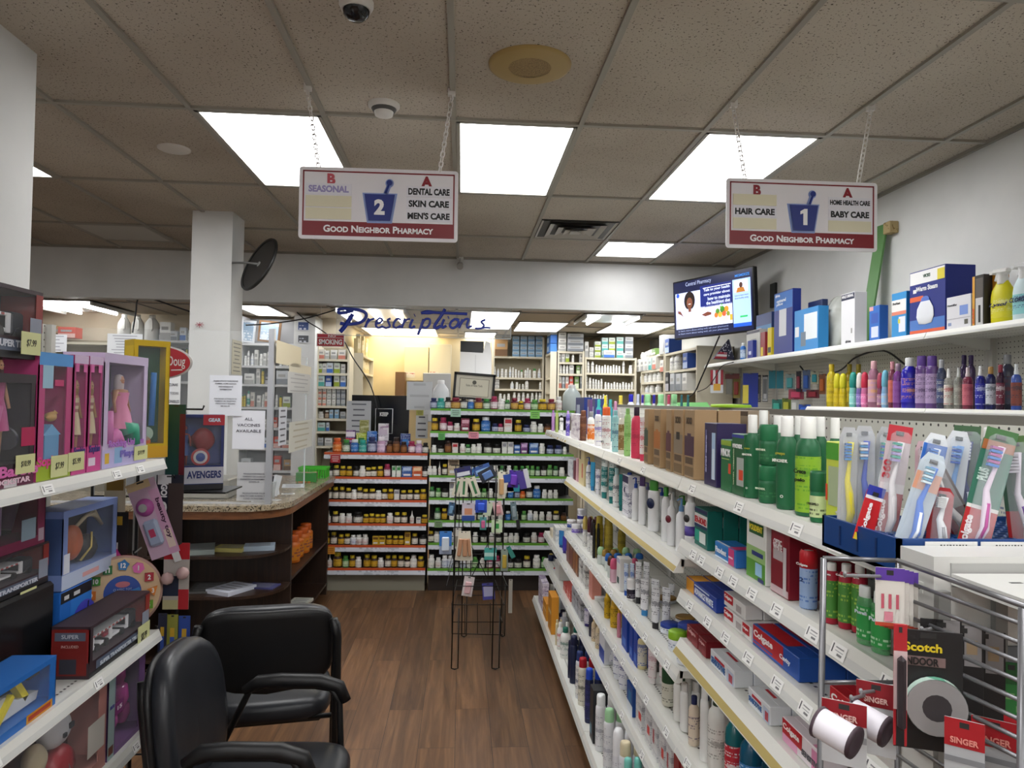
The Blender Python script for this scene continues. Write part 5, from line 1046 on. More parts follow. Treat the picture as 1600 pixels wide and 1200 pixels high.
R_ = lambda m, u0, v0, u1, v1, col, l, k=.9: m.add([((u0-.5)*iw, -.001-.0004*l, (v0-.5)*ih), ((u1-.5)*iw, -.001-.0004*l, (v0-.5)*ih), ((u1-.5)*iw, -.001-.0004*l, (v1-.5)*ih), ((u0-.5)*iw, -.001-.0004*l, (v1-.5)*ih)], [(0, 1, 2, 3)], E_(col, k))
def disc(m, u, v, r, col, l, sx=1, n=18): m.add([((u-.5)*iw+r*sx*math.cos(2*PI*k/n), -.001-.0004*l, (v-.5)*ih+r*math.sin(2*PI*k/n)) for k in range(n)], [list(range(n))], E_(col))
def poly(m, pts, col, l): m.add([((u-.5)*iw, -.001-.0004*l, (v-.5)*ih) for u, v in pts], [list(range(len(pts)))], E_(col))
R_(sc, 0, 0, 1, 1, '0a0f2c', 0); R_(sc, .02, .15, .36, .80, 'a8b4dc', 1); R_(sc, .36, .48, .76, .86, '121c58', 1); R_(sc, .36, .15, .76, .50, 'c2c6dc', 1); R_(sc, .77, .07, .98, .86, '8aa4e0', 1); R_(sc, .77, .07, .98, .13, '1c48a8', 2); R_(sc, .85, .22, .94, .25, '2c9a4a', 3)
R_(sc, .40, .81, .75, .82, 'd8dcec', 2)
# woman in a white coat, bowl of fruit and bearded man of the picture on the screen
poly(sc, [(.10, .15), (.10, .40), (.17, .50), (.27, .50), (.34, .40), (.35, .15)], 'd0d8f4', 3); disc(sc, .215, .64, .085, '1c1210', 3, .8); disc(sc, .215, .60, .05, '6a4030', 4, .72); poly(sc, [(.195, .44), (.235, .44), (.23, .56), (.2, .56)], '6a4030', 4)
poly(sc, [(.10, .40), (.05, .44), (.05, .49), (.09, .47), (.13, .36)], '6a4030', 4); R_(sc, .20, .575, .23, .585, 'e8e0e0', 5); disc(sc, .055, .76, .02, '2448b0', 3)
poly(sc, [(.53, .30), (.74, .30), (.70, .19), (.58, .19)], 'd8b8b8', 3)
for u, v, r, col in ((.56, .32, .022, 'c8682a'), (.61, .32, .024, 'd8a03a'), (.66, .33, .024, 'c85a34'), (.71, .32, .02, '7a8a2a'), (.58, .38, .024, '4a7a2c'), (.64, .40, .028, '3f7a2a'), (.69, .40, .026, 'd8862c'), (.63, .46, .022, '5a9a3a')): disc(sc, u, v, r, col, 4)
poly(sc, [(.37, .36), (.45, .40), (.50, .38), (.50, .34), (.42, .32)], '6a3a2a', 3); R_(sc, .73, .2, .76, .3, 'd88a2a', 4)
R_(sc, .79, .64, .95, .84, 'c8d4ec', 2); poly(sc, [(.81, .64), (.92, .64), (.90, .72), (.83, .72)], 'b0702a', 3); disc(sc, .87, .76, .024, '4a2c20', 3, .8)
sc.build('screen', tv)
ob('lettering', text_mesh('Central Pharmacy', .05, E_('9aa4c0'), wide=iw*.34), tv, (-iw*.16, -.004, ih*.43))
for i, s_ in enumerate(('Talk to your health', 'care provider about', 'how to maintain', 'the healthiest diet', 'for you.')): ob('lettering', text_mesh(s_, .04, E_('c8d0f0'), bold=.02, wide=iw*(.33, .33, .28, .3, .13)[i], tall=.03), tv, (iw*(.075, .075, .1, .09, .175)[i], -.004, ih*(.27-.075*i)))
ob('lettering', text_mesh('MESMERIZE', .03, E_('2f78c8'), bold=.02, wide=iw*.17), tv, (iw*.39, -.004, ih*.42))
for i in (0, 1): ob('lettering', text_mesh('to learn more about eating well, ask your pharmacist', .02, E_('8a94b8'), wide=iw*.66), tv, (-iw*.12, -.004, -ih*(.39+.05*i)))
for i in range(2): ob('lettering', text_mesh(('Scan to learn more', 'about healthy eating')[i], .02, E_('3a4a8a'), wide=iw*.16), tv, (iw*.375, -.004, ih*(.09-.05*i)))
MB().box((.08, .09, 0), (.16, .08, .2), '101012').tube([(.08, .1, 0), (.28, .13, .02), (.36, .10, .02)], .025, '101012', 8).build('wall_bracket', tv)
MB().box((0, 0, 0), (.02, .1, .2), '141416').build('wall_plate', None, (RW-.011, 5.9, c.z+.05), label='black wall plate of the television bracket', cat='bracket')
# folded flag and the stuff on the far side of the aisle shelving
y = 5.9; A_, B_, C_ = (Vector((xc(u, y, zr(v, 2.2, y)), y, zr(v, 2.2, y))) for u, v in ((1138, 530), (1115, 561), (1148, 562)))
fl = MB(); mid = (A_+C_)/2; fl.add([A_, B_, C_, A_+Vector((.02, .03, 0)), B_+Vector((0, .05, 0)), C_+Vector((0, .05, 0))], [(0, 1, 2), (3, 5, 4), (0, 3, 4, 1), (1, 4, 5, 2), (2, 5, 3, 0)], '14142a')
o = fl.build('flag', None, label='folded stars and stripes flag standing on the wall shelf below the television', cat='flag')
st = MB()
for k, c_ in enumerate(('8a1c2c', 'c8c4c4', '8a1c2c')):
    a = B_.lerp(A_, .02+.11*k); b = B_.lerp(A_, .13+.11*k); e = C_.lerp(A_, .02+.11*k); g_ = C_.lerp(A_, .13+.11*k); q = Vector((0, -.003, 0)); st.add([a+q, a.lerp(e, .6)+q, b.lerp(g_, .62)+q, b+q], [(0, 1, 2, 3)], c_)
st.build('stripes', o); st = MB(); R = random.Random(3)
for k in range(26):
    u, v = R.random(), R.random(); 
    if u+v > 1: u, v = 1-u, 1-v
    p = A_+(B_-A_)*(u*.62)+(C_-A_)*v*.98
    st.add([p+Vector((.006*math.cos(PI/2+q*PI/5)*(1 if q % 2 == 0 else .4), -.003, .006*math.sin(PI/2+q*PI/5)*(1 if q % 2 == 0 else .4))) for q in range(10)], [list(range(10))], 'c8c8d0')
o2 = st.build('stars', o); o2['kind'] = 'stuff'
it = []; z = H-.249
Bk = lambda px, top, w, k, c, d_, x=1.17, **a: G(it, z, px, top, w, k, c, d_, lip=x-.05, **a)
for px in (1011, 1031.6, 1052.4): Bk(px, 616, 17, 'bottle', ('9ad8a0', '98d89c', None), 'pale green bottle with pale green cap', seg=16)
for px, t, w, b, c, ds in ((985, 616, 13, 'e6e8ee', '2222b0', 'white bottle with royal blue cap'), (996, 616, 8, 'd8dcf0', 'c8cce8', 'white bottle with pale blue cap'), (1003, 617, 7, 'e0d8e4', '3a2a9a', 'white bottle with indigo cap'), (1021, 617, 8, 'e0d0e0', '2a22a0', 'white bottle with violet-blue cap'), (1044, 617, 8, 'e4dcdc', 'c84a6a', 'white bottle with pink cap'), (969, 618, 11, 'd8c45a', 'e0cc50', 'pale yellow bottle with yellow cap')): Bk(px, t, w, 'bottle', (b, c, None), ds, x=1.15)
for px, t in ((1064, 617), (1074, 617)): Bk(px, t, 9, 'spray', ('c8d0d4', '1f6a70', None), 'clear bottle with dark teal trigger', x=1.2)
christen(it, 'peeping over the aisle shelving', 'the far end')
it = []; z = Z['F1']+.001
for px, t, w, b, c, ds in ((945, 618, 8, 'd8c83a', 'd8c82c', 'yellow bottle with yellow cap'), (935, 624, 9, '2a9aa0', '38a8a8', 'teal bottle with round teal cap'), (953, 624, 9, '3a98a0', '45a8a8', 'blue-green bottle with teal cap'), (961, 627, 8, 'b87aa0', 'c890b0', 'mauve bottle with mauve cap')): Bk(px, t, w, 'bottle', (b, c, None), ds, x=.90)
for f, t, c, s in (((899, 912), 621, '1f3478', 'navy'), ((917, 921), 624, '6a4a7a', 'purple'), ((925, 929), 623, '2a3a74', 'indigo')): Bk(0, t, 0, 'box', (c,), s+' carton', front=f, d=.06, x=.92, rects=((.1, .4, .5, .8, 'b0b8d0'),))
christen(it, 'at the back of the top aisle shelf', 'the far end')
it = []; z = H-.249
R = random.Random(5); pl = Vector((1.22, yc(1104, 1.22, H), H-.249)); its = []
for k in range(7):
    o = MB().box((0, 0, 0), (.20+R.uniform(-.02, .02), .28, .026), _c(('5a5a64', 'b8b4b4', '8a3a3a', '3a3c44', 'c8c8cc', '4a4a6a', '9a9aa4')[k]), bev=.006).box((0, -.004, .0135), (.16, .24, .001), ('c8c4c0', '2a2a34', 'd8d4d0', '6a2a2a', '3a3a4a', 'c0bcc8', '44444c')[k]).build('magazine', None, pl+Vector((R.uniform(-.012, .012), R.uniform(-.02, .02), .0135+.0275*k)), R.uniform(-.2, .2)); o['category'] = 'magazine'; its.append((o, ('grey', 'white', 'red', 'black', 'pale', 'slate', 'silver')[k]+' magazine of the pile behind the brown cartons'))
christen(its, 'on the far shelf', 'below', 'magazines piled behind the brown cartons')
o = blob((0, 0, .09), (.09, .12, .12), printed('6a2228', 'b8b0b0', 60, .55), 11, .3, 18, 12, .25).build('cloth_bundle', None, (1.24, yc(1143, 1.24, H), H-.249), label='red and white patterned cloth bundle beside the magazine pile', cat='bundle')
o = MB().lathe([(.075, 0), (.08, .005), (.075, .012), (.0001, .014)], 'a8d838', 24).build('lime_disc', None, (1.06, yc(1142, 1.06, H), H-.0115), label='lime green disc lying on the cap of the aisle shelving', cat='disc')
o = MB().add([(-.1, 0, 0), (.1, 0, 0), (.1, .12, .06), (-.1, .12, .055), (-.1, 0, .001), (.1, 0, .001), (.1, .12, .061), (-.1, .12, .056)], [(0, 1, 2, 3), (4, 5, 6, 7), (0, 1, 5, 4), (2, 3, 7, 6), (0, 4, 7, 3), (1, 5, 6, 2)], '4a8a44').build('green_folder', None, (1.3, yc(1098, 1.3, H)+.1, H-.05), label='green folder lying over the pile of magazines', cat='folder')
# ================================================================ blue rack of toothbrushes and the end of the aisle
ZT = H-.230
t = thing('test_tube_tray', 'dark blue plastic tray with a grid of round holes holding toothbrushes', 'tray', (.60, .96, ZT))
M_BL = mat('123c78', .35)
TW, TD, TH = .40, .21, .05
m = MB().span((0, 0, 0), (TW, TD, .006), M_BL)
for a, b in (((0, 0, 0), (.006, TD, TH)), ((TW-.006, 0, 0), (TW, TD, TH)), ((0, 0, 0), (TW, .006, TH)), ((0, TD-.006, 0), (TW, TD, TH))): m.span(a, b, M_BL)
for q in (.05, .1, .15): m.span((-.002, q, .012), (.0, q+.003, TH-.008), '0a2654')
m.build('body', t)
g = MB(); NX_, NY_ = 20, 10
for i in range(NX_):
    for j in range(NY_):
        cx, cy = .012+(TW-.024)*(i+.5)/NX_, .012+(TD-.024)*(j+.5)/NY_; hw, hd = (TW-.024)/NX_/2, (TD-.024)/NY_/2; r = .0075; k = len(g.v); n = 8; vs = []
        for q in range(n):
            a = 2*PI*q/n+PI/8; sq = 1/max(abs(math.cos(a)), abs(math.sin(a))); vs.append((cx+hw*math.cos(a)*sq, cy+hd*math.sin(a)*sq, TH-.006)); vs.append((cx+r*math.cos(a), cy+r*math.sin(a), TH-.006)); vs.append((cx+r*math.cos(a), cy+r*math.sin(a), .01))
        g.add(vs, [(3*q, 3*q+1, 3*((q+1) % n)+1, 3*((q+1) % n)) for q in range(n)]+[(3*q+1, 3*q+2, 3*((q+1) % n)+2, 3*((q+1) % n)+1) for q in range(n)], M_BL)
g.build('hole_grid', t)
for k, (x, w_) in enumerate(((.075, .075), (.155, .075), (.235, .08))):
    m = MB().box((0, 0, 0), (w_, .001, .03), 'dcdcda')
    for q in range(9): m.box((-w_*.2+q*.0045, -.0008, .004), (.0014+.001*(q % 3 == 0), .0006, .014), '2a2a2a')
    m.build('barcode_label', t, (x, -.0014, .032))
def brush(bpx, bpy_, tpx, tpy, y, w, colors, ds, brushc=None, bristle=('3a7ac0', 'e4e8ec'), band=(), words=(), yaw=-.45, head=True):
    """a carded toothbrush standing in the tray, leaning from its foot (bpx) to its top (tpx)"""
    z0 = ZT+TH-.004; x0 = xc(bpx, y, z0); x1 = xc(tpx, y, H-.03); z1 = zr(tpy, x1, y); L = math.hypot(x1-x0, z1-z0); a = math.atan2(x1-x0, z1-z0)
    o = MB().prism([(-w/2, 0), (w/2, 0), (w/2, L*.9), (w*.3, L), (-w*.3, L), (-w/2, L*.9)], .0015, colors[0])
    o.box((0, 0, L-.012), (w*.3, .004, .006), '1a1a1c')
    o = o.build('toothbrush_pack', None, (x0, y, z0-.018), (0, a, 0), label=ds, cat='toothbrush'); o.rotation_euler = (Matrix.Rotation(a, 3, 'Y')@Matrix.Rotation(yaw, 3, 'Z')).to_euler(); o['group'] = 'carded toothbrushes in the blue tray'
    r = MB()
    for i, (v0, v1, c) in enumerate(band): r.add([(-w*.49, -.0004-.0002*i, v0*L), (w*.49, -.0004-.0002*i, v0*L), (w*.49, -.0004-.0002*i, v1*L), (-w*.49, -.0004-.0002*i, v1*L)], [(0, 1, 2, 3)], _c(c))
    if band: r.build('front_print', o)
    if brushc:
        b = MB().tube([(0, -.008, L*.04), (w*.12, -.011, L*.2), (0, -.012, L*.38), (-w*.1, -.009, L*.5), (0, -.007, L*.66), (w*.05, -.007, L*.86)], [.004, .0062, .006, .0042, .003, .0052], brushc[0], 8)
        if len(brushc) > 1: b.tube([(w*.02, -.0145, L*.1), (w*.1, -.0172, L*.22), (0, -.0165, L*.4)], .0022, brushc[1], 6)
        hb = b.build('toothbrush', o)
        q = MB()
        for k in range(6): q.box((-w*.12, -.010, L*(.70+.028*k)), (w*.34, .008, L*.02), bristle[k % len(bristle)])
        q.build('bristles', hb)
        MB().box((0, -.009, L*.5), (w*.8, .016, L*.9), mat('dfe6ea', .05, alpha=.16), bev=.006).build('blister', o)
    for s_, v, hh, c, u in words: ob('lettering', text_mesh(s_, .03, c, bold=.04, wide=hh*L, tall=w*.32), o, (u*w, -.0022 if not brushc else -.0012, v*L), (0, -PI/2, 0))
    return o
GRC = 'b4b6b8'
brush(1322, 806, 1327, 650, 1.13, .028, (GRC,), 'toothbrush with yellow handle on grey card, rear of the tray', ('d8cc2a',), ('3a8ac8', '2a6ab0'), yaw=-.25)
brush(1350, 808, 1351, 648, 1.13, .032, (GRC,), 'toothbrush with royal blue handle on grey card', ('2044b0',), ('3a8ac8', 'e4e8ec'), yaw=-.25)
brush(1366, 812, 1386, 650, 1.13, .028, ('a8aaac',), 'toothbrush with white and green handle behind the red card', ('dfe4e0', '4a9a3c'), ('2f68c0', '3aa08a'), ((.0, .3, 'b0181e'),), yaw=-.2)
brush(1346, 812, 1372, 742, 1.06, .026, ('c01820',), 'small leaning red toothpaste card with blue PLUS band', None, band=((.82, 1, '24309a'), (.76, .82, 'e4e4e8'), (.0, .12, 'd8c02a')), words=(('Colgate', .42, .55, 'f4f0f0', -.1),), yaw=-.2)
brush(1380, 826, 1408, 647, 1.06, .035, ('c8b8bc',), 'tall red and pink toothbrush card marked 360', ('e0dcde',), ('a89ad0', '3a9a8a'), ((0, .42, 'a8121c'), (.86, 1, 'b82a38'), (.42, .5, 'd8d0d2')), (('360', .62, .16, 'b02030', -.32), ('Colgate', .2, .3, 'f0e4e4', -.25)), yaw=-.25)
brush(1440, 800, 1442, 672, 1.14, .022, ('c8a8b0',), 'slim pink toothbrush card at the back of the tray', ('d0b0b8',), ('d8c8d0',), yaw=-.3)
brush(1413, 838, 1463, 690, .99, .034, ('b8c4cc',), 'leaning blue and white twin toothbrush pack with clear heads', ('2a68c8', 'dfe6ee'), ('d0e4ec', '5a9ab8'), ((.62, .8, 'd89a7a'),), yaw=-.3)
brush(1428, 815, 1466, 660, 1.07, .034, ('d8dce0',), 'white topped toothbrush card with blue band leaning behind the twin pack', ('d8e0ea',), ('3a78c8',), ((.74, .9, '2a68c0'), (0, .4, '8a141e')), yaw=-.3)
brush(1520, 834, 1450, 705, 1.03, .036, ('8a8484',), 'dark red and grey toothbrush card leaning across the tray', ('c8c4c4',), ('a8a8b0',), ((0, .36, '8a1420'), (.36, .45, '5a1018')), (('360', .66, .16, 'a83040', -.2),), yaw=-.5)
brush(1463, 834, 1474, 742, .99, .03, ('a01822',), 'upright red card with white ribbed handle', ('d8dadc', '8a8c90'), ('c8c8c8',), yaw=-.3, band=((0, .9, '9a1620'),))
brush(1478, 812, 1500, 656, 1.1, .034, ('cfd2d6',), 'clear toothbrush pack with white hook top and blue heads', ('6a98d0',), ('2a5ab8', '6a9ad8'), yaw=-.3)
brush(1502, 820, 1512, 648, 1.12, .04, ('1c3a30',), 'dark green toothbrush card with navy handle', ('1c2a6a', 'c0c4d4'), ('c8ccd8',), ((.84, 1, '3a5a3c'),), yaw=-.3)
brush(1517, 842, 1567, 652, .985, .042, ('2a6a54',), 'red and green toothbrush card with mauve handle', ('d8c8d8', 'a84a8a'), ('3a78c8', 'a85a98'), ((0, .34, 'b41a20'), (.34, .37, 'dcd8d4'), (.82, .9, '9a5a2a'), (.9, 1, '3f6a3c')), (('Colgate', .15, .26, 'f0e8e8', -.3), ('PLUS', .62, .1, 'c0d8cc', -.25)), yaw=-.3)
brush(1604, 835, 1583, 662, 1.0, .04, ('26503c',), 'green toothbrush card with purple handle at the edge of the tray', ('d0c8d4', '5a3a80'), ('c8c4d0',), ((0, .34, 'a8181e'), (.85, 1, '4a6a3a')), yaw=-.55)
cup = goods('cup', .045, .05, (xc(1330, 1.19, H-.2), 1.195, ZT+.0), (mat('dfe4e6', .05, alpha=.3), mat('e4e8ea', .1, alpha=.5), ('c8b8b0', 'a03a3a')), d=.045); cup['label'] = 'clear plastic cup at the far corner of the blue tray'
it = []; zz = Z['F1']+.001
for px, t_, w, k, b, c_, ds in ((1491, 690, 26, 'flip', 'e4e4e2', 'e6e6e6', 'white bottle with white cap'), (1590, 690, 30, 'bottle', 'e0e2e2', '24449a', 'white bottle with blue cap'), (1545, 668, 26, 'flip', 'e0e0de', 'e4e4e4', 'tall white bottle')):
    G(it, zz, px, t_, w, k, (b, c_, WP('5a7ab0')), ds, off=.17, seg=18)
G(it, zz, 0, 735, 0, 'box', ('e0e0de',), 'white carton with blue fine print', front=(1556, 1602), d=.05, off=.22, rects=((.15, .1, .4, .6, WP('3a5a9a')),))
christen(it, 'behind the blue tray', 'the far end')
# end-cap fixture
t = thing('endcap_shelving', 'white metal end fixture of the aisle shelving behind the wire rack', 'store shelving', (.60, .93, 0))
M_WM = mat('c9c9c5', .35)
MB().span((.0, -.045, .0), (.65, .025, H-.188), M_WM).build('housing', t)
MB().span((.022, -.047, H-.226), (.64, -.045, H-.196), 'a3a3a0').build('front_channel', t)
m = MB().span((.02, -.24, H-.222), (.66, -.05, H-.208), M_WM).span((.02, -.24, H-.25), (.66, -.235, H-.208), M_WM)
for i in range(12):
    for j in range(2): m.span((.06+.04*i, -.15+.05*j, H-.2078), (.075+.04*i, -.145+.05*j, H-.2076), '3a3a3a')
m.build('shelf', t)
m = MB()
for q in (.0, .075): m.span((q, -.055, .1), (q+.016, -.046, H-.23), '7d7d7a')
m.build('slotted_upright', t)
MB().span((.03, -.05, .1), (.65, -.046, H-.30), pegmat('grey_pegboard', '6a7076', '1a1a1c')).build('peg_panel', t)
MB().box((0, 0, 0), (.03, .0015, .014), 'c8cac4').box((0, -.001, 0), (.02, .001, .006), '5a5a58').build('price_holder', t, (-.002, -.012, H-.232), -PI/2)
# wire rack
XR = .571; YF = .952
t = thing('wire_rack', 'grey wire rack with hooks hung at the end of the aisle shelving', 'display rack', (XR, YF, 0))
M_WI = mat('77777a', .3, .6)
def P(px, py, x=None, y=None): return (atx(px, py, x) if x is not None else aty(px, py, y))-Vector((XR, YF, 0))
m = MB().tube([P(1287, 872, y=YF), P(1403, 876, y=YF)], .0035, M_WI).tube([P(1287, 872, y=YF), P(1276, 1200, y=YF)-Vector((0, 0, .5))], .0042, M_WI).tube([P(1403, 876, y=YF), P(1403, 1200, y=YF)-Vector((0, 0, .5))], .0035, M_WI).tube([P(1283, 1066, y=YF), P(1403, 1066, y=YF)], .003, M_WI)
m.tube([P(1403, 876, x=XR), P(1640, 961, x=XR)], .0035, M_WI).tube([P(1600, 950, x=XR), P(1590, 1200, x=XR)-Vector((0, 0, .5))], .0055, M_WI)
m.build('frame', t)
m = MB()
for k in range(9): m.tube([P(1410, 880+26.5*k, x=XR), P(1640, 960+31*k, x=XR)], .0026, M_WI)
for k in range(3): m.tube([P(1403, 1120+30*k, x=XR), P(1600, 1240+40*k, x=XR)], .0026, M_WI)
m.build('side_bars', t)
for a, b in (((1320, 899), (1394, 901)), ((1330, 1092), (1374, 1080)), ((1345, 1082), (1400, 1076)), ((1440, 985), (1478, 978)), ((1478, 1140), (1506, 1150)), ((1518, 1148), (1552, 1152)), ((1568, 1148), (1592, 1150))):
    MB().tube([P(*b, y=.88), P(*a, y=.82), P(a[0], a[1]-4, y=.815)], .0022, '8a8a8c', 6).build('hook', t)
it = []
def rp(px0, px1, py0, py1, y, front, ds, n=1, dpx=(6, 1), dy=.012, rz=-.35, **k):
    for i in range(n):
        yy = y+dy*i; p = aty((px0+px1)/2+dpx[0]*i, py0+dpx[1]*i, yy); w = (px1-px0)*yy/F; h = p.z-zr(py1+dpx[1]*i, p.x, yy)
        o = pack(p, w, h, front, ds, rz=rz, cat='pack', name='hanging_card', **(k if i == 0 or k.get('blister') is None else {**k, 'blister': None})); it.append((o, ds if i == 0 else f'{nth(i+1)} card behind the {ds}'))
    return o
rp(1369, 1412, 887, 978, .86, 'd9d4cc', 'purple topped white pick card', 4, dpx=(7, 2), rects=((0, .78, 1, 1, '5a3a98'), (0, 0, 1, .06, 'c04a34'), (.2, .3, .3, .55, 'c05a6a'), (.45, .3, .55, .55, 'c05a6a'), (.7, .3, .8, .55, 'c05a6a'), (.3, .08, .6, .25, 'd88a98')), txt=())
def tape(px0, px1, py0, py1, y, ds, lead=False):
    o = rp(px0, px1, py0, py1, y, '1d1b1c', ds, rects=((0, .70, .75, .78, '7a6462'),) if lead else ((.55, .6, .95, 1, '8a8788'), (.6, .72, .85, .86, '9a8468')), txt=(('Scotch', .42, .86, .55, 'd8c02a'), ('INDOOR', .4, .74, .5, '1c1a1a')) if lead else ())
    if lead:
        w = (px1-px0)*y/F; MB().lathe([(.012, 0), (.012, .012), (w*.44, .012), (w*.44, 0)], mat('8f8c8c', .4), 28, axis=(0, -1, 0), cap=False, smooth=False).lathe([(.0001, .0115), (.015, .0122)], '3a3638', 16, axis=(0, -1, 0), cap=False).build('tape_roll', o, (.006, -.002, -.082))
        MB().lathe([(w*.44+.0005, .001), (w*.44+.0005, .011)], printed('b8d0c4', '3a9a78', 2, .45), 28, axis=(0, -1, 0), cap=False).build('tape_edge', o, (.006, -.002, -.082))
tape(1400, 1500, 985, 1172, .80, 'black mounting tape card with big grey roll', True)
for i in range(3): tape(1440+32*i, 1500+34*i, 968+9*i, 1120+14*i, .845+.012*i, 'black mounting tape card in the row behind the big roll')
rp(1397, 1417, 975, 1165, .76, 'a8242c', 'red and black marker pen card', rects=((0, .3, 1, .78, 'c8b0b0'), (.2, 0, .8, .3, '1a1a1c')), blister='2a2226')
for k, (a, b, c_, d, y) in enumerate(((1286, 1352, 1096, 1196, .80), (1340, 1398, 1066, 1180, .84))):
    rp(a, b, c_, d, y, 'b8babc', 'red topped thread card with white spool, '+('nearer the shelf edge' if k == 0 else 'closer to the tape'), rects=((0, .66, 1, 1, '8a1c24'), (0, .4, 1, .5, '8a8c90')), txt=(('SINGER', .5, .76, .6, 'd8b0a8'),), rz=-.6)
    p = aty((a+b)/2-12, d-52, y-.03); m = MB().lathe([(.0165, -.019), (.0165, .019)], 'd9d6de', 20, axis=(.55, -.8, -.2)); d3 = Vector((.55, -.8, -.2)).normalized()
    m = m.build('thread_spool', None, p, label=f'white thread spool on the {"first" if k == 0 else "second"} red topped card of the wire rack', cat='spool'); MB().lathe([(.0178, .0), (.0178, .003), (.012, .0032), (.006, .002), (.0001, .002)], '3a2c34', 20, axis=d3).build('end_cap', m, d3*.0185); MB().lathe([(.0178, .0), (.0178, .003), (.0001, .003)], '4a3a44', 20, axis=-d3).build('end_cap', m, -d3*.0185)
for k, (a, b, c_) in enumerate(((1479, 1535, 1125), (1522, 1586, 1124), (1572, 1620, 1120))): rp(a, b, c_, c_+110, .74+.02*k, 'a9abae', 'red topped sewing needle card', rects=((0, .6, 1, 1, 'a01c24'), (0, .38, 1, .46, '7a7c80')), txt=(('SINGER', .5, .7, .7, 'd88a80'),), rz=-.7)
rp(1560, 1600, 1035, 1120, .86, '1f5a2c', 'green speckled pack at the back', rects=((.1, .05, .9, .6, printed('2a7a3a', '8ac07a', 2, .5)),))
christen(it, 'on the wire rack', 'the shelf edge')
# ================================================================ wire stand in the middle of the aisle end
ST = thing('wire_display_stand', 'black wire merchandising stand hung with carded goods in front of the vitamin shelves', 'display stand', (xc(763, 5.0, .6), 5.0, 0))
M_BK = mat('141414', .35, .4); o0 = ST.location
def Q(px, py, y): return aty(px, py, y)-o0
zb = .006
def leg(px, pxb, pyb, y): return [Q(px, 735, y), Q((px+pxb)/2, 850, y), Vector((Q(pxb, pyb, y).x, y-o0.y, zb+.03))]
yf, yb_ = 4.62, 5.25
m = MB()
for x1, x2, xb, y in ((713, 707, 717, yf), (776, 770, 781, yf), (724, 722, 729, yb_), (789, 783, 789, yb_)):
    k = leg(x1, x2, 960, y); u = Vector((Q(xb, 960, y).x-k[2].x, 0, 0)); m.tube(k+[k[2]+Vector((0, 0, -.024)), k[2]+u*.5+Vector((0, 0, -.03)), k[2]+u+Vector((0, 0, -.024)), k[2]+u+Vector((0, 0, .35))], .0045, M_BK)
m.build('leg', ST)
m = MB()
for py in (727, 750, 778, 803, 838, 866, 893): m.tube([Q(705, py, 4.85), Q(795, py, 4.85)], .003, M_BK)
for px in (712, 718, 737, 764, 775, 787): m.tube([Q(px, 727, 4.86), Q(px-1.5, 900, 4.86)], .0032, M_BK)
m.tube([Q(735, 850, 4.87), Q(762, 905, 4.87)], .003, M_BK).tube([Q(762, 850, 4.87), Q(735, 905, 4.87)], .003, M_BK)
m.build('grid_panel', ST)
for py, x0, x1 in ((893, 700, 797), (916, 697, 793), (945, 706, 788), (972, 706, 785)):
    m = MB(); a, b = Q(x0, py, yf), Q(x1, py, yf); c_, d = Vector((a.x+.03, yb_-o0.y, a.z)), Vector((b.x-.03, yb_-o0.y, b.z))
    m.tube([a, b, d, c_], .003, M_BK, 5, True).build('basket_ring', ST)
m = MB()
for k in range(5): px = 706+20*k; m.tube([Q(px, 942, yf), Q(px, 990, yf)], .0026, M_BK)
m.tube([Q(706, 990, yf), Q(786, 992, yf)], .0028, M_BK).build('basket_wires', ST)
for px, py in ((722, 735), (742, 733), (768, 740), (792, 736), (716, 780), (733, 782), (757, 778), (774, 780), (708, 800), (725, 825), (757, 842), (774, 842), (735, 893), (753, 905), (793, 772)):
    MB().tube([Q(px, py, 4.86), Q(px, py, 4.70), Q(px, py-3, 4.69)], .0025, M_BK, 5).build('peg_hook', ST)
it = []
def sp(px0, px1, py0, py1, front, ds, y=4.72, tilt=0, rz=0, **k):
    p = aty((px0+px1)/2, py0, y); w = (px1-px0)*y/F; h = p.z-zr(py1, p.x, y); o = pack(p, w, h, front, ds, rz=rz, tilt=tilt, **k); it.append((o, ds)); return o
BE = 'd9d4c2'
sp(709, 735, 730, 745, '24265a', 'navy and white folded brush card', tilt=-.2, rects=((.1, .1, .9, .5, 'c8ccd4'),), y=4.66)
for a, b, tl, yy in ((713, 724, .25, 4.73), (720, 732, .05, 4.70), (729, 742, -.35, 4.72)): sp(a, b, 746, 776, BE, 'cream comb card with green comb', tilt=tl, y=yy, blister=None, rects=((.35, .1, .65, .8, '3a7a4a'),))
sp(738, 764, 727, 742, '3a5a98', 'blue brush card', tilt=-.35, rects=((.1, .2, .9, .6, '8ab0d8'),)); sp(744, 770, 733, 752, '2a2f3a', 'dark round brush card', tilt=-.5, y=4.68, blister='5a7ab0')
sp(778, 790, 737, 779, BE, 'long cream emery board card', blister='c8a070'); sp(784, 799, 738, 770, 'cfcac0', 'white card with blue lettering', tilt=-.15, rects=((.1, .5, .9, .9, '2a4a9a'),))
sp(796, 812, 735, 762, '4a2a9a', 'violet comb card', tilt=.08, blister='6a3ab0'); sp(806, 824, 734, 764, 'c4c4cc', 'pale card with purple margin', tilt=-.25, rects=((0, 0, .6, 1, '4a3a8a'),)); sp(792, 812, 757, 768, '2a8a9a', 'teal brush card')
sp(702, 712, 785, 806, '3a5878', 'blue-grey clip pack', tilt=.15, blister='6a90b0'); sp(722, 742, 786, 814, 'c4bcc8', 'glove pack with hand picture', rects=((0, 0, 1, .3, '2a4a90'), (.2, .35, .8, .7, 'c88a6a')))
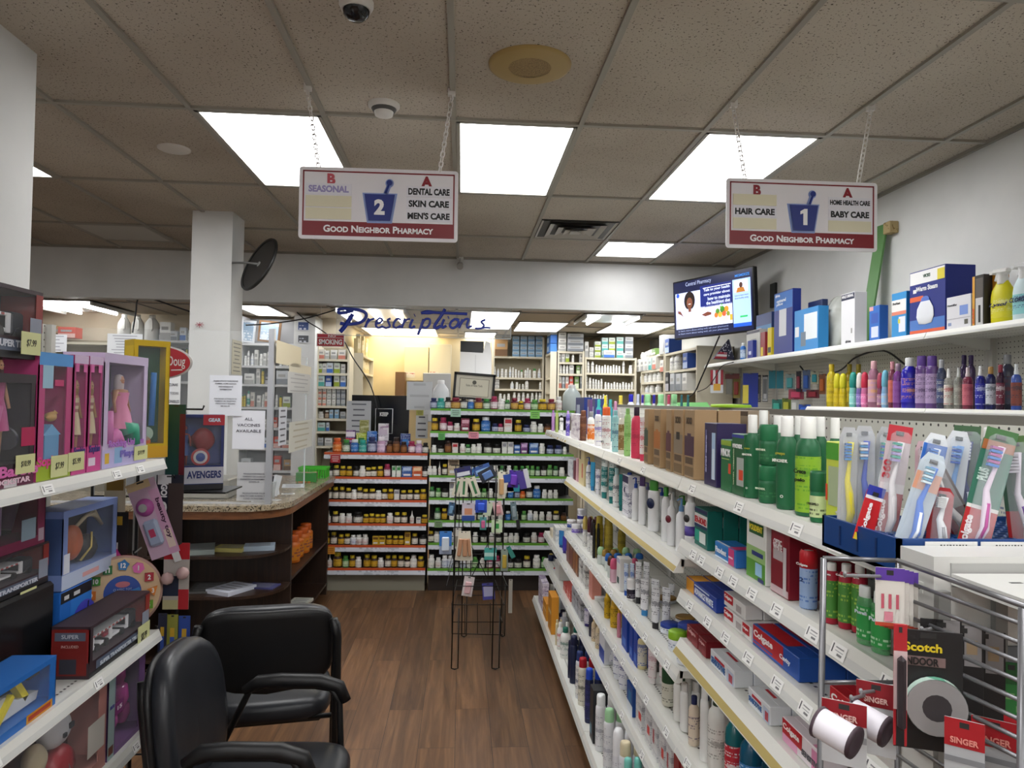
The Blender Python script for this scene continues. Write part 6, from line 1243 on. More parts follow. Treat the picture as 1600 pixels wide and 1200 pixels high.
sp(743, 761, 781, 801, '2a4ab0', 'bright blue shower cap pack', y=4.66, blister='2f58d0'); sp(759, 771, 784, 806, 'c8d4b8', 'pale green pin card', tilt=.2); sp(769, 783, 784, 806, 'd8b8b8', 'pink pin card', tilt=-.2, blister='c88a90')
sp(750, 760, 808, 828, '5aa0a0', 'pink and teal file pack', blister='d06a98'); sp(768, 785, 812, 832, 'c8dcb8', 'pale green square pack', y=4.68, rects=((.3, .3, .7, .7, '3a9a4a'),)); sp(770, 782, 828, 834, 'dde0d8', 'folded white pack under the green one', y=4.7)
sp(687, 706, 830, 866, '3a78c0', 'light blue brush pack', rects=((0, 0, 1, .35, '9aa8c0'),), blister='c8d4e0'); sp(709, 721, 825, 857, 'c8c4bc', 'white card with brown printing', y=4.8, rects=((.2, .1, .8, .6, '8a8478'),))
for a, b, tl in ((717, 727, .12), (721, 733, 0), (727, 735, -.1)): sp(a, b, 830, 876, BE, 'tall cream nail file card', tilt=tl, y=4.70-.01*tl, blister='b88a6a')
sp(757, 776, 856, 875, '4aa8a0', 'turquoise hair band card', rects=((0, .3, 1, .6, 'b8dcd4'),)); sp(783, 794, 858, 893, '8a9a90', 'clear pack with yellow clipper', blister='b8a040'); sp(790, 797, 854, 874, '3a8a80', 'slanted teal pack', tilt=-.5)
sp(726, 742, 901, 932, 'd8d0d0', 'white card with pink blister', tilt=.15, blister='d8b0b4'); sp(753, 772, 911, 937, '4a4a98', 'violet card with clear clips', tilt=-.08, rects=((.1, .2, .9, .8, 'a8a8c8'),))
sp(797, 806, 784, 812, '6a8088', 'long grey clipper pack', tilt=-.12, blister='8a9aa0'); sp(806, 812, 812, 827, '1c1c1e', 'small black tool', tilt=-.1)
sp(795, 801, 905, 958, 'a8a49a', 'dangling empty plastic strip', y=4.66)
christen(it, 'on the black wire stand', 'top')
# ================================================================ chairs
M_VIN = mat('202227', .38); M_PLA = mat('0d0d0f', .45); M_FRM = mat('0b0b0c', .4)
def pad(w, d, t, n=36, e=4.5, crown=.25):
    """upholstered cushion, superellipse outline, softly crowned"""
    M_ = MB(); rings = [(.80, -t*.5), (.95, -t*.46), (1, -t*.2), (1, t*.12), (.96, t*.36), (.84, t*.48), (.5, t*(.5+crown*.1)), (0.001, t*(.5+crown*.15))]; vs = []; fs = []
    for s, z in rings:
        for k in range(n):
            a = 2*PI*k/n; c, q = math.cos(a), math.sin(a)
            vs.append((s*w/2*math.copysign(abs(c)**(2/e), c), s*d/2*math.copysign(abs(q)**(2/e), q), z))
    for i in range(len(rings)-1):
        for k in range(n): fs.append((i*n+k, i*n+(k+1) % n, (i+1)*n+(k+1) % n, (i+1)*n+k))
    fs.append(list(range(n))[::-1]); M_.v = vs; M_.f = fs; return M_
def cushion(w, d, t, m, T, bend=0, e=4.5, dip=0):
    a = pad(w, d, t, e=e); out = []
    for x, y, z in a.v:
        z += bend*(x/(w/2))**2
        if dip and y < 0: y -= dip*(1-(x/(w/2))**2)
        out.append(T@Vector((x, y, z)))
    return MB().add(out, a.f, m, True)
def chair(loc, rz, label, bw=.50, be=4, px=.265, bh=.30, bz=.735):
    t = thing('guest_chair', label, 'chair', loc, rz, 'black waiting chairs by the toys')
    cushion(.50, .48, .085, M_VIN, Matrix.Translation((0, .02, .435))).build('seat', t)
    MB().box((0, .02, .385), (.42, .40, .02), M_PLA, bev=.008).build('seat_pan', t)
    T = Matrix.Translation((0, -.262+.13*(.7-bz), bz))@Matrix((Vector((-1, 0, 0)), Vector((0, -.13, .99)), Vector((0, .99, .13)))).transposed().to_4x4()
    cushion(bw, bh, .075, M_VIN, T, .03, be, .03).build('backrest', t)
    T2 = Matrix.Translation((0, -.298+.13*(.7-bz), bz-.005))@Matrix((Vector((-1, 0, 0)), Vector((0, -.13, .99)), Vector((0, .99, .13)))).transposed().to_4x4()
    cushion(bw+.005, bh-.01, .03, M_PLA, T2, .03, be+.6, .045).build('back_shell', t)
    for s in (-1, 1):
        x = s*.265
        MB().tube([(x, .20, .015), (x, .205, .3), (x, .19, .60), (x, .16, .645), (x, .1, .655), (x, -.08, .655), (x, -.13, .64), (x, -.15, .60), (x, -.245, .40)], .0125, M_FRM, 8).build('leg', t)
        MB().tube([(x, .215, .60), (x, .19, .652), (x, .12, .672), (x, -.02, .674), (x, -.10, .668), (x, -.15, .635)], [.019, .023, .025, .025, .024, .018], M_PLA, 10).build('armrest', t)
        x2 = s*px; MB().tube([(x, -.27, .015), (x, -.27, .40), (x2, -.28, .47), (x2, -.295, .60), (x2*.99, -.315, .76), (x2*.93, -.322, .83)], .017, M_FRM, 8).tube([(x, -.19, .40), (x, -.27, .42)], .012, M_FRM, 6).build('back_post', t)
        for y in (.20, -.27): MB().lathe([(.016, 0), (.016, .02), (.012, .024)], '1a1a1a', 10, o=(x, y, 0)).build('foot', t)
    MB().tube([(-.265, .16, .40), (.265, .16, .40)], .011, M_FRM, 8).tube([(-.265, -.19, .40), (.265, -.19, .40)], .011, M_FRM, 8).build('stretcher', t)
chair((-.62, 2.44, 0), -1.60, 'black padded armchair beside the toy shelves, turned towards the aisle', .46, 2.7, .17, .50, .645)
chair((-.79, 3.19, 0), .19, 'black padded armchair seen from behind, facing the counter')
# ================================================================ counter
CZ = 1.02
def lshape(off, y1=6.44):
    x0, yf, xr, r = -3.2, 4.60+off, -1.085-off, .30
    return [(x0, yf)]+[(xr-r+r*math.sin(a), yf+r-r*math.cos(a)) for a in [PI/2*k/8 for k in range(9)]]+[(xr, y1), (xr-.62+off, y1), (xr-.62+off, yf+.65), (x0, yf+.65)]
def slab(p, z0, z1, m):
    n = len(p); M_ = MB(); M_.add([(x, y, z0) for x, y in p]+[(x, y, z1) for x, y in p], [list(range(n))[::-1], list(range(n, 2*n))]+[(i, (i+1) % n, n+(i+1) % n, n+i) for i in range(n)], m); return M_
t = thing('service_counter', 'L-shaped pharmacy counter with granite top and dark wood open shelves', 'counter')
M_GRAN = speckle('granite', 'a89c86', '3c342c', 90, .44, .2, 0, 'd8d0c0', 25); M_DW = wood('dark_wood', ('1c110c', '2c1c13', '3a2619'), None, (20, 26, 1.2), .4); M_EDGE = wood('edge_wood', ('5a3820', '74492a', '8a5a36'), None, (3, 6, 40), .4)
slab(lshape(0), CZ-.035, CZ, M_GRAN).build('worktop', t); slab(lshape(.012), CZ-.085, CZ-.035, M_EDGE).build('wood_edge', t)
for z in (.06, .45, .70): slab(lshape(.05)[:10]+[(-1.135, 5.06), (-1.95, 5.06), (-1.95, 4.65)], z-.018, z, M_DW).build('shelf', t)
for z in (.10, .47): MB().span((-1.60, 5.08, z-.02), (-1.135, 6.44, z), M_DW).build('side_shelf', t)
MB().span((-2.5, 4.70, .62), (-1.98, 5.0, .645), M_EDGE).build('rail', t)
for a, b in (((-1.99, 4.655, 0), (-1.92, 5.06, CZ-.085)), ((-1.19, 5.04, 0), (-1.135, 5.075, CZ-.085)), ((-1.6, 6.40, 0), (-1.135, 6.44, CZ-.085))): MB().span(a, b, M_DW).build('upright', t)
m = MB().span((-3.2, 5.10, 0), (-1.62, 5.13, CZ-.085), '17100c').span((-1.63, 5.1, 0), (-1.61, 6.42, CZ-.085), '17100c').span((-1.92, 5.05, 0), (-1.19, 5.07, CZ-.085), M_DW); m.build('back_panel', t)
its = []
def sheet(p, w, h, col, ds, rz=0, th=.004, ink='8a8a90', cat='leaflet', name='leaflet', n=1):
    o = MB().box((0, 0, th/2), (w, h, th), col).build(name, None, p, rz); o['category'] = cat; m = MB()
    for k in range(4): m.box((0, h*(.3-.2*k), th+.0006), (w*.7, h*.07, .0006), ink)
    m.build('print', o); its.append((o, ds)); return o
for x, y, z, rz, c, ds, th, nm in ((-1.66, 4.80, .7, .3, '8a9490', 'grey-green magazine', .03, 'magazine'), (-1.47, 4.84, .7, -.1, 'b8b06a', 'yellow leaflet stack', .025, 'leaflet'), (-1.30, 4.88, .7, .2, 'a8b8c8', 'pale blue leaflet stack', .03, 'leaflet'), (-1.62, 4.85, .45, .1, '5a5a58', 'dark grey magazine', .012, 'magazine'), (-1.45, 4.80, .45, -.5, 'c4c8d4', 'white magazine', .025, 'magazine'), (-1.28, 4.9, .45, -.2, '4a4a78', 'violet leaflet stack', .01, 'leaflet')):
    sheet((x, y, z+.001), .19, .13 if nm == 'leaflet' else .24, c, ds, rz, th, cat=nm, name=nm)
sheet((-1.24, 5.35, .101), .15, .3, 'b8a8a8', 'red and white magazine', .1, .03, '9a2a34', 'magazine', 'magazine'); sheet((-1.22, 5.75, .101), .15, .22, 'c8c8bc', 'cream magazine', -.1, .02, cat='magazine', name='magazine')
christen(its, 'on the open shelves of the counter', 'the wall', 'papers on the counter shelves')
its = []
for k in range(4):
    y = 5.55+.17*k; o = goods('vit', .115, .2, (-1.24-.01*(k % 2), y, .471), ('c4661c', 'b85418', (printed('c87a1c', '6a2a4a', 3, .5))), RZ+1.2, seg=18, name='canister', cat='canister'); its.append((o, 'orange canister'))
christen(its, 'on the counter side shelf', 'the front', 'orange canisters')
# ---------------------------------------------------------------- plexiglass guard and its papers
GLS = mat('dfe8ea', .03, alpha=.05)
t = thing('plexiglass_guard', 'clear plexiglass sneeze guard with aluminium post standing on the counter', 'screen', (-1.21, 4.70, CZ))
MB().span((-.015, -.015, 0), (.02, .02, 1.11), mat('b9bcc2', .3, .5)).build('post', t)
MB().span((-1.9, -.003, .0), (-.015, .003, 1.09), GLS).build('front_pane', t); MB().span((.03, .02, 0), (.036, .90, .98), GLS).build('side_pane', t)
MB().span((-1.9, -.006, 0), (.02, .008, .012), 'b5b7ba').build('bottom_rail', t); MB().span((.028, .896, 0), (.038, .904, .98), mat('d8e0e2', .1, alpha=.5)).build('pane_edge', t)
def paper(px0, px1, py0, py1, y, col, label, lines=(), ink='5a5a62', th=.0008, x=None, size=None, fill=0, rz=0):
    """a sheet facing us in the plane y (or turned to the plane x)"""
    if x is not None: a, b = atx(px0, py0, x), atx(px1, py1, x); w = abs(a.y-b.y); rot = PI/2
    else: a, b = aty(px0, py0, y), aty(px1, py1, y); w = abs(b.x-a.x); rot = 0
    h = abs(a.z-b.z); c = (a+b)/2
    o = MB().box((0, 0, 0), (w, th, h), col).build('paper_notice', None, c, (0, rz, rot), label=label, cat='notice')
    for s, v, ww, tl in lines: ob('lettering', text_mesh(s, .03, ink, bold=.01, wide=w*ww, tall=h*tl), o, (0, -th/2-.0012, (v-.5)*h))
    if fill:
        m = MB(); R = random.Random(int(px0))
        for k in range(fill): ww = w*R.uniform(.4, .8); m.box((0, -th/2-.0005, h*(.4-.8*k/max(1, fill-1))), (ww, .0006, h*.25/fill), ink)
        m.build('writing', o)
    return o
yg = 4.692
paper(364, 413, 641, 702, yg, 'd9dbe2', 'white notice on the guard reading all vaccines available', (('ALL', .78, .25, .07), ('VACCINES', .62, .7, .075), ('AVAILABLE', .47, .78, .075)), '4a4a55')
paper(328, 377, 586, 650, yg-.006, 'd5d8df', 'white notice about phone and insurance details above the vaccines notice', (('PLEASE UPDATE YOUR PHONE', .86, .75, .035), ('NUMBER, HOME ADDRESS', .79, .65, .035), ('AND INSURANCE', .72, .45, .035), ('INFORMATION', .65, .36, .035), ('POR FAVOR ACTUALICE SU', .42, .7, .03), ('NUMERO DE TELEFONO', .36, .65, .03), ('DIRECCION Y SEGURO', .30, .6, .03), ('DE SALUD', .24, .28, .03)))
paper(371, 423, 722, 783, yg, 'b7b9bc', 'grey bilingual health notice low on the guard', (('PRODUCTOS PARA EL', .70, .62, .04), ('CUIDADO DE LA SALUD', .63, .66, .04), ('DURANTE LA PANDEMIA DE', .56, .8, .04), ('COVID-19', .49, .3, .04), ('PRODUCTS FOR YOUR', .2, .66, .04), ('HEALTH CARE DURING THE', .13, .8, .04), ('COVID-19 PANDEMIC', .06, .6, .04)))
paper(255, 281, 585, 642, yg, 'd6d8d8', 'white notice beside the red oval sign reading vacunas disponibles', (('VACUNAS', .72, .7, .08), ('FLU, TODAS', .48, .8, .08), ('DISPONIBLES', .26, .9, .08)))
paper(168, 222, 521, 555, yg, 'dadde0', 'white printed sheet standing above the doll boxes', fill=7, ink='9a9ca4'); paper(62, 104, 522, 550, yg, 'd8dbe0', 'white printed sheet beside the top truck box', fill=5, ink='9a9ca4')
paper(432, 470, 531, 575, 4.9, 'd8cdae', 'cream sheet taped high on the side pane of the guard', x=-1.172); paper(452, 486, 566, 590, 4.9, 'dbd2ba', 'second cream sheet on the side pane under the first', x=-1.172)
paper(450, 484, 580, 615, 4.9, 'c5c5c2', 'white receipt taped on the side pane', x=-1.171, fill=5, ink='a0a0a0'); paper(436, 447, 636, 694, 4.9, 'c4c6cc', 'narrow white strip label on the side pane', x=-1.172, fill=6, ink='5a5a60'); paper(452, 487, 660, 697, 4.9, 'cbc9bc', 'pale sheet low on the side pane', x=-1.172, fill=5, ink='b0a890')
paper(363, 377, 530, 586, 0, 'b5ae94', 'beige notice on the side of the white column', x=-1.676, fill=8, ink='4a463c'); o = paper(306, 318, 503, 512, 5.366, 'c9c9c8', 'small red starburst sticker on the white column', ink='a85058')
m = MB()
for k in range(8): a = PI*k/4; m.tube([(0, -.002, 0), (.03*math.cos(a), -.002, .02*math.sin(a))], .002, 'a8404c', 4)
m.build('burst', o)
# things on the counter
def basket(p, label):
    t = thing('plastic_basket', label, 'basket', p); m = MB(); W_, D_, Hh = .22, .15, .09
    for k in range(12):
        x = -W_/2+W_*k/11
        for y in (-D_/2, D_/2): m.box((x, y, Hh/2), (.008, .004, Hh), '3fae2a')
    for k in range(8):
        for x in (-W_/2, W_/2): m.box((x, -D_/2+D_*k/7, Hh/2), (.004, .008, Hh), '3fae2a')
    m.build('ribs', t); MB().span((-W_/2-.008, -D_/2-.008, Hh-.018), (W_/2+.008, -D_/2, Hh), '46bc30').span((-W_/2-.008, D_/2, Hh-.018), (W_/2+.008, D_/2+.008, Hh), '46bc30').span((-W_/2-.008, -D_/2, Hh-.018), (-W_/2, D_/2, Hh), '46bc30').span((W_/2, -D_/2, Hh-.018), (W_/2+.008, D_/2, Hh), '46bc30').build('rim', t)
    MB().span((-W_/2, -D_/2, 0), (W_/2, D_/2, .004), '38a026').build('floor_plate', t)
basket((-1.24, 6.30, CZ+.001), 'bright green slotted plastic basket at the end of the counter')
o = goods('box', .16, .075, (-1.23, 5.95, CZ+.001), (printed('2f7a34', 'c86a3a', 5, .5),), .1, d=.09); o['label'] = 'green box with orange pictures on the counter before the basket'
t = goods('cup', .075, .11, (-1.27, 5.0, CZ+.001), (clear('c4c8c8', .6), 'b8bcbc', None)); t['label'] = 'clear cup of cards on the counter behind the guard'; t['category'] = 'cup'
for k, (c, a) in enumerate((('2a2a30', .15), ('9ab0a4', -.1), ('c8ccd0', .25), ('d0d4d8', -.2))): o = MB().box((0, 0, .07), (.05, .001, .14), c).build('plastic_card', None, (-1.29+.018*k, 4.985+.014*k, CZ+.012), (0, a, .3*k), label=f'{("black", "pale green", "white", "silver")[k]} card standing in the clear cup on the counter', cat='card')
its = []
for x, y, rz in ((-1.30, 4.82, .3), (-1.22, 4.88, -.4), (-1.36, 4.86, 1), (-1.2, 5.2, .2), (-1.34, 5.12, .7)): sheet((x, y, CZ+.001), .09, .055, 'd4d6d4', 'small white card', rz, .002, cat='card', name='business_card')
sheet((-1.27, 5.66, CZ+.001), .16, .22, 'c8ccd0', 'white flyer', .2, .003); sheet((-1.9, 4.78, CZ+.001), .1, .14, 'd2d3d2', 'white folded paper', .1, .003)
christen(its, 'on the granite counter', 'the front', 'loose papers on the counter')
MB().span((-.2, -.15, 0), (.2, .15, .13), '8f8c84', bev=.01).build('printer', None, (-1.72, 5.05, CZ+.001), label='grey office machine low behind the guard on the counter', cat='printer')
# ================================================================ under the bulkhead
t = thing('prescriptions_sign', 'clear hanging panel with blue brush script reading Prescriptions', 'hanging sign', (0, 6.86, 0)); yS = 6.86
a, b = aty(526, 474, yS), aty(798, 530, yS)
MB().span((a.x, -.003, b.z), (b.x, .003, LOW), mat('e4ecee', .03, alpha=.13)).build('panel', t); MB().tube([(a.x, 0, b.z), (b.x, 0, b.z)], .004, mat('dfe6e8', .1, alpha=.6), 4).tube([(b.x, 0, b.z), (b.x, 0, LOW)], .004, mat('dfe6e8', .1, alpha=.6), 4).build('panel_edge', t)
SCR = [(5, [(196, 24), (206, 12), (270, 12), (330, 20), (364, 36), (368, 62), (345, 88), (300, 103), (240, 106), (206, 100)]), (7, [(286, 42), (262, 80), (232, 125), (206, 155)]), (5, [(196, 24), (200, 36), (232, 34), (290, 22)]),
 (4, [(386, 70), (374, 98), (362, 128)]), (3.2, [(372, 106), (392, 82), (420, 72)]), (3.4, [(432, 104), (460, 94), (468, 78), (452, 70), (434, 88), (430, 114), (446, 130), (476, 118)]), (3.4, [(522, 72), (504, 80), (512, 102), (516, 120), (494, 131), (476, 124)]),
 (3.6, [(586, 80), (566, 72), (546, 92), (540, 118), (556, 130), (586, 116)]), (4, [(612, 72), (602, 100), (590, 130)]), (3.2, [(600, 104), (620, 80), (644, 74)]), (4, [(660, 76), (646, 106), (644, 126), (658, 129), (674, 118)]), (5, [(670, 52), (674, 50)]),
 (4.5, [(728, 76), (712, 120), (692, 174)]), (3.6, [(720, 96), (742, 74), (766, 78), (764, 108), (742, 129), (716, 122)]), (5, [(862, 12), (836, 56), (800, 108), (796, 126), (812, 130), (836, 116)]), (4.5, [(712, 38), (750, 28), (800, 34), (900, 38), (1000, 43)]), (3, [(712, 38), (760, 40), (800, 34)]),
 (4, [(856, 76), (842, 108), (846, 128), (870, 116)]), (5, [(880, 66), (885, 64)]), (3.8, [(928, 72), (902, 90), (892, 116), (910, 131), (936, 116), (946, 90), (930, 74), (950, 80)]), (4, [(972, 76), (960, 104), (948, 131)]), (3.6, [(958, 106), (984, 78), (1008, 76), (998, 108), (1004, 129), (1030, 116)]), (3.4, [(1114, 78), (1088, 92), (1104, 112), (1092, 130), (1060, 134), (1050, 128)]), (3, [(1092, 130), (1120, 128), (1146, 130)])]
m = MB()
for w_, pts in SCR:
    P_2 = [aty(480+x/4, 480+y/4, yS) for x, y in pts]; P3 = []
    for i in range(len(P_2)-1):
        A0, A1, A2, A3 = P_2[max(0, i-1)], P_2[i], P_2[i+1], P_2[min(len(P_2)-1, i+2)]
        for k in range(4): q = k/4; P3.append(.5*((2*A1)+(A2-A0)*q+(2*A0-5*A1+4*A2-A3)*q*q+(3*A1-A0-3*A2+A3)*q**3))
    P3.append(P_2[-1]); k0 = len(m.v); m.tube(P3, w_*.0031, mat('14309c', .35), 6); m.v[k0:] = [(x, (y-yS)*.15-.006, z) for x, y, z in m.v[k0:]]
m.build('script_lettering', t)
yN = 7.0; a, b = aty(495, 521, yN), aty(538, 542, yN); c = (a+b)/2
t = thing('no_smoking_sign', 'red and white no smoking sign hanging from the low ceiling', 'hanging sign', c)
w_, h_ = abs(b.x-a.x), abs(a.z-b.z)
MB().box((0, 0, 0), (w_, .004, h_), 'd4d0d0').box((0, -.003, -h_*.15), (w_*.94, .002, h_*.62), 'a81c26').box((0, -.003, h_*.33), (w_*.94, .002, h_*.26), 'b83040').build('board', t)
text('SMOKING', t, (0, -.0055, -h_*.14), .05, 'e8e0e0', bold=.04, wide=w_*.84, tall=h_*.42); text('NO', t, (w_*.05, -.0055, h_*.33), .05, 'e8d8d8', bold=.05, wide=w_*.28, tall=h_*.2)
MB().tube([(-w_*.36, 0, h_/2), (-w_*.36, 0, LOW-c.z)], .002, 'd8d8d4', 4).tube([(w_*.36, 0, h_/2), (w_*.36, 0, LOW-c.z)], .002, 'd8d8d4', 4).build('string', t)
t = thing('security_mirror', 'round convex mirror seen from its dark back on the white column', 'mirror', aty(405, 413, 5.3))
ax = (.70, .60, -.38)
MB().lathe([(.0001, .05), (.1, .046), (.17, .03), (.205, .008)], mat('c8ccd0', .05, 1), 36, axis=ax, cap=False).build('mirror_face', t)
MB().lathe([(.0001, -.004), (.19, -.004)], '231f1c', 36, axis=ax, cap=False).build('backing', t)
MB().lathe([(.19, -.008), (.21, -.01), (.214, .004), (.205, .012)], '121212', 36, axis=ax, cap=False).build('rim', t)
MB().tube([(0, 0, 0), (-.08, .02, .012), (-.205, .05, .015)], .008, '6a6a68', 6).lathe([(.02, -.008), (.02, .004)], '8a8a88', 12, axis=ax).build('bracket', t)
cable([aty(u, v, 6.86) for u, v in ((384, 508), (420, 506), (470, 499), (505, 490), (524, 484))], .006, 'black cable sagging under the low ceiling towards the script sign')
cable([aty(u, v, 7.03) for u, v in ((464, 488), (480, 502), (498, 513), (515, 524), (535, 530), (552, 560), (578, 600), (590, 640))], .006, 'black cable running down past the no smoking sign')
cable([aty(u, v, 6.9) for u, v in ((207, 520), (212, 490), (217, 466), (240, 468), (270, 478), (300, 488))], .007, 'black cable looped from the low ceiling behind the dolls')
# ================================================================ dispensary
def shelves(label, x0, x1, y, zs, ztop, depth=.3, col='cfc8b4', zb=0, rz=0):
    """plain open shelf unit; its front faces -y (rz turns it)"""
    w_ = x1-x0; t = thing('open_shelving', label, 'shelves', ((x0+x1)/2, y, zb), rz); h = ztop-zb
    MB().span((-w_/2, depth-.012, 0), (w_/2, depth, h), 'a59c84' if col != 'c9cacb' else '9fa0a2').build('back_panel', t)
    for s in (-1, 1): MB().span((s*w_/2, 0, 0), (s*(w_/2-.022), depth, h), col).build('side_panel', t)
    for z in zs: MB().span((-w_/2+.02, .002, z-zb-.024), (w_/2-.02, depth-.01, z-zb), col).build('shelf', t)
    return t
SX = {'w': ('vit', 'dfe0de', 'e8e8e6', ('d8d8d4', '9a9aa2')), 'W': ('tall', 'e2e2e0', 'eaeae8', ('dcdcd8', '8a8a94')), 'g': ('vit', 'dcdedc', '4a8a4a', ('dcdcd8', '8a9a8a')), 'u': ('jug', 'dcdedf', 'e4e4e4', ('d4d8dc', '5a7ab8')), 'y': ('tall', 'c8b43a', '3a7a4a', ('d0b83a', '8a7a2a')), 't': ('bottle', 'dfe4e2', '6ab0a0', ('2a8a7a', 'd8e4e0')), 'k': ('vit', '1e1e22', '141416', ('c8c8c8', '333333')), 'n': ('vit', '6a4a34', 'd8d8d4', ('b09a84', '4a3a2a'))}
SXD = {'w': 'white pill bottle', 'W': 'tall white bottle', 'g': 'white bottle with green cap', 'u': 'large white bottle', 'y': 'yellow bottle', 't': 'white and teal bottle', 'k': 'black bottle', 'n': 'brown bottle'}
BX = {'0': ('d8d8d4', 'a8a8a6', 'white'), '1': ('d0ccc4', 'c07a6a', 'white and coral'), '2': ('c8d0c4', '8a9a2c', 'white and olive'), '3': ('ccd4dc', '3a6ab8', 'white and blue'), '4': ('a8c4d8', '6a94b8', 'pale blue'), '5': ('b8bcc0', '7a8088', 'grey'), '6': ('c04a3a', 'd8b0a8', 'red'), '7': ('6a8a4a', 'c8d0b8', 'green'), '8': ('b08a5a', '6a4a2a', 'brown cardboard'), '9': ('b8ccc8', '4a9a94', 'pale teal'), 'A': ('2a2a30', 'a8a8b0', 'black'), 'B': ('2a4a94', 'a8b8d8', 'blue')}
def drow(spec, y, z, where, ref='the counter', dy=.06, ox=0, sc=1, lipx=None):
    """'x0:x1:top:code' in photo pixels; digits are cartons, letters bottles; ~n stacks n cartons high"""
    its = []
    for q in spec.split():
        f = q.split(':'); a, b, tp = (ox+float(f[0])/sc, ox+float(f[1])/sc, float(f[2])); c = f[3]; n = int(f[4]) if len(f) > 4 else 1
        if lipx is None: yy = y+dy; x = (xc(a, yy, z)+xc(b, yy, z))/2; wd = abs(xc(a, yy, z)-xc(b, yy, z))*.94; rz = 0
        else: x = lipx+dy; y0, y1 = yc(a, x, z), yc(b, x, z); yy = (y0+y1)/2; wd = min(.15 if c in BX else .085, abs(y0-y1)*.9); rz = RZ
        h = zr(tp, x, yy)-z
        for i in range(n):
            if c in BX: o = goods('box', wd, h/n-.001, (x, yy, z+.001+h/n*i), (BX[c][0],), rz, d=min(.14, max(.05, wd)), rects=((.0, 0, 1, .4, BX[c][1]), (.15, .55, .8, .75, '9a9a98'))); ds = BX[c][2]+' carton'
            else: k_, bo, ca, la = SX[c]; o = goods(k_, min(wd, .14), h/n-.001, (x, yy, z+.001+h/n*i), (bo, ca, la), rz, seg=10); ds = SXD[c]
            its.append((o, ds))
    christen(its, where, ref); return its
def zat(py, px, y): return aty(px, py, y).z
# shelf unit with cartons beside the no smoking sign
Y1 = 7.75; x0, x1 = xc(493, Y1, H), xc(545, Y1, H); zz = [zat(v, 520, Y1) for v in (561, 583, 604, 634, 654, 674, 697)]
shelves('cream narrow shelf unit of cartons below the no smoking sign', x0, x1, Y1, zz, zat(541, 520, Y1))
for z, s, nm in zip(zz, ('497:508:546:1 508:515:548:0 517:527:547:0 529:541:547:1', '496:504:568:2 504:511:568:0 511:521:567:3 522:532:567:2 533:540:569:0', '496:508:587:9 509:519:587:B 522:531:587:2 532:541:587:3', '497:503:607:1:3 504:510:607:1:3 511:518:607:0:3 519:525:607:0:3 526:532:607:5:3 533:540:607:5:3', '497:506:643:w 507:515:641:n 515:521:640:4 523:530:640:4 532:541:643:5', '497:509:660:9 510:515:660:3', '497:506:684:5 508:520:684:0'), ORD+('base',)): drow(s, Y1, z, f'on the {nm} shelf below the sign')
# grey unit behind the guard
Y2 = 7.7; x0, x1 = xc(372, Y2, H), xc(462, Y2, H); zz = [zat(v, 400, Y2) for v in (536, 571, 600, 636, 668, 700, 735)]
shelves('grey shelf unit behind the plexiglass guard', x0, x1, Y2, zz, zat(494, 400, Y2), col='c9cacb')
for z, s, nm in zip(zz[1:], ('381:386:556:w 386:390:548:W 391:397:552:u 398:404:547:0 405:411:553:w 412:417:552:0 418:424:550:0 436:441:553:w 443:449:552:0 451:458:554:w', '383:399:584:0 401:407:576:0 408:413:577:y 415:420:585:A 433:452:580:5 453:460:582:0', '377:380:617:y 380:384:616:y 385:391:611:t 392:398:613:1 402:408:618:0 409:413:616:w 414:419:613:1 430:434:617:w 436:441:619:y 443:455:620:2', '413:417:655:0 418:424:653:w 428:434:652:6 436:444:655:1 446:456:654:5', '377:388:688:B 390:402:690:0 413:424:684:3 428:440:682:6 442:458:688:1', '378:394:716:5 428:440:712:6 444:456:718:8'), ('second', 'third', 'fourth', 'fifth', 'sixth', 'lowest')): drow(s, Y2, z+.001, f'on the {nm} shelf behind the guard')
for a, b, t_, c, f_, ds in ((372, 398, 500, '8ea4b8', 'c8ccd0', 'blue framed certificate leaning on top of the grey shelf unit'), (404, 438, 501, '9fb2c4', '7a5a3a', 'brown framed certificate leaning beside the blue one')):
    p, q = aty(a, t_, Y2+.05), aty(b, 535, Y2+.05); o = MB().box((0, 0, 0), (abs(q.x-p.x), .02, p.z-q.z), f_).build('picture_frame', None, ((p.x+q.x)/2, Y2+.06, (p.z+q.z)/2), (0, .08, 0), label=ds, cat='picture'); MB().box((0, -.012, 0), (abs(q.x-p.x)*.8, .003, (p.z-q.z)*.82), printed(c, 'd8dce0', 4, .5)).build('certificate', o)
p, q = aty(462, 494, 7.66), aty(490, 700, 7.66)
MB().span((p.x, 7.6, 0), (q.x, 7.98, p.z), M_WALL).build('pillar_dispensary', kind='structure')
for t_, b_, ds in ((502, 517, 'small navy skyline poster on the white post'), (523, 536, 'small grey landmark poster on the white post')):
    o = paper(465, 483, t_, b_, 7.594, 'd0d2d4', ds); w_ = (483-465)*7.6/F; MB().box((0, -.001, 0), (w_*.86, .001, (b_-t_)*7.6/F*.8), printed('33487c' if t_ < 510 else '4a4c50', 'c8ccd8', 5, .5)).build('picture', o)
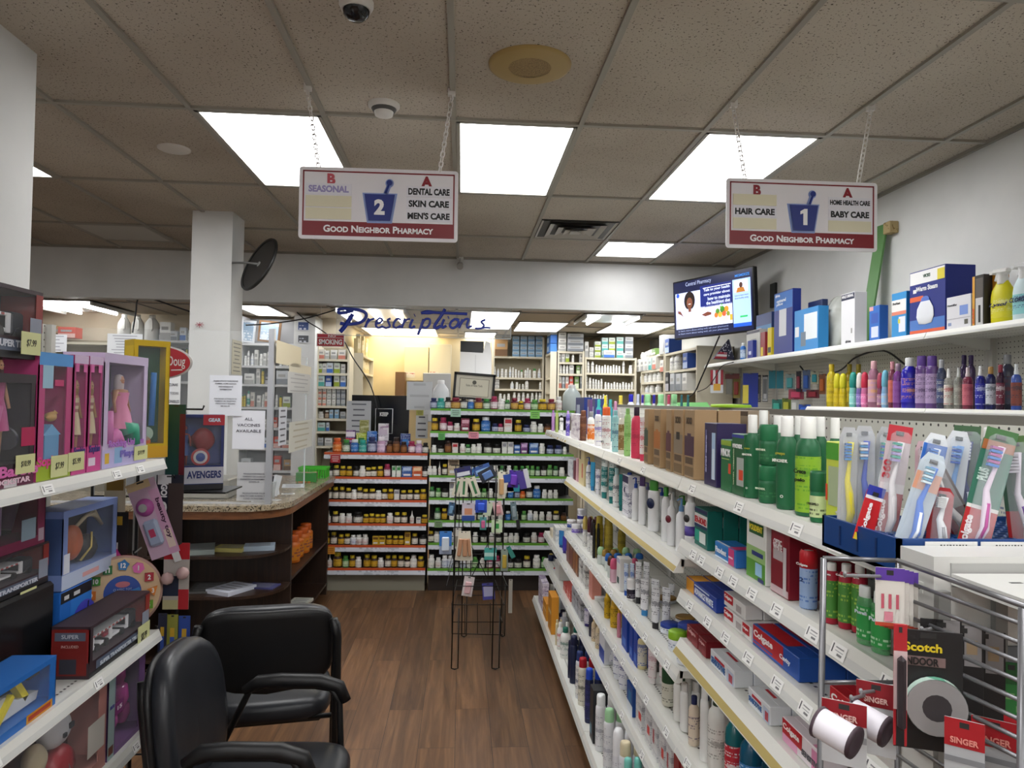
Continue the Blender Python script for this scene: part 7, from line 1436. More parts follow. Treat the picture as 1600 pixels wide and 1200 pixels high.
# alcove behind the toys
Y3 = 7.75
shelves('cream shelf unit in the alcove behind the dolls', xc(58, Y3, H), xc(172, Y3, H), Y3, [zat(v, 110, Y3) for v in (534, 575, 612)], zat(528, 110, Y3))
drow('66:86:512:6 87:94:510:8 95:124:512:6', Y3, zat(528, 100, Y3)+.001, 'on top of the alcove shelf unit'); drow('88:96:560:6 146:154:551:0 156:161:556:0 112:120:562:w 124:130:561:w', Y3, zat(575, 110, Y3)+.001, 'inside the alcove shelf unit')
shelves('low white shelf in the alcove carrying the jugs', xc(178, Y3, H), xc(300, Y3, H), Y3, [zat(v, 240, Y3) for v in (531, 560, 595, 640)], zat(531, 240, Y3), col='c9cacb')
its = []
for a, b, t_ in ((184, 203, 491), (206, 224, 493), (226, 248, 493)):
    y = Y3+.1; z = zat(531, 220, Y3)+.001; w_ = (b-a)*y/F; o = goods('jug', w_, .27, (xc((a+b)/2, y, z), y, z), ('d3d2cc', 'dcdcd6', None), d=w_*.8, name='gallon_jug', cat='jug', seg=16); its.append((o, 'white gallon jug'))
    MB().tube([(.02, -w_*.4, .22), (.035, -w_*.52, .19), (.035, -w_*.5, .12), (.02, -w_*.41, .10)], .011, 'd8d7d2', 6).build('handle', o)
christen(its, 'on the alcove shelf', 'the wall')
drow('250:262:512:A 263:280:518:5 282:292:512:3 293:300:516:w 252:270:504:0', Y3, zat(531, 240, Y3)+.001, 'on the white alcove shelf, next to the jugs'); drow('284:289:545:A 290:293:544:y 295:299:548:w', Y3, zat(560, 240, Y3)+.001, 'on the second white alcove shelf')
# back wall of the dispensary
p, q = aty(550, 617, 7.2), aty(638, 700, 7.2); MB().span((p.x, 7.2, 0), (q.x, 7.26, p.z), mat('101318', .12)).build('dark_partition', None, label='black glossy partition behind the orange vitamin shelves', cat='partition')
paper(542, 579, 626, 680, 7.19, 'bfc2c6', 'grey printed sheet behind the orange vitamin shelves', fill=6, ink='6a6c74'); paper(636, 675, 596, 641, 7.19, 'ced2d6', 'plain white sheet hung on the black partition', fill=3, ink='b8bcc0')
paper(650, 668, 648, 685, 7.18, 'd2d4d4', 'white form hanging behind the green shelves', fill=4)
t = thing('keep_sign', 'white outlined panel on the black partition', 'sign', aty(600, 658, 7.19)); m = MB(); w_, h_ = 26*7.2/F, 38*7.2/F
m.tube([(-w_/2, -.004, -h_/2), (-w_/2, -.004, h_/2), (w_/2, -.004, h_/2), (w_/2, -.004, -h_/2)], .005, 'd8d8d8', 4, True); m.build('outline', t); text('KEEP', t, (0, -.005, h_*.28), .05, 'dcdcdc', bold=.04, wide=w_*.5)
for a, b, t_, b_, c, ds in ((632, 669, 541, 596, 'd6c8a4', 'cream wall cabinet above the white sheet'), (671, 704, 537, 597, 'd2c9b0', 'second cream wall cabinet nearer the white bag')):
    p, q = aty(a, t_, 9.55), aty(b, b_, 9.55); t = thing('wall_cabinet', ds, 'cabinet', ((p.x+q.x)/2, 9.55, q.z)); w_, h_ = abs(q.x-p.x), p.z-q.z
    MB().span((-w_/2, 0, 0), (w_/2, .395, h_), c).build('cabinet_body', t); MB().span((-w_/2+.004, -.018, .004), (w_/2-.004, -.001, h_-.004), c, bev=.003).build('cabinet_door', t); MB().box((-w_*.25, -.0195, h_*.18), (w_*.4, .002, h_*.16), printed('d8d0c0', 'b03a34', 4, .5)).build('warning_label', t)
MB().span((0, 0, 0), (.12, .3, .3), '7a5a3a').build('wooden_box', None, aty(617, 618, 9.3)+Vector((0, 0, 0)), label='brown wooden box side under the cream cabinets', cat='box')['category'] = 'box'
MB().span((0, 0, 0), (.35, .3, .62), '9a9c9e', bev=.01).build('machine', None, aty(660, 622, 9.2)-Vector((0, 0, .3)), label='grey machine behind the white sheet', cat='machine')
p, q = aty(719, 532, 9.2), aty(768, 588, 9.2); w_, h_ = q.x-p.x, p.z-q.z; R = random.Random(2)
t = thing('hanging_bag', 'white plastic bag with black top hanging in the dispensary', 'bag', ((p.x+q.x)/2, 9.2, q.z))
MB().prism([(-w_/2, 0), (w_/2, 0), (w_/2*.98, h_*.6), (w_*.44, h_*.95), (w_*.3, h_), (w_*.22, h_*.66), (-w_/2*.98, h_*.68)], .05, 'cfd1d3').build('bag_body', t); MB().span((-w_*.49, .012, h_*.66), (w_*.24, .04, h_*.99), '15191c').build('black_top', t); MB().span((-w_*.02, -.003, h_*.05), (0, 0, h_*.6), 'b8babd').build('fold', t); MB().tube([(0, .02, h_*.9), (0, .02, LOW-q.z)], .003, 'c8c8c4', 4).build('cord', t)
MB().span((-.28, 6.88, 0), (.98, 7.14, H-.005), '6a6258').build('storage_cabinet', None, label='tall cabinet behind the green vitamin shelves carrying the framed certificate', cat='cabinet')
p, q = aty(709, 585, 7.0), aty(773, 622, 7.0); c = (p+q)/2; c.z = H+.15; t = thing('certificate_frame', 'framed certificate in black frame standing behind the green vitamin shelves', 'picture', c); t.rotation_euler = (0, .06, 0); w_, h_ = q.x-p.x, .26
MB().box((0, .006, -.02), (w_, .012, h_), 'd6d2c0').build('mount', t); m = MB()
for s in (-1, 1): m.box((s*(w_/2-.012), 0, -.02), (.024, .03, h_), '121212').box((0, 0, -.02+s*(h_/2-.012)), (w_, .03, .024), '121212')
m.build('frame', t); MB().box((0, -.001, -.03), (w_*.72, .002, h_*.66), '8a8470').box((0, -.003, -.03), (w_*.69, .002, h_*.62), 'dcd8c4').lathe([(.02, 0), (.02, .001)], '5a5a50', 14, o=(0, -.005, .02), axis=(0, -1, 0)).build('certificate', t); text('State of New York', t, (0, -.006, -.01), .03, '5a5648', wide=w_*.4)
Y4 = 9.55; zz = [zat(v, 810, Y4) for v in (557, 590, 608, 628)]; shelves('cream wide shelving in the middle of the dispensary wall', xc(769, Y4, H), xc(849, Y4, H), Y4, zz, zat(526, 810, Y4))
drow('800:811:526:4:4 812:823:526:4:4 824:835:526:4:4 836:847:526:4:4', Y4, zz[0], 'on the top dispensary shelf'); drow('772:793:531:8', Y4, zz[0], 'on the dispensary top shelf beside the blue cartons')
drow('771:775:573:u 776:780:576:u 782:787:576:w 788:793:577:w 795:799:573:u 800:803:574:w 804:808:577:w 809:812:579:w 813:817:578:g 819:823:578:W 823:826:575:w 826:830:578:w 832:838:576:g 840:845:576:u', Y4, zz[1], 'on the second dispensary shelf')
drow('773:780:592:0:3 797:803:596:u 805:810:597:w 811:813:600:w 815:819:600:w 820:826:595:W 842:846:597:w', Y4, zz[2], 'on the third dispensary shelf'); drow('779:784:615:w 786:790:616:w 792:797:615:w 801:806:613:w 808:813:614:w 815:820:613:w 822:827:615:w 829:834:614:w 836:840:613:w 841:846:614:w', Y4, zz[3], 'on the lowest visible dispensary shelf')
Y5 = 8.95; zz = [zat(v, 890, Y5) for v in (549, 566, 584, 607, 630)]; shelves('narrow shelf unit with dark compartments in the dispensary', xc(870, Y5, H), xc(912, Y5, H), Y5, zz, zat(548, 890, Y5))
for z, s, nm in zip(zz, ('872:884:520:0:3 885:911:522:5:3', '872:876:553:0 877:882:552:0 883:889:551:2 893:897:554:W 905:911:552:0', '873:878:569:W 879:883:570:W 884:888:570:W 889:896:568:0 900:906:571:7 907:911:572:w', '872:877:588:1 878:882:589:5 883:888:588:1 889:895:587:6 897:904:588:7 906:911:588:5'), ORD): drow(s, Y5, z+.001, f'on the {nm} shelf of the narrow dispensary unit')
Y6 = 8.97; zz = [zat(v, 950, Y6) for v in (559, 583, 608, 632)]; shelves('cream shelf unit of small white bottles in the dispensary', xc(913, Y6, H), xc(994, Y6, H), Y6, zz, zat(558.5, 950, Y6))
drow('913:919:534:0 920:927:543:0:2 928:938:534:2:3 939:949:528:9:3 950:960:528:2:3 962:973:527:9:3 975:988:527:5:3 941:959:548:3 966:976:552:0', Y6, zz[0]+.001, 'on top of the bottle unit'); wl = lambda a, b, n, t_, c='w': ' '.join(f'{a+(b-a)*k/n:.1f}:{a+(b-a)*(k+.85)/n:.1f}:{t_+(k*7 % 3)}:{c}' for k in range(n))
drow('916:921:565:W 923:928:565:W '+wl(930, 970, 9, 570)+' 972:976:564:W 982:988:571:w', Y6, zz[1]+.001, 'on the second shelf of the bottle unit'); drow('914:918:585:W 919:924:590:w '+wl(925, 942, 4, 592)+' '+wl(944, 990, 10, 597), Y6, zz[2]+.001, 'on the third shelf of the bottle unit'); drow(wl(914, 950, 8, 616), Y6, zz[3]+.001, 'on the fourth shelf of the bottle unit')
Y7 = 9.3
LX = 2.2
for nm, a, b, lab in (('far', 1001, 1037, 'deep'), ('near', 1038, 1088, 'shallow')):
    ya, yb2 = yc(a, LX, H), yc(b, LX, H); zz = [H+.555, H+.388, H+.249, H+.122] if nm == 'far' else [H+.54, H+.346, H+.129]; shelves(f'{"far" if nm == "far" else "near"} side shelf unit on the right dispensary wall below the television', -abs(ya-yb2)/2, abs(ya-yb2)/2, 0, zz, zz[0]+.01, depth=.36, rz=RZ).location = (LX, (ya+yb2)/2, 0)
    if nm == 'far': rows = (('1003:1009:551:w 1009:1015:550:w 1016:1020:549:0 1021:1026:547:0 1027:1034:545:7', 0), ('1002:1008:562:0 1009:1014:561:0 1015:1020:560:0 1021:1026:560:9 1027:1035:558:1', 1), ('1003:1008:584:w 1010:1014:583:w 1016:1021:582:w 1023:1028:581:w 1029:1035:582:w', 2), ('1004:1008:603:w 1011:1016:602:u 1018:1023:602:w 1026:1034:601:w', 3))
    else: rows = (('1039:1046:524:0 1048:1056:530:B', 0), ('1040:1046:563:1 1050:1056:556:W 1058:1062:554:W 1076:1086:552:B', 1), ('1042:1046:585:y 1048:1054:582:A 1056:1064:584:5 1066:1074:584:5 1076:1084:583:0', 2))
    for s, k in rows: drow(s, 0, zz[k]+.001, f'on the {ORD[k]} shelf of the {nm} side unit', lipx=LX, ref='the back')
shelves('white corner shelf stack with blue cartons in the dispensary', -.27, .27, 0, [H+.61, H+.3, H+.12, H-.02], H+.62, depth=.09, rz=RZ).location = (1.09, 9.22, 0)
its = []
for k, (c, dz) in enumerate((('4a86d8', .0), ('3a74c8', .11), ('c8d4e0', .22))): o = goods('box', .4, .105, (1.137, 9.22, H+.621+dz), (c,), RZ, d=.08, rects=((.1, .2, .5, .8, 'c8d8ec'),)); its.append((o, ('blue', 'deep blue', 'white and blue')[k]+' carton'))
christen(its, 'on top of the dispensary corner stack', 'below')
# bundles of filled paper bags on the side wall shelf
shelves('cream shelf of bundled paper bags along the dispensary side wall', -.5, .5, 0, [H+.5, H+.3, H+.02], H+.52, depth=.18, rz=PI/2).location = (-1.14, 8.95, 0)
its = []
for i in range(9):
    for j in range(2):
        o = goods('box', .07, .17+.03*((i*5+j*3) % 3), (-1.22, 8.5+.108*i, H+(.521, .301)[j]), ('c2b48c',), (PI/2+.3*((i*7+j) % 3-1), PI/2-.2)[j], d=.05, rects=((.1, .3, .9, .7, 'd8d0b8'),), name='paper_bag', cat='bag'); its.append((o, 'folded paper bag '+('above' if j == 0 else 'below')))
christen(its, 'on the side wall shelf', 'the front')
# ================================================================ toys
RT = PI/2
M_WIN = mat('e6eaee', .04, alpha=.045)
def toybox(w, h, d, loc, col, ds, rz=RT, sill=.2, head=.08, edge=.03, inside='2a2430', words=(), rects=(), side=None, cat='toy'):
    """a toy carton with a clear window; its front faces -y before turning"""
    t = thing('toy_box', ds, cat, loc, rz, 'boxed toys'); s, q, e = sill*h, head*h, edge
    m = MB().span((-w/2, -d/2, 0), (w/2, d/2, s), col).span((-w/2, -d/2, h-q), (w/2, d/2, h), col)
    for k in (-1, 1): m.span((k*w/2, -d/2, s), (k*(w/2-e), -d/2+.003, h-q), col).span((k*w/2, -d/2, s), (k*(w/2-.003), d/2, h-q), side or col)
    m.span((-w/2, d/2-.003, 0), (w/2, d/2, h), inside); m.build('carton_shell', t)
    MB().span((-w/2+e, -d/2+.001, s), (w/2-e, -d/2+.002, h-q), M_WIN).build('window', t)
    if rects:
        r = MB()
        for i, (u0, v0, u1, v1, c) in enumerate(rects): y = -d/2-.0005-.0002*i; r.add([((u0-.5)*w, y, v0*h), ((u1-.5)*w, y, v0*h), ((u1-.5)*w, y, v1*h), ((u0-.5)*w, y, v1*h)], [(0, 1, 2, 3)], _c(c))
        r.build('front_print', t)
    for s_, u, v, ww, tl, c in words: ob('lettering', text_mesh(s_, .03, c, bold=.04, wide=ww*w, tall=tl*h), t, ((u-.5)*w, -d/2-.0022, v*h))
    t['w'] = w; return t
def doll(t, x, z, h, skin, hair, dress, legs=True, y=-.012, wide=1):
    b = MB().lathe([(.0001, h), (.045*h, .985*h), (.062*h, .935*h), (.055*h, .89*h), (.03*h, .86*h), (.022*h, .845*h), (.022*h, .82*h), (.075*h*wide, .80*h), (.085*h*wide, .74*h), (.06*h*wide, .6*h), (.08*h*wide, .5*h)], skin, 14, .75)
    for s in (-1, 1):
        b.tube([(s*.08*h*wide, 0, .79*h), (s*.12*h*wide, -.01*h, .65*h), (s*.13*h*wide, -.04*h, .5*h)], [.026*h*wide, .021*h, .017*h], skin, 8)
        if legs: b.tube([(s*.04*h, 0, .52*h), (s*.042*h, -.005*h, .27*h), (s*.04*h, 0, .02*h)], [.04*h*wide, .028*h, .018*h], skin, 8)
        b.box((s*.022*h, -.046*h, .935*h), (.014*h, .006*h, .009*h), '2a2020')
    b.box((0, -.047*h, .905*h), (.02*h, .004*h, .006*h), 'a84a50')
    b = b.build('doll', t, (x, y, z))
    MB().lathe([(.0001, 1.02*h), (.06*h, 1.0*h), (.076*h, .95*h), (.08*h, .86*h), (.07*h, .78*h), (.04*h, .76*h)], hair, 14, .8, o=(0, .022*h, 0), cap=False).build('hair', b)
    MB().lathe([(.086*h*wide, .77*h), (.068*h*wide, .6*h), (.1*h*wide, .48*h), (.13*h*wide, .28*h)], dress, 16, .8, cap=False).build('dress', b); return b
def tb(front, top, z, d, col, ds, off=.0, x=TX, **k):
    x0 = x-.018-off; ya, yb2 = yc(front[0], x0, z+.1), yc(front[1], x0, z+.1); y = (ya+yb2)/2; return toybox(abs(ya-yb2)-.003, min(.28 if z < .6 else 1, zr(top, x0, y)-z), d, (x0-d/2, y, z+.001), col, ds, **k)
z = TZ1
t = tb((-84, 54), 583, z, .10, '2a2028', 'dark rock star doll box under a truck box on the top toy shelf', words=(('Barbie', .80, .14, .5, .1, 'd86ab0'), ('ROCKSTAR', .7, .05, .5, .05, 'e0c0d0')), rects=((.3, 0, 1, .09, '5a1438'), (.82, .35, 1.0, .52, 'b01450'), (.62, .0, .78, .06, 'c8c4c8')), edge=.02)
doll(t, .06, .07, .25, 'b88a6a', '3a1c1c', 'a83a78', y=-.015); MB().tube([(.0, -.02, .08), (.02, -.025, .14), (.05, -.02, .2)], .016, 'b03a80', 8).lathe([(.03, -.004), (.03, .004)], '3a3a44', 18, o=(.09, -.02, .12), axis=(1, 0, .2)).build('guitar', t)
t = tb((57, 111), 553, z, .11, 'b8447c', 'pink pet kennel doll box with blue top and green foot', sill=.16, head=.1, words=(('Sophie', .35, .14, .7, .1, 'd8408c'),), rects=((0, .9, 1, 1, '4a94d8'), (0, 0, 1, .16, '9ab02c'), (.1, .72, .4, .9, '9ac0d8'), (.45, .74, .72, .79, 'c0306c')), inside='7a2a5c')
MB().span((-.03, -.045, .05), (.04, .0, .12), '5a98c8').prism([(-.06, .12), (.03, .12), (-.015, .15)], .06, '6aa8d8', Matrix.Translation((.02, -.045, 0))).build('kennel', t); MB().lathe([(.0001, -.02), (.012, -.01), (.014, .01), (.0001, .022)], 'c8a060', 10, o=(.02, -.03, .17), axis=(1, 0, .1)).lathe([(.0001, -.008), (.009, 0), (.0001, .009)], 'c8a060', 10, o=(.042, -.03, .18)).build('toy_dog', t)
for k, f in enumerate(((112, 135), (136, 158))):
    t = tb(f, 556+2*k, z, .07, 'b03478', f'purple and pink fashion doll box, {"next to the kennel box" if k == 0 else "next to the unicorn doll box"}', sill=.22, words=(('Sophie', .5, .19, .8, .08, '3a2a7a'),), rects=((0, 0, 1, .22, 'c8448c'), (.1, .05, .6, .12, 'e0d0e0'), (.1, .86, .35, 1, 'd860a8'), (.65, .86, .9, 1, 'd860a8'), (0, .93, 1, 1, 'd0b8d8')), inside='3a2454', edge=.012)
    doll(t, .012, .05, .225, 'b88a68', '8a6a3a', printed('c8b898', '8a4050', 2.5, .45), y=-.012, wide=.8)
t = tb((160, 229), 556, z, .13, 'c4b4d4', 'lilac rocking unicorn doll playset box', sill=.2, words=(('Rocking Unicorn', .52, .2, .8, .08, 'b070c8'), ('Playset', .62, .1, .5, .08, '7a6ac0')), rects=((0, 0, 1, .16, 'b8b0dc'), (.05, .04, .14, .13, 'd8b03a'), (.25, .03, .42, .17, '8ab0d8')), inside='6a8488')
doll(t, .045, .05, .25, 'b88468', 'c0b4b8', 'd880a8', wide=1.6, y=-.022); MB().tube([(-.05, -.03, .06), (-.02, -.04, .1), (.01, -.04, .07)], [.02, .026, .02], 'd070b0', 8).tube([(-.05, -.03, .08), (-.055, -.03, .18)], .018, 'd070b0', 8).build('toy_unicorn', t); MB().tube([(.02, -.045, .12), (.075, -.05, .12), (.08, -.05, .065)], .026, '4aa88a', 8).build('trousers', t)
p = (TX-.09, yc(244, TX-.05, z+.1), z+.001)
t = toybox(.135, zr(533, *p[:2])-z, .08, p, 'c8a81c', 'tall yellow guitar box at the far end of the top toy shelf', rz=RT-.75, sill=.12, head=.05, edge=.016, inside='1f5a40', side='d8b81c', rects=((0, 0, 1, .1, 'd0a028'),))
MB().tube([(.01, -.025, .12), (.014, -.027, .32)], .011, '2a78c0', 8).lathe([(.026, -.008), (.026, .008)], 'a8c4b0', 16, o=(-.005, -.012, .09), axis=(0, 1, 0)).lathe([(.02, -.008), (.02, .008)], 'd8702a', 16, o=(-.008, -.012, .06), axis=(0, 1, 0)).build('toy_guitar', t)
def truck(loc, w, h, d, ds, rz=RT, words=()):
    t = toybox(w, h, d, loc, '3a2a30', ds, rz=rz, sill=.3, head=.06, edge=.02, inside='4a4c50', side='8a2420', words=words, rects=((0, 0, 1, .1, '1a1a1e'), (.1, .1, .85, .26, '5a6478'), (.92, .4, 1, .95, '8a2a24'), (.86, .15, .99, .6, '8a90a0')))
    m = MB().box((-.02, 0, h*.62), (w*.62, .05, h*.04), 'd8d8dc').box((-.02, 0, h*.40), (w*.62, .05, h*.05), 'd8d8dc')
    for k in range(3): m.box((-w*.3+k*w*.28, -.024, h*.5), (w*.04, .004, h*.28), 'dcdce0')
    for k in range(9): m.box((-w*.28+k*w*.06, -.0255, h*.62), (w*.025, .002, h*.03), 'a83a3a')
    m.build('trailer', t); MB().box((w*.36, 0, h*.5), (w*.14, .05, h*.34), '2a2c34', bev=.006).build('cab', t)
    MB().box((-w*.02, -.01, h*.48), (w*.12, .02, h*.1), 'a83040', bev=.006).build('toy_car', t)
    m = MB()
    for k in (-.24, -.1, .16, .36): m.lathe([(h*.09, -.03), (h*.09, .03)], '1a1a1c', 12, o=(w*k, 0, h*.36), axis=(0, 1, 0))
    m.build('wheels', t); return t
zb0 = zr(583, TX-.018, t.location.y)+.004
y1 = yc(66, TX-.03, zb0+.1); truck((TX-.085, y1-.2, zb0), .40, zr(458, TX-.03, y1)-zb0, .11, 'super transport truck box on top of the dark rock star doll box', words=(('SUPER TRUCK', .72, .2, .4, .1, 'c8ccd8'),))
# second toy shelf
z = TZ2+.001; xb = TX-.17
y1 = yc(88, xb, 1.0); o = MB().span((-.19, -.11, 0), (.19, .11, .275), mat('17181a', .25), bev=.01).build('toy_case', None, (xb-.11, y1-.2, z), RT, label='large black glossy toy case under the second truck box', cat='toy')
truck((xb-.07, yc(83, xb, 1.15)-.19, z+.277), .38, .125, .11, 'transport truck box lying between the black case and the magenta set', words=(('TRANSPORTER', .6, .17, .5, .1, 'c8ccd8'),))
y1 = yc(76, xb, 1.3); t = toybox(.36, .19, .1, (xb-.06, y1-.18, z+.405), '7a2048', 'magenta hair styling toy set just under the top toy shelf', sill=.15, head=.06, edge=.04, inside='241820', rects=((.66, .12, .86, .45, '8aa0b0'), (.9, .05, .98, .25, 'b8a0b0')))
MB().tube([(.0, 0, .05), (.0, 0, .15)], .024, '8a6a9a', 10).tube([(-.08, 0, .04), (-.08, 0, .12)], .03, '6a4a7a', 10).tube([(.06, 0, .06), (.1, 0, .15)], .02, '4a3a54', 10).build('styling_tools', t)
xd = -1.27; y0, y1 = yc(97, xd, 1.15), yc(182, xd, 1.15); zc = 1.062
t = toybox(y1-y0, .255, .11, (xd-.055, (y0+y1)/2, zc), '7a90c8', 'blue window box with orange plush hair toy', sill=.2, head=.09, edge=.03, inside='16161c', side='4a6294', rects=((0, 0, 1, .19, 'b8c4dc'), (.35, .06, .65, .12, 'd8a0a0'), (.02, .2, .12, .45, 'd0d4e0')))
blob((-.05, -.01, .13), (.06, .03, .06), 'b0582c', 5, .1).build('orange_plush', t); m = MB()
for k in range(7): m.tube([(-.01, 0, .17), (.03+.012*k, -.01, .20+.004*k), (.08+.012*k, -.015, .22-.01*k)], .006, 'c0b494', 5)
m.build('pale_hair', t); blob((.06, .0, .09), (.07, .03, .05), '1c1a1c', 9, .12).build('dark_plush', t); MB().tube([(.0, -.02, .06), (.04, -.035, .1), (.05, -.03, .15)], .004, 'c8b058', 5).build('gold_cord', t)
y0 = yc(112, xd, 1.0); o = goods('box', .20, zc-z-.004, (xd-.06, y0+.03, z), ('2468c0',), RT, d=.12, rects=((0, .84, 1, 1, '16181c'), (.1, .88, .25, .94, 'c8c8cc'), (.4, .88, .6, .94, 'c8c8cc'), (.3, 0, 1, .84, '2f78d0')), name='toy_box', cat='toy'); o['label'] = 'blue toy basketball set box with black top under the orange plush box'
MB().lathe([(.0001, -.012), (.05, -.01), (.085, 0)], '3a3aa8', 24, o=(.05, -.062, .08), axis=(0, 1, 0), cap=False).tube([(-.02, -.076, .06), (.03, -.079, .09), (.06, -.07, .16)], .002, '14141c', 4).build('ball_picture', o)
o = MB().lathe([(.0001, -.055), (.03, -.046), (.055, 0), (.03, .046), (.0001, .055)], 'b0247c', 18).build('toy_ball', None, (-1.33, yc(170, -1.33, 1.1), z+.225), label='bright pink ball peeping up behind the toy clock', cat='ball')
MB().span((-.05, -.05, 0), (.05, .05, .168), '5a5a68').build('toy_box', None, (-1.33, yc(170, -1.33, 1.1), z), label='plain grey toy box under the pink ball', cat='toy')
y0, y1 = yc(141, TX-.01, .9), yc(234, TX-.01, .9)
t = truck((TX-.07, (y0+y1)/2, z), y1-y0, .158, .115, 'long red ended truck box at the edge of the second toy shelf', words=(('SUPER TRANSPORTER TRUCK', .5, .16, .7, .08, 'c8d0dc'),))
m = MB(); w_ = y1-y0; m.add([(-w_/2-.0006, .05, .01), (-w_/2-.0006, -.05, .01), (-w_/2-.0006, -.05, .15), (-w_/2-.0006, .05, .15)], [(0, 1, 2, 3)], '7a221c').add([(-w_/2-.001, .045, .115), (-w_/2-.001, -.045, .115), (-w_/2-.001, -.045, .14), (-w_/2-.001, .045, .14)], [(0, 1, 2, 3)], '5a6070').add([(-w_/2-.001, .03, .015), (-w_/2-.001, -.02, .015), (-w_/2-.001, -.02, .06), (-w_/2-.001, .03, .06)], [(0, 1, 2, 3)], '3a3a44'); m.build('end_print', t)
text('SUPER', t, (-w_/2-.0014, .0, .128), .02, 'c8ccd4', rz=-PI/2, wide=.05, tall=.012); text('INCLUDED', t, (-w_/2-.0014, 0, .098), .02, 'c8a8a0', rz=-PI/2, wide=.05, tall=.008)
# wooden clock
c = Vector((-1.235, 2.79, 0)); rC = .134; c.z = z+rC+.002
t = thing('toy_clock', 'round wooden shape sorting clock with coloured number blocks', 'toy', c); t.rotation_euler = (-.08, 0, .42)
MB().lathe([(rC, 0), (rC, .014), (.0001, .014)], 'b8968a', 40, axis=(0, -1, 0)).lathe([(rC-.008, .0142), (.0001, .0146)], 'cdb08c', 40, axis=(0, -1, 0), cap=False).build('disc', t)
MB().lathe([(rC+.001, .002), (rC+.001, .0125)], '9a2430', 40, axis=(0, -1, 0), cap=False).build('red_rim', t); MB().lathe([(.062, .0147), (.0001, .0152)], '2a4c9a', 30, axis=(0, -1, 0), cap=False).build('blue_centre', t)
MB().lathe([(.024, .0155), (.0001, .016)], 'b86a74', 20, .45, axis=(0, -1, 0), o=(0, 0, .03), cap=False).build('oval_badge', t); text('CLASSIC TOY', t, (0, -.0165, .012), .02, 'a8b8d8', wide=.06, tall=.008)
for k, col in enumerate(('d86aa8', 'a82434', 'd8822c', '6aa82c', '2a9a4a', '3a78c0', '8a4a9a', 'd8a02c', 'd8782c', '3f8a2c', '1f6a34', '2a72b0')):
    a = PI/2-(k+1)*PI/6; x_, z_ = .1*math.cos(a), .1*math.sin(a); n = (6, 4, 3, 4, 8, 5, 6, 4, 4, 4, 4, 10)[k]
    b = MB().prism([(.021*math.cos(2*PI*q/n+PI/4)*(1 if n != 10 or q % 2 else .75), .021*math.sin(2*PI*q/n+PI/4)*(1 if n != 10 or q % 2 else .75)) for q in range(n)], -.012, col, Matrix.Translation((0, -.0145, 0))).build('number_block', t, (x_, 0, z_)); text(str(k+1), b, (0, -.0275, 0), .02, 'e8e8e4', bold=.04, tall=.018)
MB().box((-.02, -.020, -.012), (.05, .006, .016), 'a8283a', ry=-.5).build('hour_hand', t); MB().box((.022, -.024, -.004), (.075, .006, .018), '3a80c8', ry=-.35).lathe([(.011, .0), (.011, .006), (.0001, .007)], 'd8e0e8', 14, o=(-.004, -.022, -.012), axis=(0, -1, 0)).build('minute_hand', t)
# car box at the front of that shelf
y1 = yc(97, TX, .95); t = toybox(.40, .135, .12, (TX-.075, y1-.2, z), '2468b8', 'blue open fronted race car box at the near end of the second toy shelf', sill=.16, head=.1, edge=.03, inside='0c0e14', rects=((.66, .0, .96, .17, 'c88a1c'), (.68, .04, .94, .13, 'a83a1c')))
MB().prism([(-.12, .03), (.16, .03), (.17, .05), (.08, .06), (.02, .09), (-.06, .085), (-.12, .06)], .06, 'c8ccd0', Matrix.Translation((0, -.03, 0))).build('toy_car', t)
m = MB().box((.09, -.02, .085), (.09, .02, .02), 'd8c81c', ry=.9).box((.0, -.035, .055), (.10, .014, .014), 'd8c81c', ry=-.7).box((.13, -.01, .105), (.05, .06, .008), '3a3c40').build('yellow_wing', t)
# lowest toy shelf
z = TZ3+.001
t = tb((-20, 166), 1048, z, .12, 'b07a74', 'pink robot pet box on the lowest toy shelf', sill=.12, head=.05, edge=.05, inside='3a1418', rects=((.8, .25, .98, .6, 'c8c4bc'), (.05, 0, .4, .1, '9aa8a4')))
tw = t['w']
blob((.1, 0, .2), (.06, .04, .055), 'c8cad0', 3, .05).box((.115, -.042, .205), (.02, .006, .016), '2a2c34', rx=0).box((.08, -.042, .19), (.014, .006, .012), '2a2c34').build('toy_robot_head', t); MB().lathe([(.045, 0), (.055, .012), (.045, .024)], 'cfd0d4', 18, o=(.07, -.01, .09), axis=(.1, -.6, .8), cap=False).build('toy_ring', t); blob((.12, .0, .08), (.07, .04, .06), '9a1424', 7, .1).build('toy_body', t); blob((0, 0, .15), (.04, .03, .05), 'b0a488', 12, .15).build('toy_fur', t)
t = tb((168, 226), 1022, z, .13, '6a4a7a', 'purple tea party toy set box marked 15', sill=.06, head=.05, edge=.05, inside='2a0c28', rects=((0, 0, .16, 1, '9ab0b0'), (.17, .45, .38, .6, '8a3a7a'), (.02, .05, .14, .15, '6a3a2c')), words=(('15', .275, .53, .12, .05, 'e8d8e8'), ('PRINCESS', .08, .6, .1, .04, '5a5aa0')))
for q, (x_, z_, r_) in enumerate(((.06, .20, .03), (.09, .24, .025), (.05, .13, .045), (.1, .06, .03), (.02, .06, .025))): MB().lathe([(r_*.6, -r_), (r_, 0), (r_*.9, r_), (r_*.7, r_*1.1)], mat(('a83a88', 'b85098', '9a2a7a')[q % 3], .12), 14, o=(x_, 0, z_)).build('toy_cup', t)
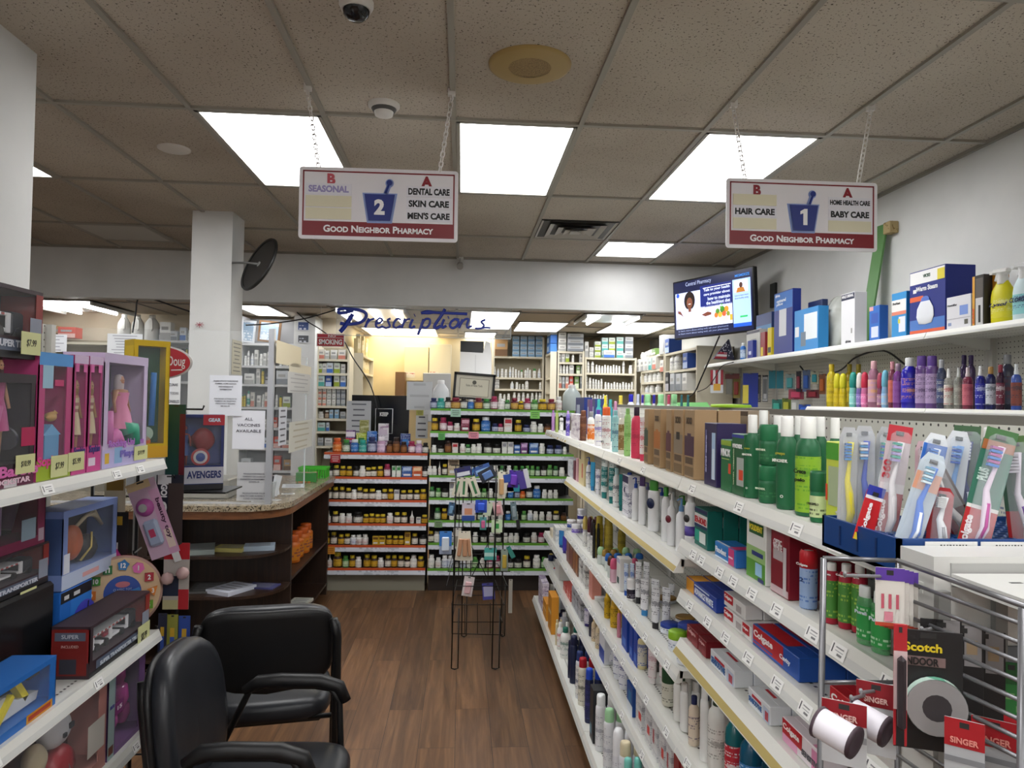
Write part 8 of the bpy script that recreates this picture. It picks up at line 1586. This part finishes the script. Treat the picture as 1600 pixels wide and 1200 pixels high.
# yellow hand written price notes
def note(px0, px1, py0, py1, x, s, ds):
    a, b = atx(px0, py0, x), atx(px1, py1, x); w_, h_ = abs(a.y-b.y), abs(a.z-b.z); c = (a+b)/2
    o = MB().box((0, 0, 0), (w_, .001, h_), 'd2d49a').build('price_note', None, c, RT, label=ds, cat='price note'); text(s, o, (0, -.0012, 0), .05, '3a3a34', wide=w_*.5, tall=h_*.35, shear=.15)
note(34, 63, 517, 556, TX-.012, '$7.99', 'yellow price note on the topmost truck box'); note(25, 54, 712, 737, TX-.014, '$10.99', 'yellow price note on the dark rock star doll box'); note(80, 105, 713, 742, TX-.014, '$7.99', 'yellow price note on the kennel doll box'); note(107, 131, 708, 733, TX-.014, '$5.99', 'yellow price note on the purple and pink doll boxes'); note(210, 230, 698, 716, TX-.014, '$19.99', 'yellow price note on the unicorn playset box')
note(32, 56, 926, 950, xb-.0085, '$6.99', 'yellow price note on the second truck box'); note(216, 233, 981, 1006, TX-.006, '$8.99', 'yellow price note on the long red ended truck box')
# hooks and hanging goods on the end of the toy shelving
t = thing('wire_rack', 'black wire end rack of the toy shelving with hooks', 'display rack', (-1.29, 2.95, 0))
m = MB()
for x in (-.14, .03, .19): m.tube([(x, 0, .02), (x, 0, 1.42)], .007, M_BK, 6)
for q in (.3, .62, .95, 1.3): m.tube([(-.14, 0, q), (.19, 0, q)], .004, M_BK, 5)
m.tube([(-.14, 0, 1.42), (.19, 0, 1.42)], .005, M_BK, 5); m.build('frame', t)
for x, q in ((.19, 1.385), (.05, 1.1), (-.04, 1.1), (.15, 1.1), (.14, .82), (.15, .66)): MB().tube([(x, 0, q), (x+.02, -.11, q), (x+.02, -.115, q+.012)], .003, M_BK, 5).build('hook', t)
MB().tube([(.19, 0, 1.645), (.27, .0, 1.645), (.275, 0, 1.66)], .004, M_BK, 5).tube([(.19, 0, 1.42), (.19, 0, 1.645)], .005, M_BK, 5).build('top_arm', t)
MB().span((.09, .02, 1.310), (.36, .24, 1.316), M_BK).build('end_shelf', t)
it = []
def hp(px0, px1, py0, py1, y, front, ds, **k):
    p = aty((px0+px1)/2, py0, y); w = (px1-px0)*y/F; h = p.z-zr(py1, p.x, y); o = pack(p, w, h, front, ds, name=k.pop('name', 'hanging_pack'), **k); it.append((o, ds)); return o
o = hp(196, 240, 752, 876, 2.83, 'c4a8bc', 'slanting pink toy phone pack', tilt=-.36, th=.03, rects=((0, .9, .8, 1, 'd0b88a'), (.66, 0, 1, .85, 'c89ab8'), (.7, .08, .95, .32, 'd8c4b8'), (.7, -.12, .95, .0, 'd0d0d0')))
MB().lathe([(.0001, .02), (.026, .014), (.034, 0)], 'a04a8c', 18, o=(-.012, -.004, -.10), axis=(0, -1, 0), cap=False).lathe([(.016, .02), (.0001, .022)], '9a9a98', 14, o=(-.012, -.004, -.10), axis=(0, -1, 0), cap=False).build('toy_flower', o); MB().box((-.01, -.012, -.2), (.055, .02, .10), '98a4bc', bev=.012).box((-.01, -.023, -.2), (.02, .004, .03), 'b03a5c').build('toy_phone', o); text('beauty toy', o, (.038, -.003, -.16), .03, '4a2a44', rz=(0, PI/2, 0), bold=.03, wide=.16, tall=.02)
hp(165, 196, 744, 800, 2.9, 'cfc4a0', 'cream game pack behind the pink phone pack', rects=((.1, .6, .9, .9, '8a6a2a'),)); hp(172, 200, 800, 868, 2.91, '26221c', 'black and gold game pack behind the pink phone pack', rects=((.2, .7, .7, .9, 'c8a030'), (.1, .1, .5, .3, 'd0d0d0')))
o = hp(246, 286, 742, 850, 2.84, '141828', 'black travel game box with white lettering up its side', th=.03, rects=((.05, .86, .55, 1, 'c8c8cc'), (.45, 0, 1, .88, '3a2e2c'), (.0, .0, .5, .1, '2a3a8a')))
text('Clue', o, (-.022, -.003, -.15), .05, 'dcdcdc', rz=(0, PI/2, 0), bold=.05, wide=.10, tall=.028); text('GO!', o, (-.02, -.003, -.06), .05, 'd8d8dc', rz=(0, PI/2, 0), bold=.05, wide=.05, tall=.024)
o = hp(258, 296, 848, 952, 2.84, 'a8a29c', 'red headed pack of pink ball ornaments', rects=((0, .75, 1, 1, 'a81c24'), (.6, 0, 1, .3, 'a81c28'), (0, .2, .6, .5, '20283c'), (0, 0, .6, .14, 'b0aa80')))
for x_, z_ in ((-.025, -.13), (.03, -.11)): MB().lathe([(.0001, -.024), (.017, -.017), (.024, 0), (.017, .017), (.0001, .024)], mat('b89a98', .25), 14, o=(x_, -.02, z_)).build('pink_ball', o)
for k, (a, b, c_) in enumerate(((248, 261, '2a2c40'), (262, 278, '8a8a3a'), (280, 297, '2c4a9a'))): hp(a, b, 958+k*2, 1030, 2.83+.01*k, c_, ('dark slate', 'olive', 'blue and yellow')[k]+' marker pack', rects=((.3, .1, .7, .5, '3a58a8'), (.3, .5, .7, .7, 'c8a030')))
hp(262, 290, 632, 780, 2.94, '14403a', 'dark green board game back', rects=((.7, 0, 1, .9, '5a1420'),), th=.02)
christen(it, 'at the end of the toys', 'above')
p = aty(327, 756, 3.06); t = toybox(.215, zr(648, p.x, 3.06)-1.318, .075, (-1.085, 3.06, 1.318), '1c2c6a', 'blue and red action figure box on the end rack before the notices', rz=.42, sill=.32, head=.04, edge=.012, inside='1c3c84', side='6a6a80', rects=((0, .0, 1, .07, '14141c'), (.3, .08, 1, .3, 'b8b8c4'), (.62, .86, 1, 1, 'a82030'), (0, .07, .3, .32, '8a2a34')), words=(('AVENGERS', .66, .2, .6, .1, '1c2c68'), ('GEAR', .82, .93, .22, .05, 'c8d8e8')))
blob((.03, 0, .2), (.04, .02, .05), '8a1820', 6, .3).build('red_cape', t); MB().lathe([(.036, 0), (.0001, .006)], 'a8242c', 20, o=(.02, -.02, .13), axis=(0, -1, 0), cap=False).lathe([(.027, .002), (.0001, .008)], 'c8c4c8', 20, o=(.02, -.02, .13), axis=(0, -1, 0), cap=False).lathe([(.018, .004), (.0001, .0095)], '2a4a94', 20, o=(.02, -.02, .13), axis=(0, -1, 0), cap=False).build('round_disc', t); doll(t, -.04, .09, .17, '8a3a34', '24386a', '2a4a8a')
c = aty(247, 566, 3.12); t = thing('oval_sign', 'red oval sign with white script lettering above the toys', 'sign', c); a_, b_ = 51*3.12/F, 26*3.12/F
MB().lathe([(a_, 0), (a_, .004), (.0001, .004)], 'd2ccca', 40, b_/a_, axis=(0, -1, 0)).build('white_edge', t); MB().lathe([(a_*.94, .0045), (.0001, .005)], 'b82c38', 40, b_/a_*.97, axis=(0, -1, 0), cap=False).build('red_face', t)
text('Doug', t, (a_*.55, -.0062, 0), .08, 'ece4e4', bold=.01, wide=a_*.5, tall=b_*.75); text('Melissa &', t, (-a_*.4, -.0062, b_*.1), .08, 'ece4e4', bold=.01, wide=a_*.8, tall=b_*.5); MB().tube([(a_*.4, -.005, -b_*.45), (a_*.72, -.005, -b_*.42)], .003, 'ece4e4', 5).build('flourish', t)
MB().tube([(-.08, .006, -b_*.5), (-.08, .006, .012-c.z)], .005, '8a8a88', 6).lathe([(.09, .002), (.09, .012), (.0001, .014)], '8a8a88', 20, o=(-.08, .006, -c.z)).build('stand_post', t)
